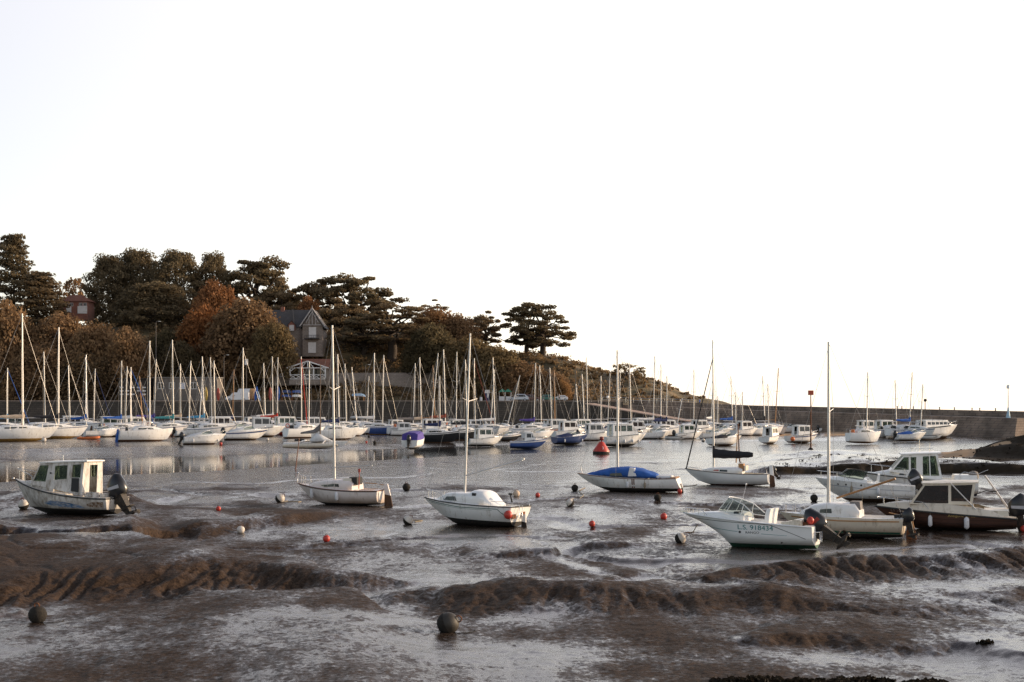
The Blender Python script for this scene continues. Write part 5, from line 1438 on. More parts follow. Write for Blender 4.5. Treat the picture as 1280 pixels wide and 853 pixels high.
def trimaran():
    p = spot(395, 561)
    t = thing('trimaran', 'low white trimaran with tented sail and brown mast at the channel edge', 'trimaran', (p.x, p.y, p.z - .05), R(-6))
    h = Hull(7.6, 1.2, .95, .7, .02, .1, 0, 2.0, .6, .3, None, .1, 2.0)
    h.mesh('hull', [WHITE2, BLACKAF, RUB, WHITE], t, 12)
    for y, mat in ((2.0, WHITE2), (-2.0, CREAM)):
        f = MB(); rings = []
        for i in range(11):
            a = i / 10; x = -3.4 + 6.4 * a; r = .3 * math.sin(math.pi * (.12 + .84 * a)) ** .5
            rings.append([(x, y + r * .8 * math.cos(q), .4 + .12 * a * a + r * math.sin(q)) for q in [2 * math.pi * k / 8 for k in range(8)]])
        f.loft(rings, True, True).build('float', mat, t)
    for x in (-1.4, 1.2):
        MB().path([(x, -2.0, .65), (x, -.8, .95), (x, .8, .95), (x, 2.0, .65)], .08, 6).build('crossbeam', ALU, t)
    for y in (1.25, -1.25):
        MB().box((-.1, y, .86), (2.5, 1.2, .02)).build('net', CANVK, t)
    zt = zat(455, p.y) - p.z
    MB().tube((.5, 0, .8), (.5, 0, zt), .08, .05, 6).build('mast', paint('brown_mast', (.1, .055, .035), .5), t)
    s = MB(); s.loft([[(x, -wd, z0), (x, -wd * .4, (z0 + z1) / 2), (x, 0, z1), (x, wd * .4, (z0 + z1) / 2), (x, wd, z0)] for x, wd, z0, z1 in ((.45, .15, 2.1, 2.9), (-.3, .28, 1.8, 2.25), (-1.8, .2, 1.75, 1.95))], True, True).build('sail_cover', CANVG, t)
    s = MB(); s.loft([[(x, -wd, .9), (x, -wd * .5, z1 * .75 + .25), (x, 0, z1), (x, wd * .5, z1 * .75 + .25), (x, wd, .9)] for x, wd, z1 in ((1.9, .1, 1.0), (1.0, .65, 1.45), (.1, .8, 2.0), (-.6, .7, 1.2))], True, True).build('tent', CANVW, t)
    MB().tube((.5, 0, zt * .95), (3.6, 0, .95), .012, .012, 4).build('forestay', WIRE, t)
    MB().box((-2.2, 1.0, 1.0), (1.2, .35, .25), top=(.9, .8)).build('black_stripe_bag', CANVK, t)


trimaran()

# ------------------------------------------------------------------ quay, pier, slipway, hill
GRANITE = masonry('dark_quay_stone', (.075, .06, .05), (.11, .09, .072), (.035, .03, .026), 1, .9, .42, stain=(.028, .026, .02), stain_amt=.8)
PIERST = masonry('pier_stone', (.27, .2, .155), (.34, .26, .205), (.15, .115, .095), 1, .9, .42, stain=(.05, .042, .034), stain_amt=.7)  # stone colour lightened to stand in for haze over the pier
COPING = paint('coping_stone', (.26, .2, .16), .85, var=.2, scale=2)
ROAD = paint('quay_paving', (.2, .17, .15), .9, var=.2, scale=.6, dirt=(.1, .085, .07), amount=.3)
QZ = 6.35
QL = [(-520, 270), (-108, 292), (-40, 302), (15.5, 306), (24, 308)]     # line of the quay face


def wall_strip(name, pts, z0, z1, th, mat, label, cat, batter=.0, parent=None, top=None):
    """masonry wall along a line of (x, y), z1 may be a list"""
    z1 = z1 if isinstance(z1, (list, tuple)) else [z1] * len(pts)
    mb = MB(); rings = []
    for i, (x, y) in enumerate(pts):
        a = Vector(pts[max(0, i - 1)]); b = Vector(pts[min(len(pts) - 1, i + 1)]); d = (b - a).normalized(); nrm = Vector((-d.y, d.x))
        f = Vector((x, y)) - nrm * batter; k = Vector((x, y)) + nrm * th; g = Vector((x, y))
        rings.append([(f.x, f.y, z0), (g.x, g.y, z1[i]), (k.x, k.y, z1[i]), (k.x, k.y, z0)])
    mb.loft(rings, True, True, 0, False)
    o = mb.build(name, mat, parent)
    if label:
        tag(o, label, cat)
    return o


qw = wall_strip('quay_wall', QL, -.6, QZ, 1.2, GRANITE, 'long dark stone quay wall below the car park', 'wall', .4)
wall_strip('coping', [(x, y + .02) for x, y in QL], QZ + .003, QZ + .16, .75, COPING, None, None, .12, qw)
mb = MB(); mb.add([(x, y + 1.0, QZ - .01) for x, y in QL] + [(x * 1.02, y + 38, QZ - .01) for x, y in QL], [(i, i + 1, len(QL) + i + 1, len(QL) + i) for i in range(len(QL) - 1)])
tag(mb.build('quay_road', ROAD), 'paved quayside with parked cars', 'road', kind='structure')

PL = [(24, 309.2), (47, 300), (66, 268), (84.2, 237)]
pw = wall_strip('pier', PL, -.8, [5.6, 4.6, 4.0, 3.45], 7.0, PIERST, 'long stone pier with raised parapet closing the harbour', 'pier', .9)
off = []
for i, (x, y) in enumerate(PL):
    a = Vector(PL[max(0, i - 1)]); b = Vector(PL[min(3, i + 1)]); d = (b - a).normalized(); n_ = Vector((-d.y, d.x)); e = Vector((x, y)) + n_ * 4.6 - (d * 1.4 if i == 3 else Vector((0, 0)))
    off.append((e.x, e.y))
wall_strip('parapet', off, 2.5, [6.75, 5.5, 5.0, 4.55], 1.0, PIERST, None, None, 0, pw)
# headland retaining wall behind the slipway and the slipway itself
s0, s1 = atY(731, 301, 5.75), atY(905, 286, .9)
d = (s1 - s0); dn = Vector((d.x, d.y, 0)).normalized(); nn = Vector((-dn.y, dn.x, 0))
sl = MB()
sl.loft([[s0 - nn * 0 + Vector((0, 0, -6.4)), s0, s0 + nn * 5, s0 + nn * 5 + Vector((0, 0, -6.4))], [s1 + Vector((0, 0, -1.6)), s1, s1 + nn * 5, s1 + nn * 5 + Vector((0, 0, -1.6))]], True, True, 0, False)
so = tag(sl.build('slipway', GRANITE), 'pale sloping slipway running down along the pier root', 'slipway')
cp = MB(); cp.loft([[s0 - nn * .15 + Vector((0, 0, .004)), s0 - nn * .15 + Vector((0, 0, .2)), s0 + nn * 5 + Vector((0, 0, .2)), s0 + nn * 5 + Vector((0, 0, .004))], [s1 - nn * .15 + Vector((0, 0, .004)), s1 - nn * .15 + Vector((0, 0, .2)), s1 + nn * 5 + Vector((0, 0, .2)), s1 + nn * 5 + Vector((0, 0, .004))]], True, True, 0, False)
cp.build('ramp_slab', paint('pink_concrete', (.36, .26, .21), .85, var=.12, scale=1), so)
rl = MB(); zz = Vector((0, 0, 1))
for i in range(13):
    q = s0 + Vector((1, 0, 0)) * (d.x * i / 12 * .75) + nn * 9 + Vector((0, 2, 0)); q.z = 6.2 - .05 * i
    rl.tube(q, q + zz * 1.1, .05, .05, 5)
for hgt in (1.1, .6):
    a = s0 + nn * 9 + Vector((0, 2, 0)); b = a + Vector((d.x * .75, 0, 0)); a.z, b.z = 6.2 + hgt, 5.6 + hgt
    rl.tube(a, b, .04, .04, 5)
tag(rl.build('railing', STEEL), 'thin railing along the promenade above the slipway', 'railing')

RID = np.array([(-900, 26), (0, 26), (300, 26), (500, 24), (560, 22.5), (600, 20.5), (640, 18.3), (700, 16.6), (735, 15.0), (760, 13.6), (800, 12.3), (830, 10.6), (850, 8.6), (880, 7.4), (905, 6.3), (930, 4.0), (960, -2)], float)


def hill_z(X, Y):
    px = CX + F * X / np.maximum(Y, 1)
    r = np.interp(px, RID[:, 0], RID[:, 1])
    y0 = np.interp(px, [0, 640, 735, 800, 1000], [326, 322, 317, 313, 311])
    s = nstep(0, 1, (Y - y0) / np.interp(px, [0, 600, 740, 900], [56, 52, 46, 40]))
    base = np.interp(px, [700, 735, 930, 960], [QZ - .3, QZ - .3, 4.2, -2])
    z = base + (r - base) * s
    z = z + fbm(X * .05, Y * .05, 4) * 1.6 * s * np.interp(px, [780, 900], [1, .25])
    return z - nstep(440, 620, Y) * 30


def hill_pt(px, Y):
    X = (px - CX) * Y / F
    return Vector((X, Y, float(hill_z(np.array([X]), np.array([Y]))[0])))


def build_hill():
    Yr = np.concatenate([np.arange(310, 400, 1.6), np.arange(400, 640, 8)]); u = np.concatenate([-np.geomspace(1.6, .44, 30), np.arange(-.43, .19, .0035)])
    X = Yr[:, None] * u[None, :]; Y = np.repeat(Yr[:, None], len(u), 1); z = hill_z(X, Y)
    nr, nc = X.shape; idx = np.arange(nr * nc).reshape(nr, nc)
    q = np.stack([idx[:-1, :-1], idx[:-1, 1:], idx[1:, 1:], idx[1:, :-1]], -1).reshape(-1, 4)
    me = bpy.data.meshes.new('hill'); fill_mesh(me, np.stack([X, Y, z], -1).reshape(-1, 3), q, True)
    m, n, l, b = nodes_of('hillside_ground')
    tc = n.new('ShaderNodeTexCoord'); t = n.new('ShaderNodeTexNoise'); t.inputs['Scale'].default_value = .12; t.inputs['Detail'].default_value = 9
    l.new(tc.outputs['Object'], t.inputs['Vector'])
    rp = n.new('ShaderNodeValToRGB'); e = rp.color_ramp.elements; e[0].position, e[1].position = .35, .7
    e[0].color = (.06, .04, .02, 1); e[1].color = (.24, .16, .08, 1); e2 = rp.color_ramp.elements.new(.55); e2.color = (.1, .075, .03, 1)
    l.new(t.outputs['Fac'], rp.inputs['Fac']); l.new(rp.outputs[0], b.inputs['Base Color']); b.inputs['Roughness'].default_value = .95
    bp = n.new('ShaderNodeBump'); bp.inputs['Distance'].default_value = .5; t2 = n.new('ShaderNodeTexNoise'); t2.inputs['Scale'].default_value = .9; t2.inputs['Detail'].default_value = 8
    l.new(tc.outputs['Object'], t2.inputs['Vector']); l.new(t2.outputs['Fac'], bp.inputs['Height']); l.new(bp.outputs[0], b.inputs['Normal'])
    me.materials.append(m)
    o = bpy.data.objects.new('hill', me); COL.objects.link(o); tag(o, 'wooded hill and headland behind the quay', 'hill', kind='structure')


build_hill()

def on_hill(px, py, Y0=318.0):
    Y = Y0
    while Y < 430:
        X = (px - CX) * Y / F
        if float(hill_z(np.array([X]), np.array([Y]))[0]) >= zat(py, Y):
            break
        Y += .5
    return Y


# ------------------------------------------------------------------ foliage
def leaf_mesh(name, clumps, size, rng, squash=.8):
    """clumps: (x, y, z, rx, ry, rz, leaves, tint): leaf-sized quads spread through clumps"""
    P, T = [], []
    for x, y, z, rx, ry, rz, n, ti in clumps:
        d = rng.normal(size=(n, 3)); d /= np.linalg.norm(d, axis=1)[:, None]
        r = rng.random(n)[:, None] ** .45
        p = d * r * np.array([rx, ry, rz]) + np.array([x, y, z])
        nn = d * np.array([1, 1, 1.3]) + rng.normal(size=(n, 3)) * .7; nn /= np.linalg.norm(nn, axis=1)[:, None]
        up = rng.normal(size=(n, 3)); a = np.cross(nn, up); a /= np.linalg.norm(a, axis=1)[:, None]; b = np.cross(nn, a)
        s = size * (.55 + .9 * rng.random(n))[:, None]
        a *= s; b *= s * squash
        P.append(np.stack([p - a * .6 - b * .35, p + a * .5 - b * .5, p + a * .7 + b * .3, p - a * .35 + b * .55], 1).reshape(-1, 3))
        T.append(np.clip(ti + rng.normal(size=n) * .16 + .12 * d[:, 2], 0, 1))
    P = np.concatenate(P); T = np.concatenate(T)
    me = bpy.data.meshes.new(name); fill_mesh(me, P, np.arange(len(P)).reshape(-1, 4))
    at_ = me.attributes.new('tint', 'FLOAT', 'FACE'); at_.data.foreach_set('value', T.astype(np.float32))
    me.materials.append(LEAF)
    return me


BARK = paint('dark_bark', (.05, .036, .027), .9, var=.4, scale=3, bump=.5)


def limb(mb, a, b, r0, r1, rng, bend=.12, n=4):
    a, b = Vector(a), Vector(b); L = (b - a).length; pts = []
    for i in range(n + 1):
        t = i / n; p = a.lerp(b, t)
        if 0 < i < n:
            p += Vector(rng.normal(size=3)) * L * bend * .4
        pts.append(p)
    mb.path(pts, [r0 + (r1 - r0) * i / n for i in range(n + 1)], 6)


def proto_cypress(k, h=15, r=7, trunk=.35, flat=.36, leaves=270, plates=50, low=.42, top=1.0):
    """spreading Monterey cypress or stone pine: level plates of foliage on forked limbs"""
    rng = np.random.default_rng(100 + k); mb = MB(); cl = []
    fork = Vector((rng.normal() * .2, rng.normal() * .2, h * trunk))
    limb(mb, (0, 0, -1.5), fork, .055 * h, .042 * h, rng, .04)
    for i in range(plates):
        a = i * 2.399 + rng.random() * .5; q = (i + .5) / plates
        z = h * (low + (top - low) * q); prof = math.sin(math.pi * min(1, .22 + .72 * q)) ** .7
        rad = r * prof * (.3 + .78 * rng.random() ** .7)
        c = Vector((math.cos(a) * rad, math.sin(a) * rad, z - .06 * rad + h * .05 * rng.normal()))
        if i % 2 == 0:
            limb(mb, fork + Vector((0, 0, h * .05 * (q * 4))), c - Vector((0, 0, .4)), .24 + .14 * rng.random(), .07, rng, .2)
        w_ = r * (.13 + .17 * rng.random())
        cl.append((c.x, c.y, c.z, w_ * (1 + .3 * rng.random()), w_, w_ * flat * (1 + .5 * rng.random()), leaves, .25 + .45 * rng.random()))
    limb(mb, fork, (0, 0, h * .9), .03 * h * .7, .06, rng, .1)
    return leaf_mesh('crown', cl, .33, rng), mb


def proto_dome(k, h=11, r=6.5, n=84, leaves=200, base=.1):
    """dense round-headed broadleaf crown"""
    rng = np.random.default_rng(200 + k); mb = MB(); cl = []
    limb(mb, (0, 0, -1.5), (0, 0, h * .5), .4, .25, rng, .05)
    for i in range(n):
        q = (i + .5) / n; ph = i * 2.399
        el = math.asin(min(1, base - .1 + q * (1.08 - base))) if q < .98 else math.pi / 2
        k_ = 1 - .22 * rng.random() - .1 * math.sin(3 * ph)
        x, y, z = math.cos(el) * math.cos(ph) * r * k_, math.cos(el) * math.sin(ph) * r * k_, h * (base + (1 - base) * math.sin(el) * (.8 + .2 * k_))
        w_ = 1.25 + 1.0 * rng.random()
        cl.append((x * .9, y * .9, z - w_ * .6, w_, w_, w_ * .85, leaves, .2 + .55 * rng.random()))
        if i % 6 == 0:
            limb(mb, (0, 0, h * .35), (x * .8, y * .8, z - .8), .14, .04, rng)
    for i in range(10):
        a = i * 2.4; cl.append((math.cos(a) * r * .4, math.sin(a) * r * .4, h * (.25 + .05 * i), r * .4, r * .4, 1.6, 90, .12))
    return leaf_mesh('crown', cl, .3, rng), mb


def proto_pine(k, h=22, r=7.5, n=78, leaves=270):
    """tall dark pine with a lumpy, deep crown"""
    rng = np.random.default_rng(300 + k); mb = MB(); cl = []
    limb(mb, (0, 0, -2), (rng.normal() * .5, 0, h * .55), .55, .4, rng, .03)
    limb(mb, (0, 0, h * .5), (rng.normal() * .6, rng.normal() * .6, h * .94), .4, .08, rng, .05)
    for i in range(n):
        q = (i + .5) / n; a = i * 2.399 + rng.random() * .4
        z = h * (.3 + .7 * q); prof = (math.sin(math.pi * min(1, .3 + .66 * q))) ** .6
        rad = r * prof * (.3 + .7 * rng.random() ** .5)
        c = (math.cos(a) * rad, math.sin(a) * rad, z)
        w_ = 1.4 + 1.1 * rng.random()
        cl.append((*c, w_ * 1.2, w_ * 1.2, w_ * .62, leaves, .2 + .4 * rng.random()))
        if i % 3 == 0:
            limb(mb, (0, 0, z - rad * .25), (c[0] * .9, c[1] * .9, z - .3), .14, .05, rng)
    return leaf_mesh('crown', cl, .32, rng), mb


def proto_cedar(k, h=24, r=8):
    """broad cone of layered, drooping boughs"""
    rng = np.random.default_rng(400 + k); mb = MB(); cl = []
    limb(mb, (0, 0, -2), (0, 0, h * .97), .55, .06, rng, .02, 6)
    for i in range(64):
        q = (i + .5) / 64; z = h * (.12 + .88 * q); rad = r * (1.05 - q) ** .75 * (.45 + .6 * rng.random()); a = i * 2.399
        c = (math.cos(a) * rad, math.sin(a) * rad, z - rad * .12); w_ = 1.1 + 1.5 * (1 - q) * rng.random() + .3
        cl.append((*c, w_ * 1.3, w_ * 1.3, w_ * .4, 230, .2 + .4 * rng.random()))
        if i % 2 == 0:
            limb(mb, (0, 0, z), c, .12, .04, rng, .08)
    return leaf_mesh('crown', cl, .32, rng), mb


def proto_open(k, h=8, r=4.5):
    """small wind-blown tree with gaps where the sky shows through"""
    rng = np.random.default_rng(500 + k); mb = MB(); cl = []
    limb(mb, (0, 0, -1), (.2, 0, h * .4), .22, .16, rng, .06)
    for i in range(26):
        a = i * 2.399; q = (i + .5) / 26; z = h * (.42 + .56 * q); rad = r * math.sin(math.pi * (.2 + .7 * q)) * (.3 + .7 * rng.random())
        c = (math.cos(a) * rad, math.sin(a) * rad, z); w_ = .7 + .5 * rng.random()
        cl.append((*c, w_, w_, w_ * .7, 34, .3 + .4 * rng.random()))
        limb(mb, (.2, 0, h * .38), c, .08, .03, rng)
    return leaf_mesh('crown', cl, .36, rng), mb


def trunk_mesh(mb):
    o = mb.build('trunk', BARK); me = o.data; bpy.data.objects.remove(o); return me


PROTO = {}
for nm, fn, ks in (('cypress', proto_cypress, (1, 2, 3)), ('dome', proto_dome, (1, 2, 3)), ('pine', proto_pine, (1, 2, 3)), ('cedar', proto_cedar, (1,)), ('open', proto_open, (1, 2))):
    for k in ks:
        c_, t_ = fn(k); PROTO[nm, k] = (c_, trunk_mesh(t_))
PROTO['big', 1] = (lambda q: (q[0], trunk_mesh(q[1])))(proto_cypress(11, 15, 7.6, .3, .3, 260, 46, .36))
PROTO['big', 2] = (lambda q: (q[0], trunk_mesh(q[1])))(proto_cypress(14, 15, 7.0, .42, .3, 260, 42, .32))
PROTO['umbrella', 1] = (lambda q: (q[0], trunk_mesh(q[1])))(proto_cypress(21, 12, 6, .5, .2, 90, 22, .74))
DK, DKB, BRN, BRN2, ORG, OLV, GRN = (.16, .122, .07), (.18, .128, .072), (.25, .155, .08), (.22, .135, .07), (.26, .125, .055), (.19, .135, .066), (.11, .086, .045)  # leaf colours raised so that haze lifting the dark tones is painted in


def tree(name, px, ytop, ybase, Y, kind, k, width, col, label, rz=None, group='trees on the hill'):
    """tree whose crown top, foot and width in pixels of the photo are given at depth Y"""
    z0, z1 = zat(ybase, Y), zat(ytop, Y); me = PROTO[kind, k]
    zs = [v.co.z for v in me[0].vertices]; xs = [math.hypot(v.co.x, v.co.y) for v in me[0].vertices]
    t = thing(name, label, 'tree', atY(px, Y, z0), rz if rz is not None else (px * .37) % 6.28, group)
    sz = (z1 - z0) / max(zs); sx = 1.2 * width * Y / F / (2 * sorted(xs)[int(len(xs) * .985)])
    t.scale = (sx, sx, sz)
    for n_, m_ in (('crown', me[0]), ('trunk', me[1])):
        o = bpy.data.objects.new(n_, m_); COL.objects.link(o); o.parent = t
        o.color = (*col, 1)
    return t


T = tree
T('cedar_tree', 16, 291, 470, 385, 'cedar', 1, 92, DK, 'tall dark layered cedar at the far left edge')
T('cedar_tree', 50, 338, 470, 380, 'cedar', 1, 112, DKB, 'lower brown-green cedar right of the tall left edge cedar', 2.0)
T('small_tree', 92, 345, 420, 410, 'open', 1, 40, BRN, 'thin see-through tree behind the red-roofed house', group=None)
T('pine_tree', 138, 316, 450, 400, 'pine', 1, 64, DK, 'dark pine right of the red-roofed house, leftmost of the pine row')
T('pine_tree', 172, 309, 450, 405, 'pine', 2, 64, DK, 'second dark pine of the row, its domed top tallest of all', 1.2)
T('pine_tree', 222, 311, 450, 400, 'pine', 3, 74, DK, 'broad dark pine in the middle of the pine row', .4)
T('pine_tree', 266, 313, 450, 408, 'pine', 1, 52, DK, 'narrow dark pine right of the broad pine, left of the flat-topped cypress', 3.0)
T('pine_tree', 192, 352, 455, 380, 'pine', 2, 92, DK, 'low dark pine filling the front of the pine row', 2.6)
T('cypress_tree', 322, 319, 430, 405, 'cypress', 1, 88, DK, 'flat-topped cypress against the sky above the round holm oak')
T('cypress_tree', 352, 350, 440, 400, 'cypress', 2, 66, DKB, 'low cypress behind the villa roof left of the saw-toothed cypress')
T('autumn_tree', 268, 345, 440, 378, 'dome', 1, 62, ORG, 'rust orange tree below the narrow dark pine')
T('autumn_tree', 256, 380, 470, 352, 'dome', 2, 76, (.24, .105, .04), 'russet tree left of the round holm oak')
T('holm_oak', 306, 369, 474, 345, 'dome', 3, 100, BRN2, 'big round brown holm oak left of the stone villa')
T('holm_oak', 341, 398, 474, 336, 'dome', 1, 58, OLV, 'dark green holm oak against the villa wall', 2.2)
T('holm_oak', 8, 372, 500, 345, 'dome', 2, 78, BRN, 'sunlit brown oak at the left picture edge below the cedar')
T('holm_oak', 75, 388, 480, 350, 'dome', 3, 90, BRN2, 'brown rounded oak in front of the red-roofed house', 1.1)
T('holm_oak', 118, 398, 500, 338, 'dome', 1, 76, BRN, 'golden brown oak right of the one before the red-roofed house', .6)
T('holm_oak', 158, 406, 505, 333, 'dome', 2, 62, BRN, 'warm brown oak above the long low building', 2.9)
T('holm_oak', 52, 425, 515, 330, 'dome', 1, 84, BRN2, 'dark brown oak low behind the two tallest left masts', 3.7)
T('holm_oak', 108, 440, 520, 328, 'dome', 3, 92, (.12, .08, .042), 'shadowed brown oak low above the left quay', 5.0)
T('small_tree', 207, 408, 470, 350, 'dome', 2, 40, GRN, 'dark shrub-like tree behind the tall street lamp', group=None)
T('holm_oak', 226, 424, 488, 338, 'dome', 3, 56, (.1, .075, .04), 'dark low oak above the long building roof', 1.9)
T('cypress_tree', 396, 348, 440, 398, 'cypress', 3, 56, DKB, 'cypress directly behind the villa gable')
T('cypress_tree', 440, 339, 440, 395, 'cypress', 1, 96, DK, 'saw-toothed cypress tallest right of the villa', 2.4)
T('cypress_tree', 428, 372, 452, 380, 'cypress', 2, 78, DKB, 'drooping cypress just right of the villa gable', 4.0)
T('autumn_tree', 386, 369, 420, 385, 'dome', 2, 34, ORG, 'small orange tree peeping above the villa ridge')
T('cypress_tree', 491, 372, 450, 352, 'big', 2, 108, DKB, 'wide dark cypress with thick trunk before the white house', 1.0)
T('cypress_tree', 455, 392, 456, 356, 'cypress', 3, 70, DK, 'dark bough-laden cypress left of the thick-trunked wide cypress', .3)
T('umbrella_pine', 540, 374, 430, 400, 'umbrella', 1, 40, DKB, 'small umbrella pine on the skyline', group=None)
T('autumn_tree', 543, 381, 450, 372, 'dome', 1, 76, (.22, .12, .055), 'golden brown tree below the umbrella pine', 3.3)
T('holm_oak', 572, 390, 460, 370, 'dome', 3, 62, BRN2, 'brown oak right of the golden brown tree', 5.2)
T('holm_oak', 538, 402, 470, 342, 'dome', 2, 66, (.11, .085, .044), 'dark rounded oak above the white gabled hut', .9)
T('holm_oak', 585, 418, 480, 338, 'dome', 1, 74, OLV, 'olive oak behind the green-striped sailboat mast', 2.0)
T('cypress_tree', 606, 388, 446, 378, 'cypress', 2, 42, DKB, 'small cypress on the skyline left of the great twin cypresses', 5.6)
T('cypress_tree', 658, 378, 455, 372, 'big', 1, 66, DK, 'left of the two great cypresses on the headland, with leaning limbs', .6)
T('cypress_tree', 678, 380, 455, 369, 'big', 2, 72, DK, 'right of the two great cypresses on the headland, with straight trunk', 2.1)
T('holm_oak', 622, 430, 500, 335, 'dome', 3, 74, OLV, 'olive bush-like oak above the green-roofed stalls', 4.1)
T('holm_oak', 652, 450, 500, 332, 'dome', 2, 66, BRN2, 'brown bush-like oak above the silver car', .2)
T('holm_oak', 688, 462, 504, 330, 'dome', 1, 54, BRN, 'golden bush-like oak above the green car', 3.9)
T('holm_oak', 702, 474, 504, 326, 'dome', 2, 26, (.26, .15, .065), 'small sunlit golden bush beside the low white car', 1.5)
T('small_tree', 782, 453, 481, 352, 'open', 2, 42, OLV, 'lone see-through tree on the bare headland', 1.0, None)
T('small_tree', 802, 462, 483, 352, 'open', 1, 14, OLV, 'tiny tree just right of the lone headland tree', 1.0, None)
T('small_tree', 645, 440, 462, 366, 'open', 2, 44, OLV, 'pale wispy bush at the foot of the great twin cypresses', 2.0, None)


def undergrowth():
    rng = np.random.default_rng(77); cl = []
    for i in range(3300):
        px = -120 + 1000 * rng.random(); Y = 321 + 60 * rng.random() ** 1.3
        if px > 730 and rng.random() < (px - 700) / 230:
            continue
        X = (px - CX) * Y / F; z = float(hill_z(np.array([X]), np.array([Y]))[0])
        if z < QZ + .15:
            continue
        w_ = (.6 + 1.0 * rng.random()) * (1 if px < 690 else .75 if px < 760 else .5)
        cl.append((X, Y, z + w_ * .35, w_ * 1.3, w_, w_ * .8, 26, .15 + .6 * rng.random()))
    me = leaf_mesh('undergrowth', cl, .42, rng)
    o = bpy.data.objects.new('undergrowth', me); COL.objects.link(o); o.color = (.22, .145, .075, 1)
    tag(o, 'brown scrub covering the hillside', 'undergrowth', kind='stuff')


undergrowth()

# ------------------------------------------------------------------ buildings
VSTONE = masonry('villa_stone', (.27, .225, .19), (.35, .29, .25), (.19, .16, .14), 1, .7, .35, stain=(.12, .1, .08), stain_amt=.5)
SLATE = masonry('slate_roof', (.075, .07, .072), (.1, .094, .096), (.05, .047, .048), 2, .5, .3, .7, stain=(.06, .05, .04))
TILE = masonry('red_tile_roof', (.26, .1, .06), (.33, .13, .08), (.14, .06, .04), 2, .4, .35, .85, stain=(.1, .06, .045))
WHITEP = paint('white_wall_paint', (.72, .70, .68), .7, var=.08, scale=1, dirt=(.4, .36, .32), amount=.2)
PALEBL = paint('pale_blue_render', (.55, .58, .66), .8, var=.1, scale=1)
GREYR = paint('grey_brown_render', (.16, .14, .125), .85, var=.15, scale=1, dirt=(.09, .08, .07), amount=.4)
REDBR = masonry('red_brick', (.3, .1, .07), (.36, .14, .09), (.3, .22, .18), 3)


def gable(t, name, x0, x1, y0, y1, z0, z1, zr, wall, roofm, along='x', over=.35):
    """walls and pitched roof; ridge along x or y"""
    mb = MB()
    if along == 'x':
        mb.loft([[(x, y0, z0), (x, y0, z1), (x, (y0 + y1) / 2, zr - .12), (x, y1, z1), (x, y1, z0)] for x in (x0, x1)], True, True, 0, False)
        w_ = mb.build(name, wall, t); r = MB(); ym = (y0 + y1) / 2; k = (zr - z1) / (ym - y0)
        for a, b in ((y0 - over, ym), (y1 + over, ym)):
            za = z1 - over * k
            r.loft([[(x, a, za), (x, b, zr), (x, b, zr + .16), (x, a, za + .16)] for x in (x0 - over, x1 + over)], True, True, 0, False)
    else:
        mb.loft([[(x0, y, z0), (x0, y, z1), ((x0 + x1) / 2, y, zr - .12), (x1, y, z1), (x1, y, z0)] for y in (y0, y1)], True, True, 0, False)
        w_ = mb.build(name, wall, t); r = MB(); xm = (x0 + x1) / 2; k = (zr - z1) / (xm - x0)
        for a, b in ((x0 - over, xm), (x1 + over, xm)):
            za = z1 - over * k
            r.loft([[(a, y, za), (b, y, zr), (b, y, zr + .16), (a, y, za + .16)] for y in (y0 - over, y1)], True, True, 0, False)
    r.build('roof', roofm, t)
    return w_


def window(t, x, y, z, w, h, frame=WHITEP, pane=WINDK, shutter=None, n=(0, -1)):
    """framed window in a wall facing the harbour (towards -y)"""
    f = MB().panel([(-w / 2 - .1, -.1), (w / 2 + .1, -.1), (w / 2 + .1, h + .1), (-w / 2 - .1, h + .1)], [[(-w / 2, 0), (-.04, 0), (-.04, h), (-w / 2, h)], [(.04, 0), (w / 2, 0), (w / 2, h), (.04, h)]], (x, y - .02, z), (1, 0, 0), (0, 0, 1), (0, -1, 0), .07)
    o = f.build('window', frame, t)
    MB().add([(x - w / 2, y - .03, z), (x + w / 2, y - .03, z), (x + w / 2, y - .03, z + h), (x - w / 2, y - .03, z + h)], [(0, 1, 2, 3)]).build('pane', pane, o)
    if shutter:
        for sg in (-1, 1):
            MB().box((x + sg * (w * .75 + .12), y - .04, z + h / 2), (w * .46, .05, h + .1)).build('shutter', shutter, o)
    return o


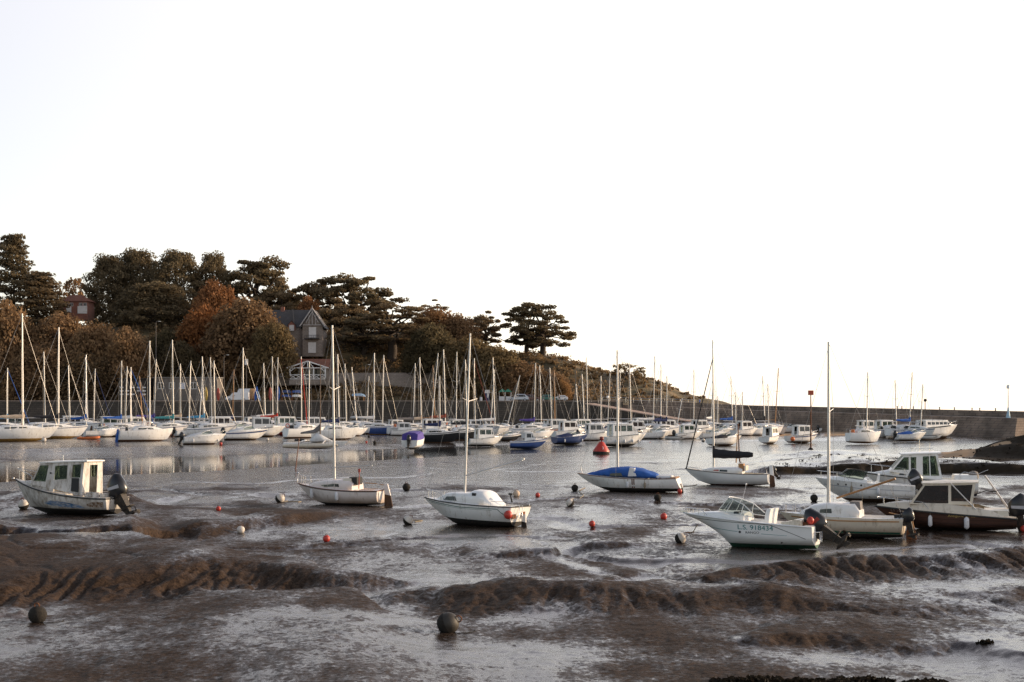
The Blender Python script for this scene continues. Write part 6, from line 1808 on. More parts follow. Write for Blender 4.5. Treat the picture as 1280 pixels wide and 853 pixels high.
def villa():
    Yv = 352; s = F / Yv
    g = lambda px: (px - 370) / s
    zz = lambda py: zat(py, Yv)
    zb = zz(446)
    t = thing('stone_villa', 'grey stone villa with slate roof and white-timbered gable among the trees', 'house', atY(370, Yv, zb))
    z = lambda py: zz(py) - zb
    gable(t, 'main_wing', g(333), g(384), .6, 8, 0, z(408), z(387), VSTONE, SLATE, 'x', .3)
    gable(t, 'gable_wing', g(379), g(404), -1.2, 7, 0, z(407), z(388), VSTONE, SLATE, 'y', .55)
    bb = MB(); xm = g(391.5)
    for sg in (-1, 1):
        bb.path([(xm + sg * (g(404) - xm + .6), -1.85, z(408.5)), (xm, -1.85, z(386))], .16, 5)
        bb.path([(xm + sg * (g(404) - xm) * .62, -1.82, z(404)), (xm + sg * .5, -1.82, z(395)), (xm, -1.82, z(390))], .1, 5)
        bb.tube((xm + sg * .8, -1.8, z(407)), (xm + sg * .8, -1.8, z(395)), .09, .09, 4)
    bb.tube((xm, -1.85, z(407)), (xm, -1.85, z(383)), .12, .08, 5).tube((xm - 2.2, -1.8, z(407)), (xm + 2.2, -1.8, z(407)), .1, .1, 5)
    bb.build('bargeboard', paint('weathered_white_wood', (.45, .42, .4), .8, var=.15), t)
    window(t, g(391.5), -1.24, z(422), 1.6, 2.4, shutter=None, pane=WHITEP)
    window(t, g(391), -1.24, z(441), 1.7, 2.4, pane=WHITEP)
    gable(t, 'dormer', g(360), g(369), .2, 2, z(413), z(406), z(401), REDBR, SLATE, 'y', .2)
    window(t, g(364.5), .16, z(413), 1.0, 1.2, pane=WHITEP); window(t, g(363), .56, z(440), 1.4, 2.6, pane=WHITEP)
    bl = MB()
    bl.box((g(391.5), -1.9, z(424)), (3.6, 1.3, .16))
    for i in range(9):
        bl.box((g(391.5) - 1.7 + .425 * i, -2.5, z(422.5)), (.06, .06, .9))
    bl.box((g(391.5), -2.5, z(419.8)), (3.6, .1, .1)); bl.build('balcony', DARKIN, t)
    MB().box((g(350), 4.3, z(388) + .2), (.9, .8, 1.8)).build('chimney', REDBR, t)
    MB().add([(g(367) + .02, -.1 + .3, z(407)), (g(367) + .25, .2, z(407)), (g(362) + .3, 4.1, z(387) + .35), (g(362) + .05, 4.1, z(387) + .35)], [(0, 1, 2, 3)]).build('roof_flashing', GREYR, t)


def boathouse():
    Yb = 333; s = F / Yb; g = lambda px: (px - 385) / s
    zb = zat(482, Yb); z = lambda py: zat(py, Yb) - zb
    t = thing('chalet', 'low stone chalet with red tiled roof and white trellised gable porch', 'house', atY(385, Yb, zb))
    gable(t, 'wall', g(340), g(408), 1.6, 8, 0, z(460), z(449), VSTONE, TILE, 'x', .4)
    po = MB(); xl, xr, xm = g(363), g(407), g(385)
    for x in (xl, xl + (xr - xl) * .33, xl + (xr - xl) * .67, xr):
        po.box((x, -.6, z(466)), (.28, .25, z(460) - z(473)))
    po.build('porch_post', WHITEP, t)
    pr = MB()
    for sg in (-1, 1):
        pr.path([(xm + sg * (xr - xm + .8), -.7, z(460.5)), (xm, -.7, z(452))], .17, 5)
        pr.tube((xm + sg * 1.4, -.7, z(460)), (xm + sg * .5, -.7, z(454)), .1, .1, 5)
        pr.tube((xm + sg * (xr - xm), -.7, z(465)), (xm + sg * (xr - xm) * .7, -.7, z(460)), .1, .1, 5)
    pr.tube((xm - (xr - xm) - .4, -.7, z(460.3)), (xr + .4, -.7, z(460.3)), .13, .13, 5).tube((xm, -.7, z(460)), (xm, -.7, z(452)), .12, .12, 5)
    pr.build('porch_gable', WHITEP, t)
    rr = MB()
    for sg in (-1, 1):
        rr.loft([[(xm, y, z(451.6)), (xm + sg * (xr - xm + .9), y, z(460.2)), (xm + sg * (xr - xm + .9), y, z(460.2) + .15), (xm, y, z(451.6) + .15)] for y in (-.6, 4.5)], True, True, 0, False)
    rr.build('porch_roof', TILE, t)
    br = MB(); n = 6
    for i in range(n):
        a, b = xl + (xr - xl) * i / n, xl + (xr - xl) * (i + 1) / n
        br.tube((a, -.62, z(473.5)), (b, -.62, z(469)), .07, .07, 4).tube((a, -.6, z(469)), (b, -.6, z(473.5)), .07, .07, 4)
    br.box(((xl + xr) / 2, -.62, z(468.7)), (xr - xl, .12, .14)).box(((xl + xr) / 2, -.62, z(474)), (xr - xl, .12, .14)).build('balustrade', WHITEP, t)
    MB().box(((xl + xr) / 2, .6, z(478)), (xr - xl + .4, 2.6, z(475) - z(481))).build('base', VSTONE, t)
    MB().box((xm, 1.58, z(467)), (xr - xl - 1, .05, 2)).build('glazed_front', WINDK, t)
    window(t, g(352), 1.58, z(471), 1.1, 1.3, pane=PALEBL)


def long_building():
    Yb = 316; s = F / Yb; g = lambda px: (px - 232) / s
    zb = QZ; z = lambda py: zat(py, Yb) - zb
    t = thing('boat_shed', 'long flat-roofed grey building with white square windows on the quay', 'building', atY(232, Yb, zb))
    MB().box((0, 3, z(472.6) / 2 - .05), (g(272) - g(193), 6, z(472.6))).build('wall', GREYR, t)
    MB().box((0, 3, z(472.6) + .08), (g(272) - g(193) + .5, 6.5, .2)).build('flat_roof', paint('grey_roof_felt', (.2, .19, .18), .9), t)
    for px in (201, 215, 228, 242):
        window(t, g(px), 0, z(486), 1.1, 1.25, pane=PALEBL if px == 228 else WINDK)
    p2 = thing('timber_shed', 'dark open shed with rows of small white panels left of the long building', 'building', atY(166, Yb, zb))
    MB().box((0, 3, z(474) / 2), (6.6, 5, z(474))).build('wall', paint('dark_timber', (.045, .036, .03), .9, var=.3, stretch=(4, 1, 1)), p2)
    MB().box((0, 2.9, z(474) + .09), (7.2, 5.8, .16)).build('flat_roof', DARKIN, p2)
    for r_ in range(3):
        for i in range(5):
            if (i + r_) % 4 != 3:
                MB().box((-2.6 + 1.25 * i, .45, 1.6 + .75 * r_), (.75, .08, .28)).build('white_panel', WHITEP, p2)


def red_roof_house():
    Yb = 388; s = F / Yb; g = lambda px: (px - 93) / s
    zb = zat(400, Yb); z = lambda py: zat(py, Yb) - zb
    t = thing('red_roofed_house', 'house with hipped red tile roof and white timber panels among left trees', 'house', atY(93, Yb, zb))
    x0, x1 = g(73), g(110)
    MB().box(((x0 + x1) / 2, 3, z(377) / 2), (x1 - x0, 6, z(377))).build('wall', REDBR, t)
    r = MB(); o = .6; r.loft([[(x0 - o, -o, z(377)), (x1 + o, -o, z(377)), (x1 + o, 6 + o, z(377)), (x0 - o, 6 + o, z(377))], [(x0 + 2.6, 2.8, z(368)), (x1 - 2.6, 2.8, z(368)), (x1 - 2.6, 3.2, z(368)), (x0 + 2.6, 3.2, z(368))]], True, True, 0, False)
    r.build('roof', TILE, t)
    for i, px in enumerate((84, 89.5, 101, 106.5)):
        window(t, g(px), -.02, z(382.5), .7, .7, pane=WINDK)
    MB().box((g(103), -.05, z(387.5)), (2.6, .1, 2.0)).build('white_panel', WHITEP, t)
    MB().box((g(86), -.05, z(387)), (1.4, .1, 1.6)).build('white_panel', WHITEP, t)


def white_houses():
    Yb = 372; s = F / Yb
    zb = zat(448, Yb); z = lambda py: zat(py, Yb) - zb
    t = thing('white_house', 'white house half hidden behind the thick cypress trunk', 'house', atY(486, Yb, zb))
    gable(t, 'wall', -4.4, 4.8, 0, 7, 0, z(430), z(420), WHITEP, SLATE, 'x', .4)
    window(t, -2.5, -.02, 1, 1.2, 2.2); window(t, .5, -.02, 1, 1.0, 2.2, pane=PALEBL)
    MB().box((-6.0, 2, z(430) / 2), (3.0, 4, z(430))).build('stone_annexe', VSTONE, t)
    Yb = on_hill(546, 464); zb = zat(464.5, Yb); z2 = lambda py: zat(py, Yb) - zb
    t = thing('garden_hut', 'small pale white gabled hut on the slope right of the white house', 'hut', atY(546, Yb, zb))
    gable(t, 'wall', -1.3, 1.3, 0, 2.4, 0, z2(455), z2(449.5), WHITEP, PALEBL, 'y', .25)
    MB().box((0, -.03, .75), (.8, .06, 1.5)).build('door', PALEBL, t)


villa(); boathouse(); long_building(); red_roof_house(); white_houses()
wall_strip('terrace_wall', [(-62, 341), (-44, 340), (-20, 338), (-5, 336)], 6, 13.2, .6, VSTONE, 'low garden terrace wall below the villa and the white house', 'wall')


# ------------------------------------------------------------------ vehicles and things on the quay
TYRE = paint('tyre_rubber', (.02, .02, .02), .85); HUB = paint('wheel_rim', (.45, .45, .46), .35, metal=.6)
SILVER = paint('silver_car_paint', (.42, .45, .5), .3, metal=.5, var=.05); MAROON = paint('maroon_car_paint', (.12, .05, .045), .3, var=.1)
CARGRN = paint('green_car_paint', (.05, .16, .13), .35, var=.1); CARWH = paint('white_car_paint', (.72, .72, .73), .3, var=.04)
LAMPR = paint('red_tail_lamp', (.4, .02, .02), .3)


def car(name, px, label, col, L=4.3, Hh=1.55, W=1.75, van=False, flip=False, Y0=309.5, suv=0):
    t = thing(name, label, 'van' if van else 'car', atY(px, Y0, QZ), R(180) if flip else 0, None if van else 'cars parked on the quay')
    a = L / 2
    if van:
        prof = [(-a, .35), (-a, 1.85), (-a + .1, 1.95), (.35 * a, 1.95), (.62 * a, 1.15), (.96 * a, .95), (a, .6), (a, .32)]
        glassp = [(.16 * a, 1.2), (.16 * a, 1.8), (.34 * a, 1.8), (.56 * a, 1.2)]
    else:
        prof = [(-a, .4), (-a * .98, .95), (-a * .84, 1.02 + suv), (-a * .62, Hh), (a * .12, Hh + .02), (a * .42, 1.0), (a * .92, .82), (a, .6), (a, .34)]
        glassp = [(-a * .72, 1.02), (-a * .56, Hh - .1), (a * .1, Hh - .08), (a * .34, 1.02)]
    body = MB(); w2 = W / 2
    def yy(z): return w2 * (1 - .16 * sstep(.9, Hh, z) * (0 if van and z < 1.2 else 1))
    n = len(prof)
    body.add([(x, -yy(z), z) for x, z in prof] + [(x, yy(z), z) for x, z in prof], [tuple(range(n)), tuple(range(n, 2 * n))[::-1]] + [(i, (i + 1) % n, n + (i + 1) % n, n + i) for i in range(n)])
    b = body.build('body', col, t)
    bv = b.modifiers.new('round', 'BEVEL'); bv.width = .06; bv.segments = 2
    for sg in (-1, 1):
        m = len(glassp); MB().add([(x, sg * (yy(z) + .012), z) for x, z in glassp], [tuple(range(m))]).build('side_window', WINDK, t)
        for x in (-a * .62, a * .64):
            M = Matrix.Translation((x, sg * (w2 - .08), .32)) @ Matrix.Rotation(R(90), 4, 'X')
            w_ = MB().lathe([(.24, -.1), (.32, -.09), (.33, 0), (.32, .09), (.24, .1)], 16, 0, M).build('wheel', TYRE, t)
            MB().lathe([(.02, -.11), (.2, -.108), (.2, .108), (.02, .11)], 12, 0, M).build('rim', HUB, w_)
    k = 3 if van else 4
    (x0, z0), (x1, z1) = (prof[k], prof[k + 1]) if van else (prof[4], prof[5])
    MB().add([(x0 + .04, -yy(z0) * .85, z0 - .06), (x0 + .04, yy(z0) * .85, z0 - .06), (x1 + .02, yy(z1) * .9, z1 + .06), (x1 + .02, -yy(z1) * .9, z1 + .06)], [(0, 1, 2, 3)]).build('windscreen', WINDK, t)
    for sg in (-1, 1):
        MB().box((a - .02, sg * w2 * .7, .68), (.08, .34, .16)).build('headlight', STEEL, t)
        MB().box((-a + .0, sg * w2 * .8, .85), (.06, .2, .3)).build('tail_lamp', LAMPR, t)
    return t


car('parked_van', 297, 'white van parked on the quay in front of the round tank', CARWH, 5.0, 1.95, 1.9, True, True)
car('parked_car', 648, 'silver estate car parked at the quay edge', SILVER, 4.5, 1.6, flip=True, suv=.15)
car('parked_car', 664, 'maroon car half hidden behind the silver estate car', MAROON, 4.2, 1.55, Y0=313)
car('parked_car', 686, 'green car parked right of the maroon car', CARGRN, 3.9, 1.45)
car('parked_car', 700, 'low white car parked at the end of the row', CARWH, 3.4, 1.3, flip=True)


def misc():
    p = atY(310, 311.5, QZ)
    t = thing('water_tank', 'round white tank with brown end behind the white van', 'tank', p)
    M = Matrix.Translation((0, 0, 1.55)) @ Matrix.Rotation(R(90), 4, 'Y')
    MB().lathe([(.05, -2.2), (1.0, -2.15), (1.25, -1.8), (1.25, .5)], 20, 0, M).build('shell', WHITEP, t)
    MB().lathe([(1.26, .503), (1.26, 1.3), (1.05, 1.7), (.05, 1.75)], 20, 0, M).build('rusty_end', paint('tan_tank_end', (.33, .2, .1), .8, var=.2), t)
    for x in (-1.3, .9):
        MB().box((x, 0, .2), (.3, 2.0, .4)).build('cradle', DARKIN, t)
    # upright kayaks and boards along the quay
    for px, mat, lab, ln, lean in ((258, paint('yellow_board', (.5, .33, .05), .5), 'yellow kayak stood upright by the long building', 3.2, .06), (252, FEND, 'pale grey kayak stood upright left of the yellow kayak', 3.3, -.05), (273, REDH, 'red kayak stood upright at the corner of the long building', 3.0, .04), (319, CANVB, 'wide blue kayak leaning beside the round tank', 3.3, -.1), (325, paint('pale_blue_board', (.3, .42, .6), .5), 'pale blue board leaning on the wide blue kayak', 3.0, .35), (338, REDH, 'dark red kayak stood alone between tank and boat rack', 3.1, .02), (348, CANVB, 'blue kayak stood upright left of the boat rack', 3.4, .03)):
        t = thing('kayak', lab, 'kayak', atY(px, 310, QZ), R(90), 'kayaks stored upright on the quay', R(0), 0)
        mb = MB(); n = 9; w_ = .38
        mb.loft([[(.16 * math.sin(math.pi * i / (n - 1)) ** .6 * math.cos(q) + .25 * i / (n - 1), w_ * math.sin(math.pi * (.03 + .94 * i / (n - 1))) ** .7 * math.sin(q) + lean * ln * i / (n - 1), ln * i / (n - 1)) for q in [2 * math.pi * k / 10 for k in range(10)]] for i in range(n)], True, True)
        mb.build('hull', mat, t)
        MB().path([(-.14 + .1, .2 * math.cos(a) + lean * ln * .5, ln * .5 + .42 * math.sin(a)) for a in [2 * math.pi * k / 10 for k in range(11)]], .04, 5).build('cockpit_rim', RUB, t)
    # rack with dinghies
    t = thing('boat_rack', 'steel rack of stored dinghies in front of the chalet', 'rack', atY(365, 311, QZ))
    for x in (-2.2, 0, 2.2):
        for y in (-.5, .6):
            MB().box((x, y, 1.15), (.1, .1, 2.3)).build('post', RUST, t)
        for z in (.75, 1.65):
            MB().box((x, .05, z), (.08, 1.3, .08)).build('shelf_bar', RUST, t)
    for i, (x, z, mat, lab) in enumerate(((-1.1, .8, BLUEH, 'blue dinghy upside down on the lower left of the rack'), (1.2, .8, WHITE, 'white dinghy upside down on the lower right of the rack'), (-1.1, 1.7, NAVY, 'navy dinghy upside down on the upper left of the rack'), (1.2, 1.7, BLUEH, 'blue dinghy upside down on the upper right of the rack'))):
        q = t.location + Vector((x, 0, z)); dinghy(0, 0, 2.2, lab, mat, 0, True, q)
    t = thing('boat_trolley', 'high wooden stand carrying the upturned pale blue dinghy', 'stand', atY(449, 311, QZ))
    for x in (-1, 1):
        for y in (-.4, .4):
            MB().box((x, y, .5), (.12, .12, 1.0)).build('leg', WOODM, t)
    MB().box((0, 0, 1.05), (2.4, 1.0, .08)).build('top', WOODM, t)
    dinghy(0, 0, 3.0, 'pale blue dinghy upside down on the high wooden stand', paint('pale_blue_hull', (.28, .42, .58), .4), 0, True, t.location + Vector((0, 0, .98)))
    # market stalls, kiosk, bins
    for px, lab in ((628, 'left market stall with green roof and white cloth'), (635, 'right market stall with green roof beside the silver car')):
        t = thing('market_stall', lab, 'stall', atY(px, 314.5, QZ), 0, 'green roofed stalls')
        for x in (-.7, .7):
            for y in (-.7, .7):
                MB().box((x, y, 1.05), (.07, .07, 2.1)).build('post', ALU, t)
        MB().loft([[(-.85, -.85, 2.1), (.85, -.85, 2.1), (.85, .85, 2.1), (-.85, .85, 2.1)], [(-.1, -.1, 2.75), (.1, -.1, 2.75), (.1, .1, 2.75), (-.1, .1, 2.75)]], True, True, 0, False).build('roof', paint('green_canvas', (.05, .22, .14), .8), t)
        MB().box((0, -.6, .55), (1.5, .5, 1.1)).build('counter', CANVW, t)
        MB().box((.55, .1, 1.5), (.05, 1.3, 1.0)).build('side_cloth', CANVW, t)
    t = thing('kiosk', 'narrow dark information kiosk with white head on the quay', 'kiosk', atY(609, 311, QZ))
    MB().box((0, 0, .9), (.9, .6, 1.8)).build('body', CANVN, t); MB().box((0, -.02, 2.15), (1.1, .7, .7), top=(.9, .9)).build('head', WHITEP, t); MB().box((.15, -.32, 1.3), (.4, .04, .9)).build('poster', WHITE, t)
    t = thing('litter_bin', 'small pale litter bin left of the information kiosk', 'bin', atY(601.3, 310.5, QZ))
    MB().lathe([(.26, 0), (.3, .1), (.3, .85), (.24, .95)], 10).build('drum', FEND, t); MB().lathe([(.32, .96), (.3, 1.06), (.05, 1.12)], 10).build('lid', DARKIN, t)
    # street lamps and poles
    for px, yt, Yl, lab in ((195, 403, 330, 'tall dark street lamp left of the russet tree'), (280, 445, 318, 'street lamp right of the long building'), (457, 457, 318, 'street lamp between the chalet and the white house'), (308, 450, 320, 'thin pole with small white sign box above the van'), (719.5, 462, 316, 'bare pole at the end of the car row')):
        zb_ = QZ if Yl < 322 else zat(450, Yl); H = zat(yt, Yl) - zb_
        t = thing('street_lamp', lab, 'lamp', atY(px, Yl, zb_), 0, 'lamp posts on the quay')
        MB().tube((0, 0, -.5), (0, 0, H), .11, .06, 7).build('pole', GREYR, t)
        if 'sign' in lab:
            MB().box((.0, -.1, H - .5), (.7, .2, 1.3)).build('sign_box', WHITEP, t)
        elif 'bare' not in lab:
            MB().path([(0, 0, H), (.1, 0, H + .15), (.7, 0, H + .2)], .05, 5).build('arm', GREYR, t); MB().box((.85, 0, H + .2), (.55, .25, .12)).build('lamp_head', ALU, t)
    # pier furniture
    def pier_at(px):
        best = None
        for i in range(3):
            for k in range(60):
                q = Vector(off[i]).lerp(Vector(off[i + 1]), k / 60); e = abs(CX + F * q.x / q.y - px)
                if best is None or e < best[0]:
                    best = (e, q, [6.75, 5.5, 5.0, 4.55][i] * (1 - k / 60) + [6.75, 5.5, 5.0, 4.55][i + 1] * k / 60)
        return Vector((best[1].x, best[1].y + .5, best[2]))
    for px in (1121.5, 1127.5, 1142, 1175, 1193, 1215.5, 1226.5, 1246):
        t = thing('bollard', 'small dark bollard on top of the pier parapet', 'bollard', pier_at(px), 0, 'bollards on the pier parapet')
        MB().lathe([(.09, -.05), (.09, .3), (.07, .33), (.14, .36), (.14, .44), (.03, .47)], 10).build('post', DARKIN, t)
    p = pier_at(1158.5); t = thing('lamp_post', 'short lamp post with round head on the pier parapet', 'lamp', p)
    MB().tube((0, 0, -.1), (0, 0, 1.5), .07, .06, 6).build('pole', GREYR, t); MB().ball((0, 0, 1.65), .3, 10).build('lamp_head', DARKIN, t)
    q = Vector(PL[3]); p = Vector((q.x - .4, q.y + 3.2, 3.45)); t = thing('harbour_light', 'slender white and pale blue light mast at the pier end', 'beacon', p)
    H = zat(486, p.y) - 3.45
    MB().lathe([(.4, 0), (.28, .6), (.17, 1.3), (.13, 1.8)], 12).build('base', paint('pale_blue_paint', (.35, .52, .62), .5), t); MB().tube((0, 0, 1.75), (0, 0, H), .1, .06, 8).build('mast', WHITE2, t); MB().lathe([(.3, H), (.3, H + .5), (.05, H + .7)], 10).build('lantern', WHITE2, t)
    # beacon post with red square topmark
    p = at(1013.5, 566, .05); t = thing('beacon', 'slim channel beacon post with red square topmark', 'beacon', p)
    H = zat(491.5, p.y)
    MB().tube((0, 0, 0), (0, 0, H - .3), .1, .06, 7).build('post', RUST, t)
    MB().box((0, 0, H - .02), (.56, .56, .56)).build('topmark', paint('faded_red_topmark', (.5, .1, .05), .6, var=.12), t)
    MB().lathe([(.55, 0), (.45, .15), (.25, .5), (.12, .6)], 10).build('base', WEEDB, t)
    # red cone buoy
    p = at(751.3, 570.5, .06); t = thing('channel_buoy', 'red conical channel buoy with black bottom aground', 'buoy', p, R(10), None, R(-4), R(3))
    MB().lathe([(.75, 0), (.92, .12), (.94, .48)], 20).build('bottom', BLACKAF, t)
    MB().lathe([(.945, .482), (.93, .62), (.3, 1.55), (.22, 1.62)], 20).build('cone', BUOYR, t)
    MB().lathe([(.07, 1.6), (.07, 1.75), (.24, 1.78), (.24, 2.15), (.05, 2.2)], 10).build('topmark', paint('dark_red_topmark', (.2, .025, .02), .5), t)
    vs, fs = text_mesh('3', .42)
    mb = MB(); mb.add([(x - .11, -(.93 - .63 * (.1 + z) / .93) * .97 - .06, .75 + z) for x, z, _ in vs], fs); mb.build('number', WHITE2, t)
    # posts in the mud
    for a, b, base, r, mat, lab in ((922.3, 924.8, (924.8, 577), .06, RUST, 'thin rusty mooring post behind the black-covered sailboat'), (374, 368.5, (368.5, 589), .045, paint('withy_wood', (.25, .13, .09), .8), 'leaning reddish withy pole at the channel edge left of pinkish sailboat')):
        q = at(base[0], base[1], .2); top_y = 531 if base[0] > 900 else 549
        e = atY(a, q.y + .3, zat(top_y, q.y))
        t = thing('mooring_post', lab, 'post', q); MB().tube((0, 0, -.4), e - q, r * 1.2, r * .8, 6).build('pole', mat, t); MB().ball(e - q, r * 1.4, 6).build('cap', mat, t)


misc()


def person(px, Y0, z, top, legs, label):
    """small walking figure grown as one skinned body"""
    J = dict(pel=(0, 0, .95), che=(0, 0, 1.35), nec=(0, .0, 1.5), hea=(0, -.02, 1.66), sl=(.19, 0, 1.4), sr=(-.19, 0, 1.4), el=(.24, .08, 1.13), er=(-.24, -.08, 1.13), hl=(.25, -.04, .88), hr=(-.25, -.16, .92), kl=(.1, -.12, .5), kr=(-.1, .06, .5), al=(.1, -.12, .06), ar=(-.1, .22, .1), tl=(.1, -.28, .03), tr=(-.1, .08, .03), il=(.1, 0, .9), ir=(-.1, 0, .9))
    E = [('pel', 'che'), ('che', 'nec'), ('nec', 'hea'), ('che', 'sl'), ('che', 'sr'), ('sl', 'el'), ('sr', 'er'), ('el', 'hl'), ('er', 'hr'), ('pel', 'il'), ('pel', 'ir'), ('il', 'kl'), ('ir', 'kr'), ('kl', 'al'), ('kr', 'ar'), ('al', 'tl'), ('ar', 'tr')]
    rad = dict(pel=.15, che=.16, nec=.06, hea=.105, sl=.075, sr=.075, el=.05, er=.05, hl=.035, hr=.035, il=.1, ir=.1, kl=.065, kr=.065, al=.045, ar=.045, tl=.04, tr=.04)
    ks = list(J); me = bpy.data.meshes.new('person'); me.from_pydata([J[k] for k in ks], [(ks.index(a), ks.index(b)) for a, b in E], [])
    o = bpy.data.objects.new('person', me); COL.objects.link(o)
    o.modifiers.new('skin', 'SKIN'); o.modifiers.new('smooth', 'SUBSURF').render_levels = 1
    for i, k in enumerate(ks):
        me.skin_vertices[0].data[i].radius = (rad[k], rad[k] * .85); me.skin_vertices[0].data[i].use_root = k == 'pel'
    m2 = bpy.data.meshes.new_from_object(o.evaluated_get(bpy.context.evaluated_depsgraph_get()))
    bpy.data.objects.remove(o)
    for m in (legs, top, paint('skin', (.45, .27, .19), .6), paint('dark_hair', (.04, .03, .02), .7)):
        m2.materials.append(m)
    for p in m2.polygons:
        c = p.center; p.use_smooth = True
        p.material_index = 3 if c.z > 1.72 or (c.z > 1.58 and c.y > .03) else 2 if c.z > 1.5 or (abs(c.x) > .2 and c.z < .98) else 1 if c.z > .95 else 0
    o = bpy.data.objects.new('person', m2); COL.objects.link(o); o.location = atY(px, Y0, z); o.rotation_euler.z = R(60)
    tag(o, label, 'person')


person(874.5, 308, 5.25, CANVB, CANVN, 'walking person in blue top on the pier root')
person(699, 307.6, QZ, CANVG, CANVK, 'person in dark clothes standing at the quay edge right of the white car')


# ------------------------------------------------------------------ mooring buoys and small things on the mud
def buoy(px, py, rpx, kind, label, z=.28, roll=0.0, group='mooring buoys on the mud'):
    for _ in range(8):
        p = at(px, py + rpx, z); z = .5 * z + .5 * ground_z(p.x, p.y)
    r = rpx * p.y / F
    p.z = ground_z(p.x, p.y)
    t = thing('mooring_buoy', label, 'buoy', (p.x, p.y, p.z + r * .82), R(px * 7 % 360), group, R(roll * .7) if False else 0, 0)
    M = Matrix.Rotation(R(roll), 4, 'Y') @ Matrix.Rotation(R(14), 4, 'X')
    prof = [(max(.004, math.cos(a)) * r, math.sin(a) * r) for a in [-math.pi / 2 + math.pi * i / 12 for i in range(13)]]
    if kind == 'two':
        MB().lathe(prof[6:], 18, 0, M).build('clean_half', BUOYW, t)
        mb = MB(); mb.lathe([(q * 1.03, z_) for q, z_ in prof[:7]], 18, 0, M); mb.build('weedy_half', WEEDB, t)
    else:
        MB().lathe(prof, 18, 0, M).build('float', {'red': BUOYR, 'dark': WEEDB, 'white': BUOYW, 'pale': CANVC}[kind], t)
    ring = [M @ Vector((.28 * r * math.cos(a), 0, r * 1.08 + .28 * r * math.sin(a))) for a in [2 * math.pi * i / 10 for i in range(11)]]
    MB().path(ring, r * .07, 5).build('mooring_eye', RUST, t)
    MB().path([(0, 0, -r * .7), (r * .9, -r * .5, -r * .8), (r * 1.7, -r * .2, -r * .82), (r * 2.4, r * .7, -r * .84), (r * 2.3, r * 1.8, -r * .86)], r * .045, 5).build('chain', WEEDB, t)
    t.rotation_euler.z = 0
    return t


for a in ((29.5, 630, 6.6, 'two', 'white and dark buoy at the bow of the left cabin boat', .4, -8), (350, 622, 6, 'two', 'white buoy with dark left side, left of the pinkish sailboat', .28, 50), (301, 661.5, 5, 'white', 'plain white buoy on the mud bank, front left', .35, 20),
          (273, 635.5, 3.2, 'red', 'small red buoy right of the left cabin boat'), (408, 672, 4.6, 'red', 'red buoy in front of the pinkish sailboat'), (508, 607, 5, 'dark', 'weed-covered buoy right of the pinkish sailboat stern'),
          (510, 649.5, 6.2, 'two', 'white buoy with dark side at the bow of the green-striped sailboat', .28, 38), (645.5, 616.5, 4.4, 'pale', 'pale yellowish float behind the green-striped sailboat'), (672, 618.5, 3, 'red', 'small red buoy behind the stern of the green-striped sailboat'),
          (718.5, 609.5, 4.4, 'dark', 'dark weedy buoy at the bow of the blue-tarp sailboat'), (712.5, 628, 5.2, 'two', 'half white dark buoy below the bow of the blue-tarp sailboat', .28, -50), (740, 655.5, 4, 'red', 'bright red buoy on the centre mud'),
          (849.5, 613.5, 3, 'red', 'small red buoy at the stern of the blue-tarp sailboat'), (822, 623.5, 4.7, 'dark', 'dark round buoy under the stern of the blue-tarp sailboat'), (829.5, 645, 4.4, 'red', 'deep red buoy left of the speedboat bow'),
          (850.5, 672, 7, 'two', 'large half white weedy buoy at the speedboat bow', .28, 60), (1017.5, 622, 4.8, 'dark', 'black round buoy between the black-covered sailboat and the launch'), (468.5, 553, 2.2, 'dark', 'tiny dark buoy on the far mud by the blue-hulled yacht', .4),
          (458, 552.5, 1.4, 'red', 'tiny red buoy on the far mud by the blue-hulled yacht', .4), (812.5, 555, 1.6, 'red', 'tiny red buoy in the water right of the white fenders', .0), (55, 549.5, 3, 'white', 'white buoy under the bow of the largest left yacht', .8), (276, 554.5, 2, 'red', 'tiny red buoy at the bow of the pale outboard motor boat', .8),
          (334.5, 549, 1.9, 'white', 'small white buoy at the bow of the white motor cruiser', .8), (688.5, 556.5, 2.6, 'two', 'small two-tone buoy between the blue boats', .05, 20), (461, 545.5, 1.5, 'dark', 'tiny black float below the blue-hulled yacht', .4), (879, 550, 2.2, 'two', 'small brown-topped buoy in the water by the white open boat', .0)):
    buoy(*a)
buoy(47, 768, 11.5, 'dark', 'shaggy weed-covered buoy at front left', .3)
bb_ = buoy(560, 777, 14, 'two', 'big dark two-halved buoy alone in the front centre', .1, 65)
for ch in [o for o in bpy.data.objects if o.parent == bb_]:
    if ch.name.startswith('clean_half'):
        ch.data.materials[0] = paint('muddy_grey_plastic', (.034, .028, .021), .6, var=.3, scale=5, dirt=(.05, .04, .03), amount=.4)


def ropes():
    for k, (a, b, sag, lab) in enumerate((((872, 651), (861, 667), 0, 'mooring rope from the speedboat bow to its large buoy'),)):
        p0 = near_pt(a, 58, 1.05); p1 = at(b[0], b[1], .3)
        t = thing('mooring_rope', lab, 'rope', p1)
        MB().path([(0, 0, 0), (p0 - p1) * .5 + Vector((0, 0, -.12)), p0 - p1], .02, 5).build('strand', ROPE, t)
        MB().tube((-.25, 0, .02), (.25, .1, .05), .03, .03, 5).build('shackle_bar', RUST, t)


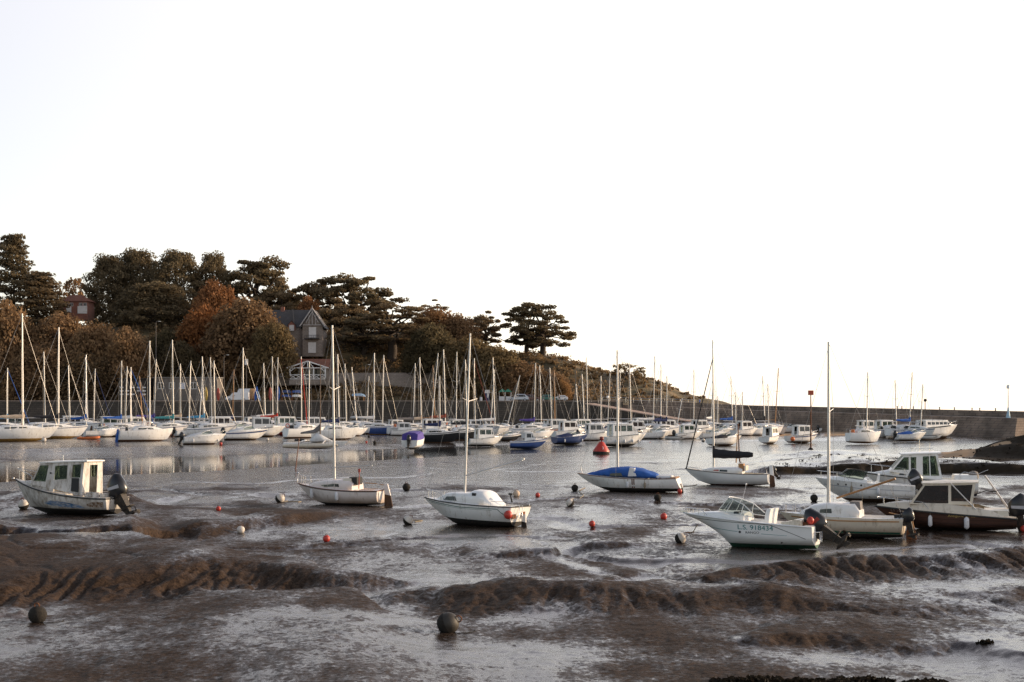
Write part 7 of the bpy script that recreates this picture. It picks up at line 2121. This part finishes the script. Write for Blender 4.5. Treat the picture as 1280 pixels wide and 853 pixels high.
def ground_ropes():
    for (a, b, lab) in (((526, 652), (512, 652), 'short mooring rope lying on the mud at the bow of the green-striped sailboat'), ((376, 629), (353, 626), 'mooring rope lying on the mud at the bow of the pinkish sailboat'), ((732, 611), (714, 631), 'mooring rope curving over the mud at the bow of the blue-tarp sailboat'),
                        ((868, 606), (835, 612), 'mooring rope lying on the mud at the bow of the black-covered sailboat')):
        q0, q1 = at(a[0], a[1], .28), at(b[0], b[1], .28); pts = []
        for i in range(13):
            k = i / 12; q = q0.lerp(q1, k) + Vector((math.sin(k * 9 + a[0]) * .25, math.sin(k * 6 + a[1]) * .5, 0)); q.z = ground_z(q.x, q.y) + .02
            pts.append(q - q0)
        o0 = Vector((q0.x, q0.y, q0.z)); t = thing('mooring_rope', lab, 'rope', o0)
        MB().path(pts, .028, 5).build('strand', ROPE, t)


def near_pt(px, Y0, z):
    return atY(px[0], Y0, z)


ropes()
ground_ropes()


def seaweed():
    rng = np.random.default_rng(5); cl = []
    spots = [(1000, 857, 60, 2), (925, 858, 30, 2), (1085, 856, 34, 3), (1150, 859, 24, 2), (1232, 817, 4, .6), (20, 551, 18, 1)]
    for px, py, wpx, hpx in spots:
        for i in range(int(wpx * 1.2)):
            q = at(px + (rng.random() - .5) * 2 * wpx, py + (rng.random() - .3) * hpx * 2, .15)
            z = ground_z(q.x, q.y); w_ = (.05 + .1 * rng.random()) * (4 if py < 600 else 1)
            w_ *= .6
            cl.append((q.x, q.y, z + w_ * .15, w_ * 2.4, w_ * 1.8, w_ * (.3 + .6 * rng.random()), 22, .1 + .3 * rng.random()))
    for i in range(160):       # weed on the far right bank and rock
        px = 970 + 330 * rng.random(); py = 579 + 14 * rng.random()
        if rng.random() < .35:
            px, py = 1200 + 100 * rng.random(), 560 + 22 * rng.random()
        q = at(px, py, .4); z = ground_z(q.x, q.y); w_ = .12 + .2 * rng.random()
        if z > .35:
            cl.append((q.x, q.y, z + .02, w_ * 1.6, w_, w_ * .5, 14, .1 + .4 * rng.random()))
    me = leaf_mesh('seaweed', cl, .09, rng)
    o = bpy.data.objects.new('seaweed', me); COL.objects.link(o); o.color = (.02, .016, .011, 1)
    tag(o, 'dark seaweed scraps on the mud', 'seaweed', kind='stuff')


seaweed()
build_mud()
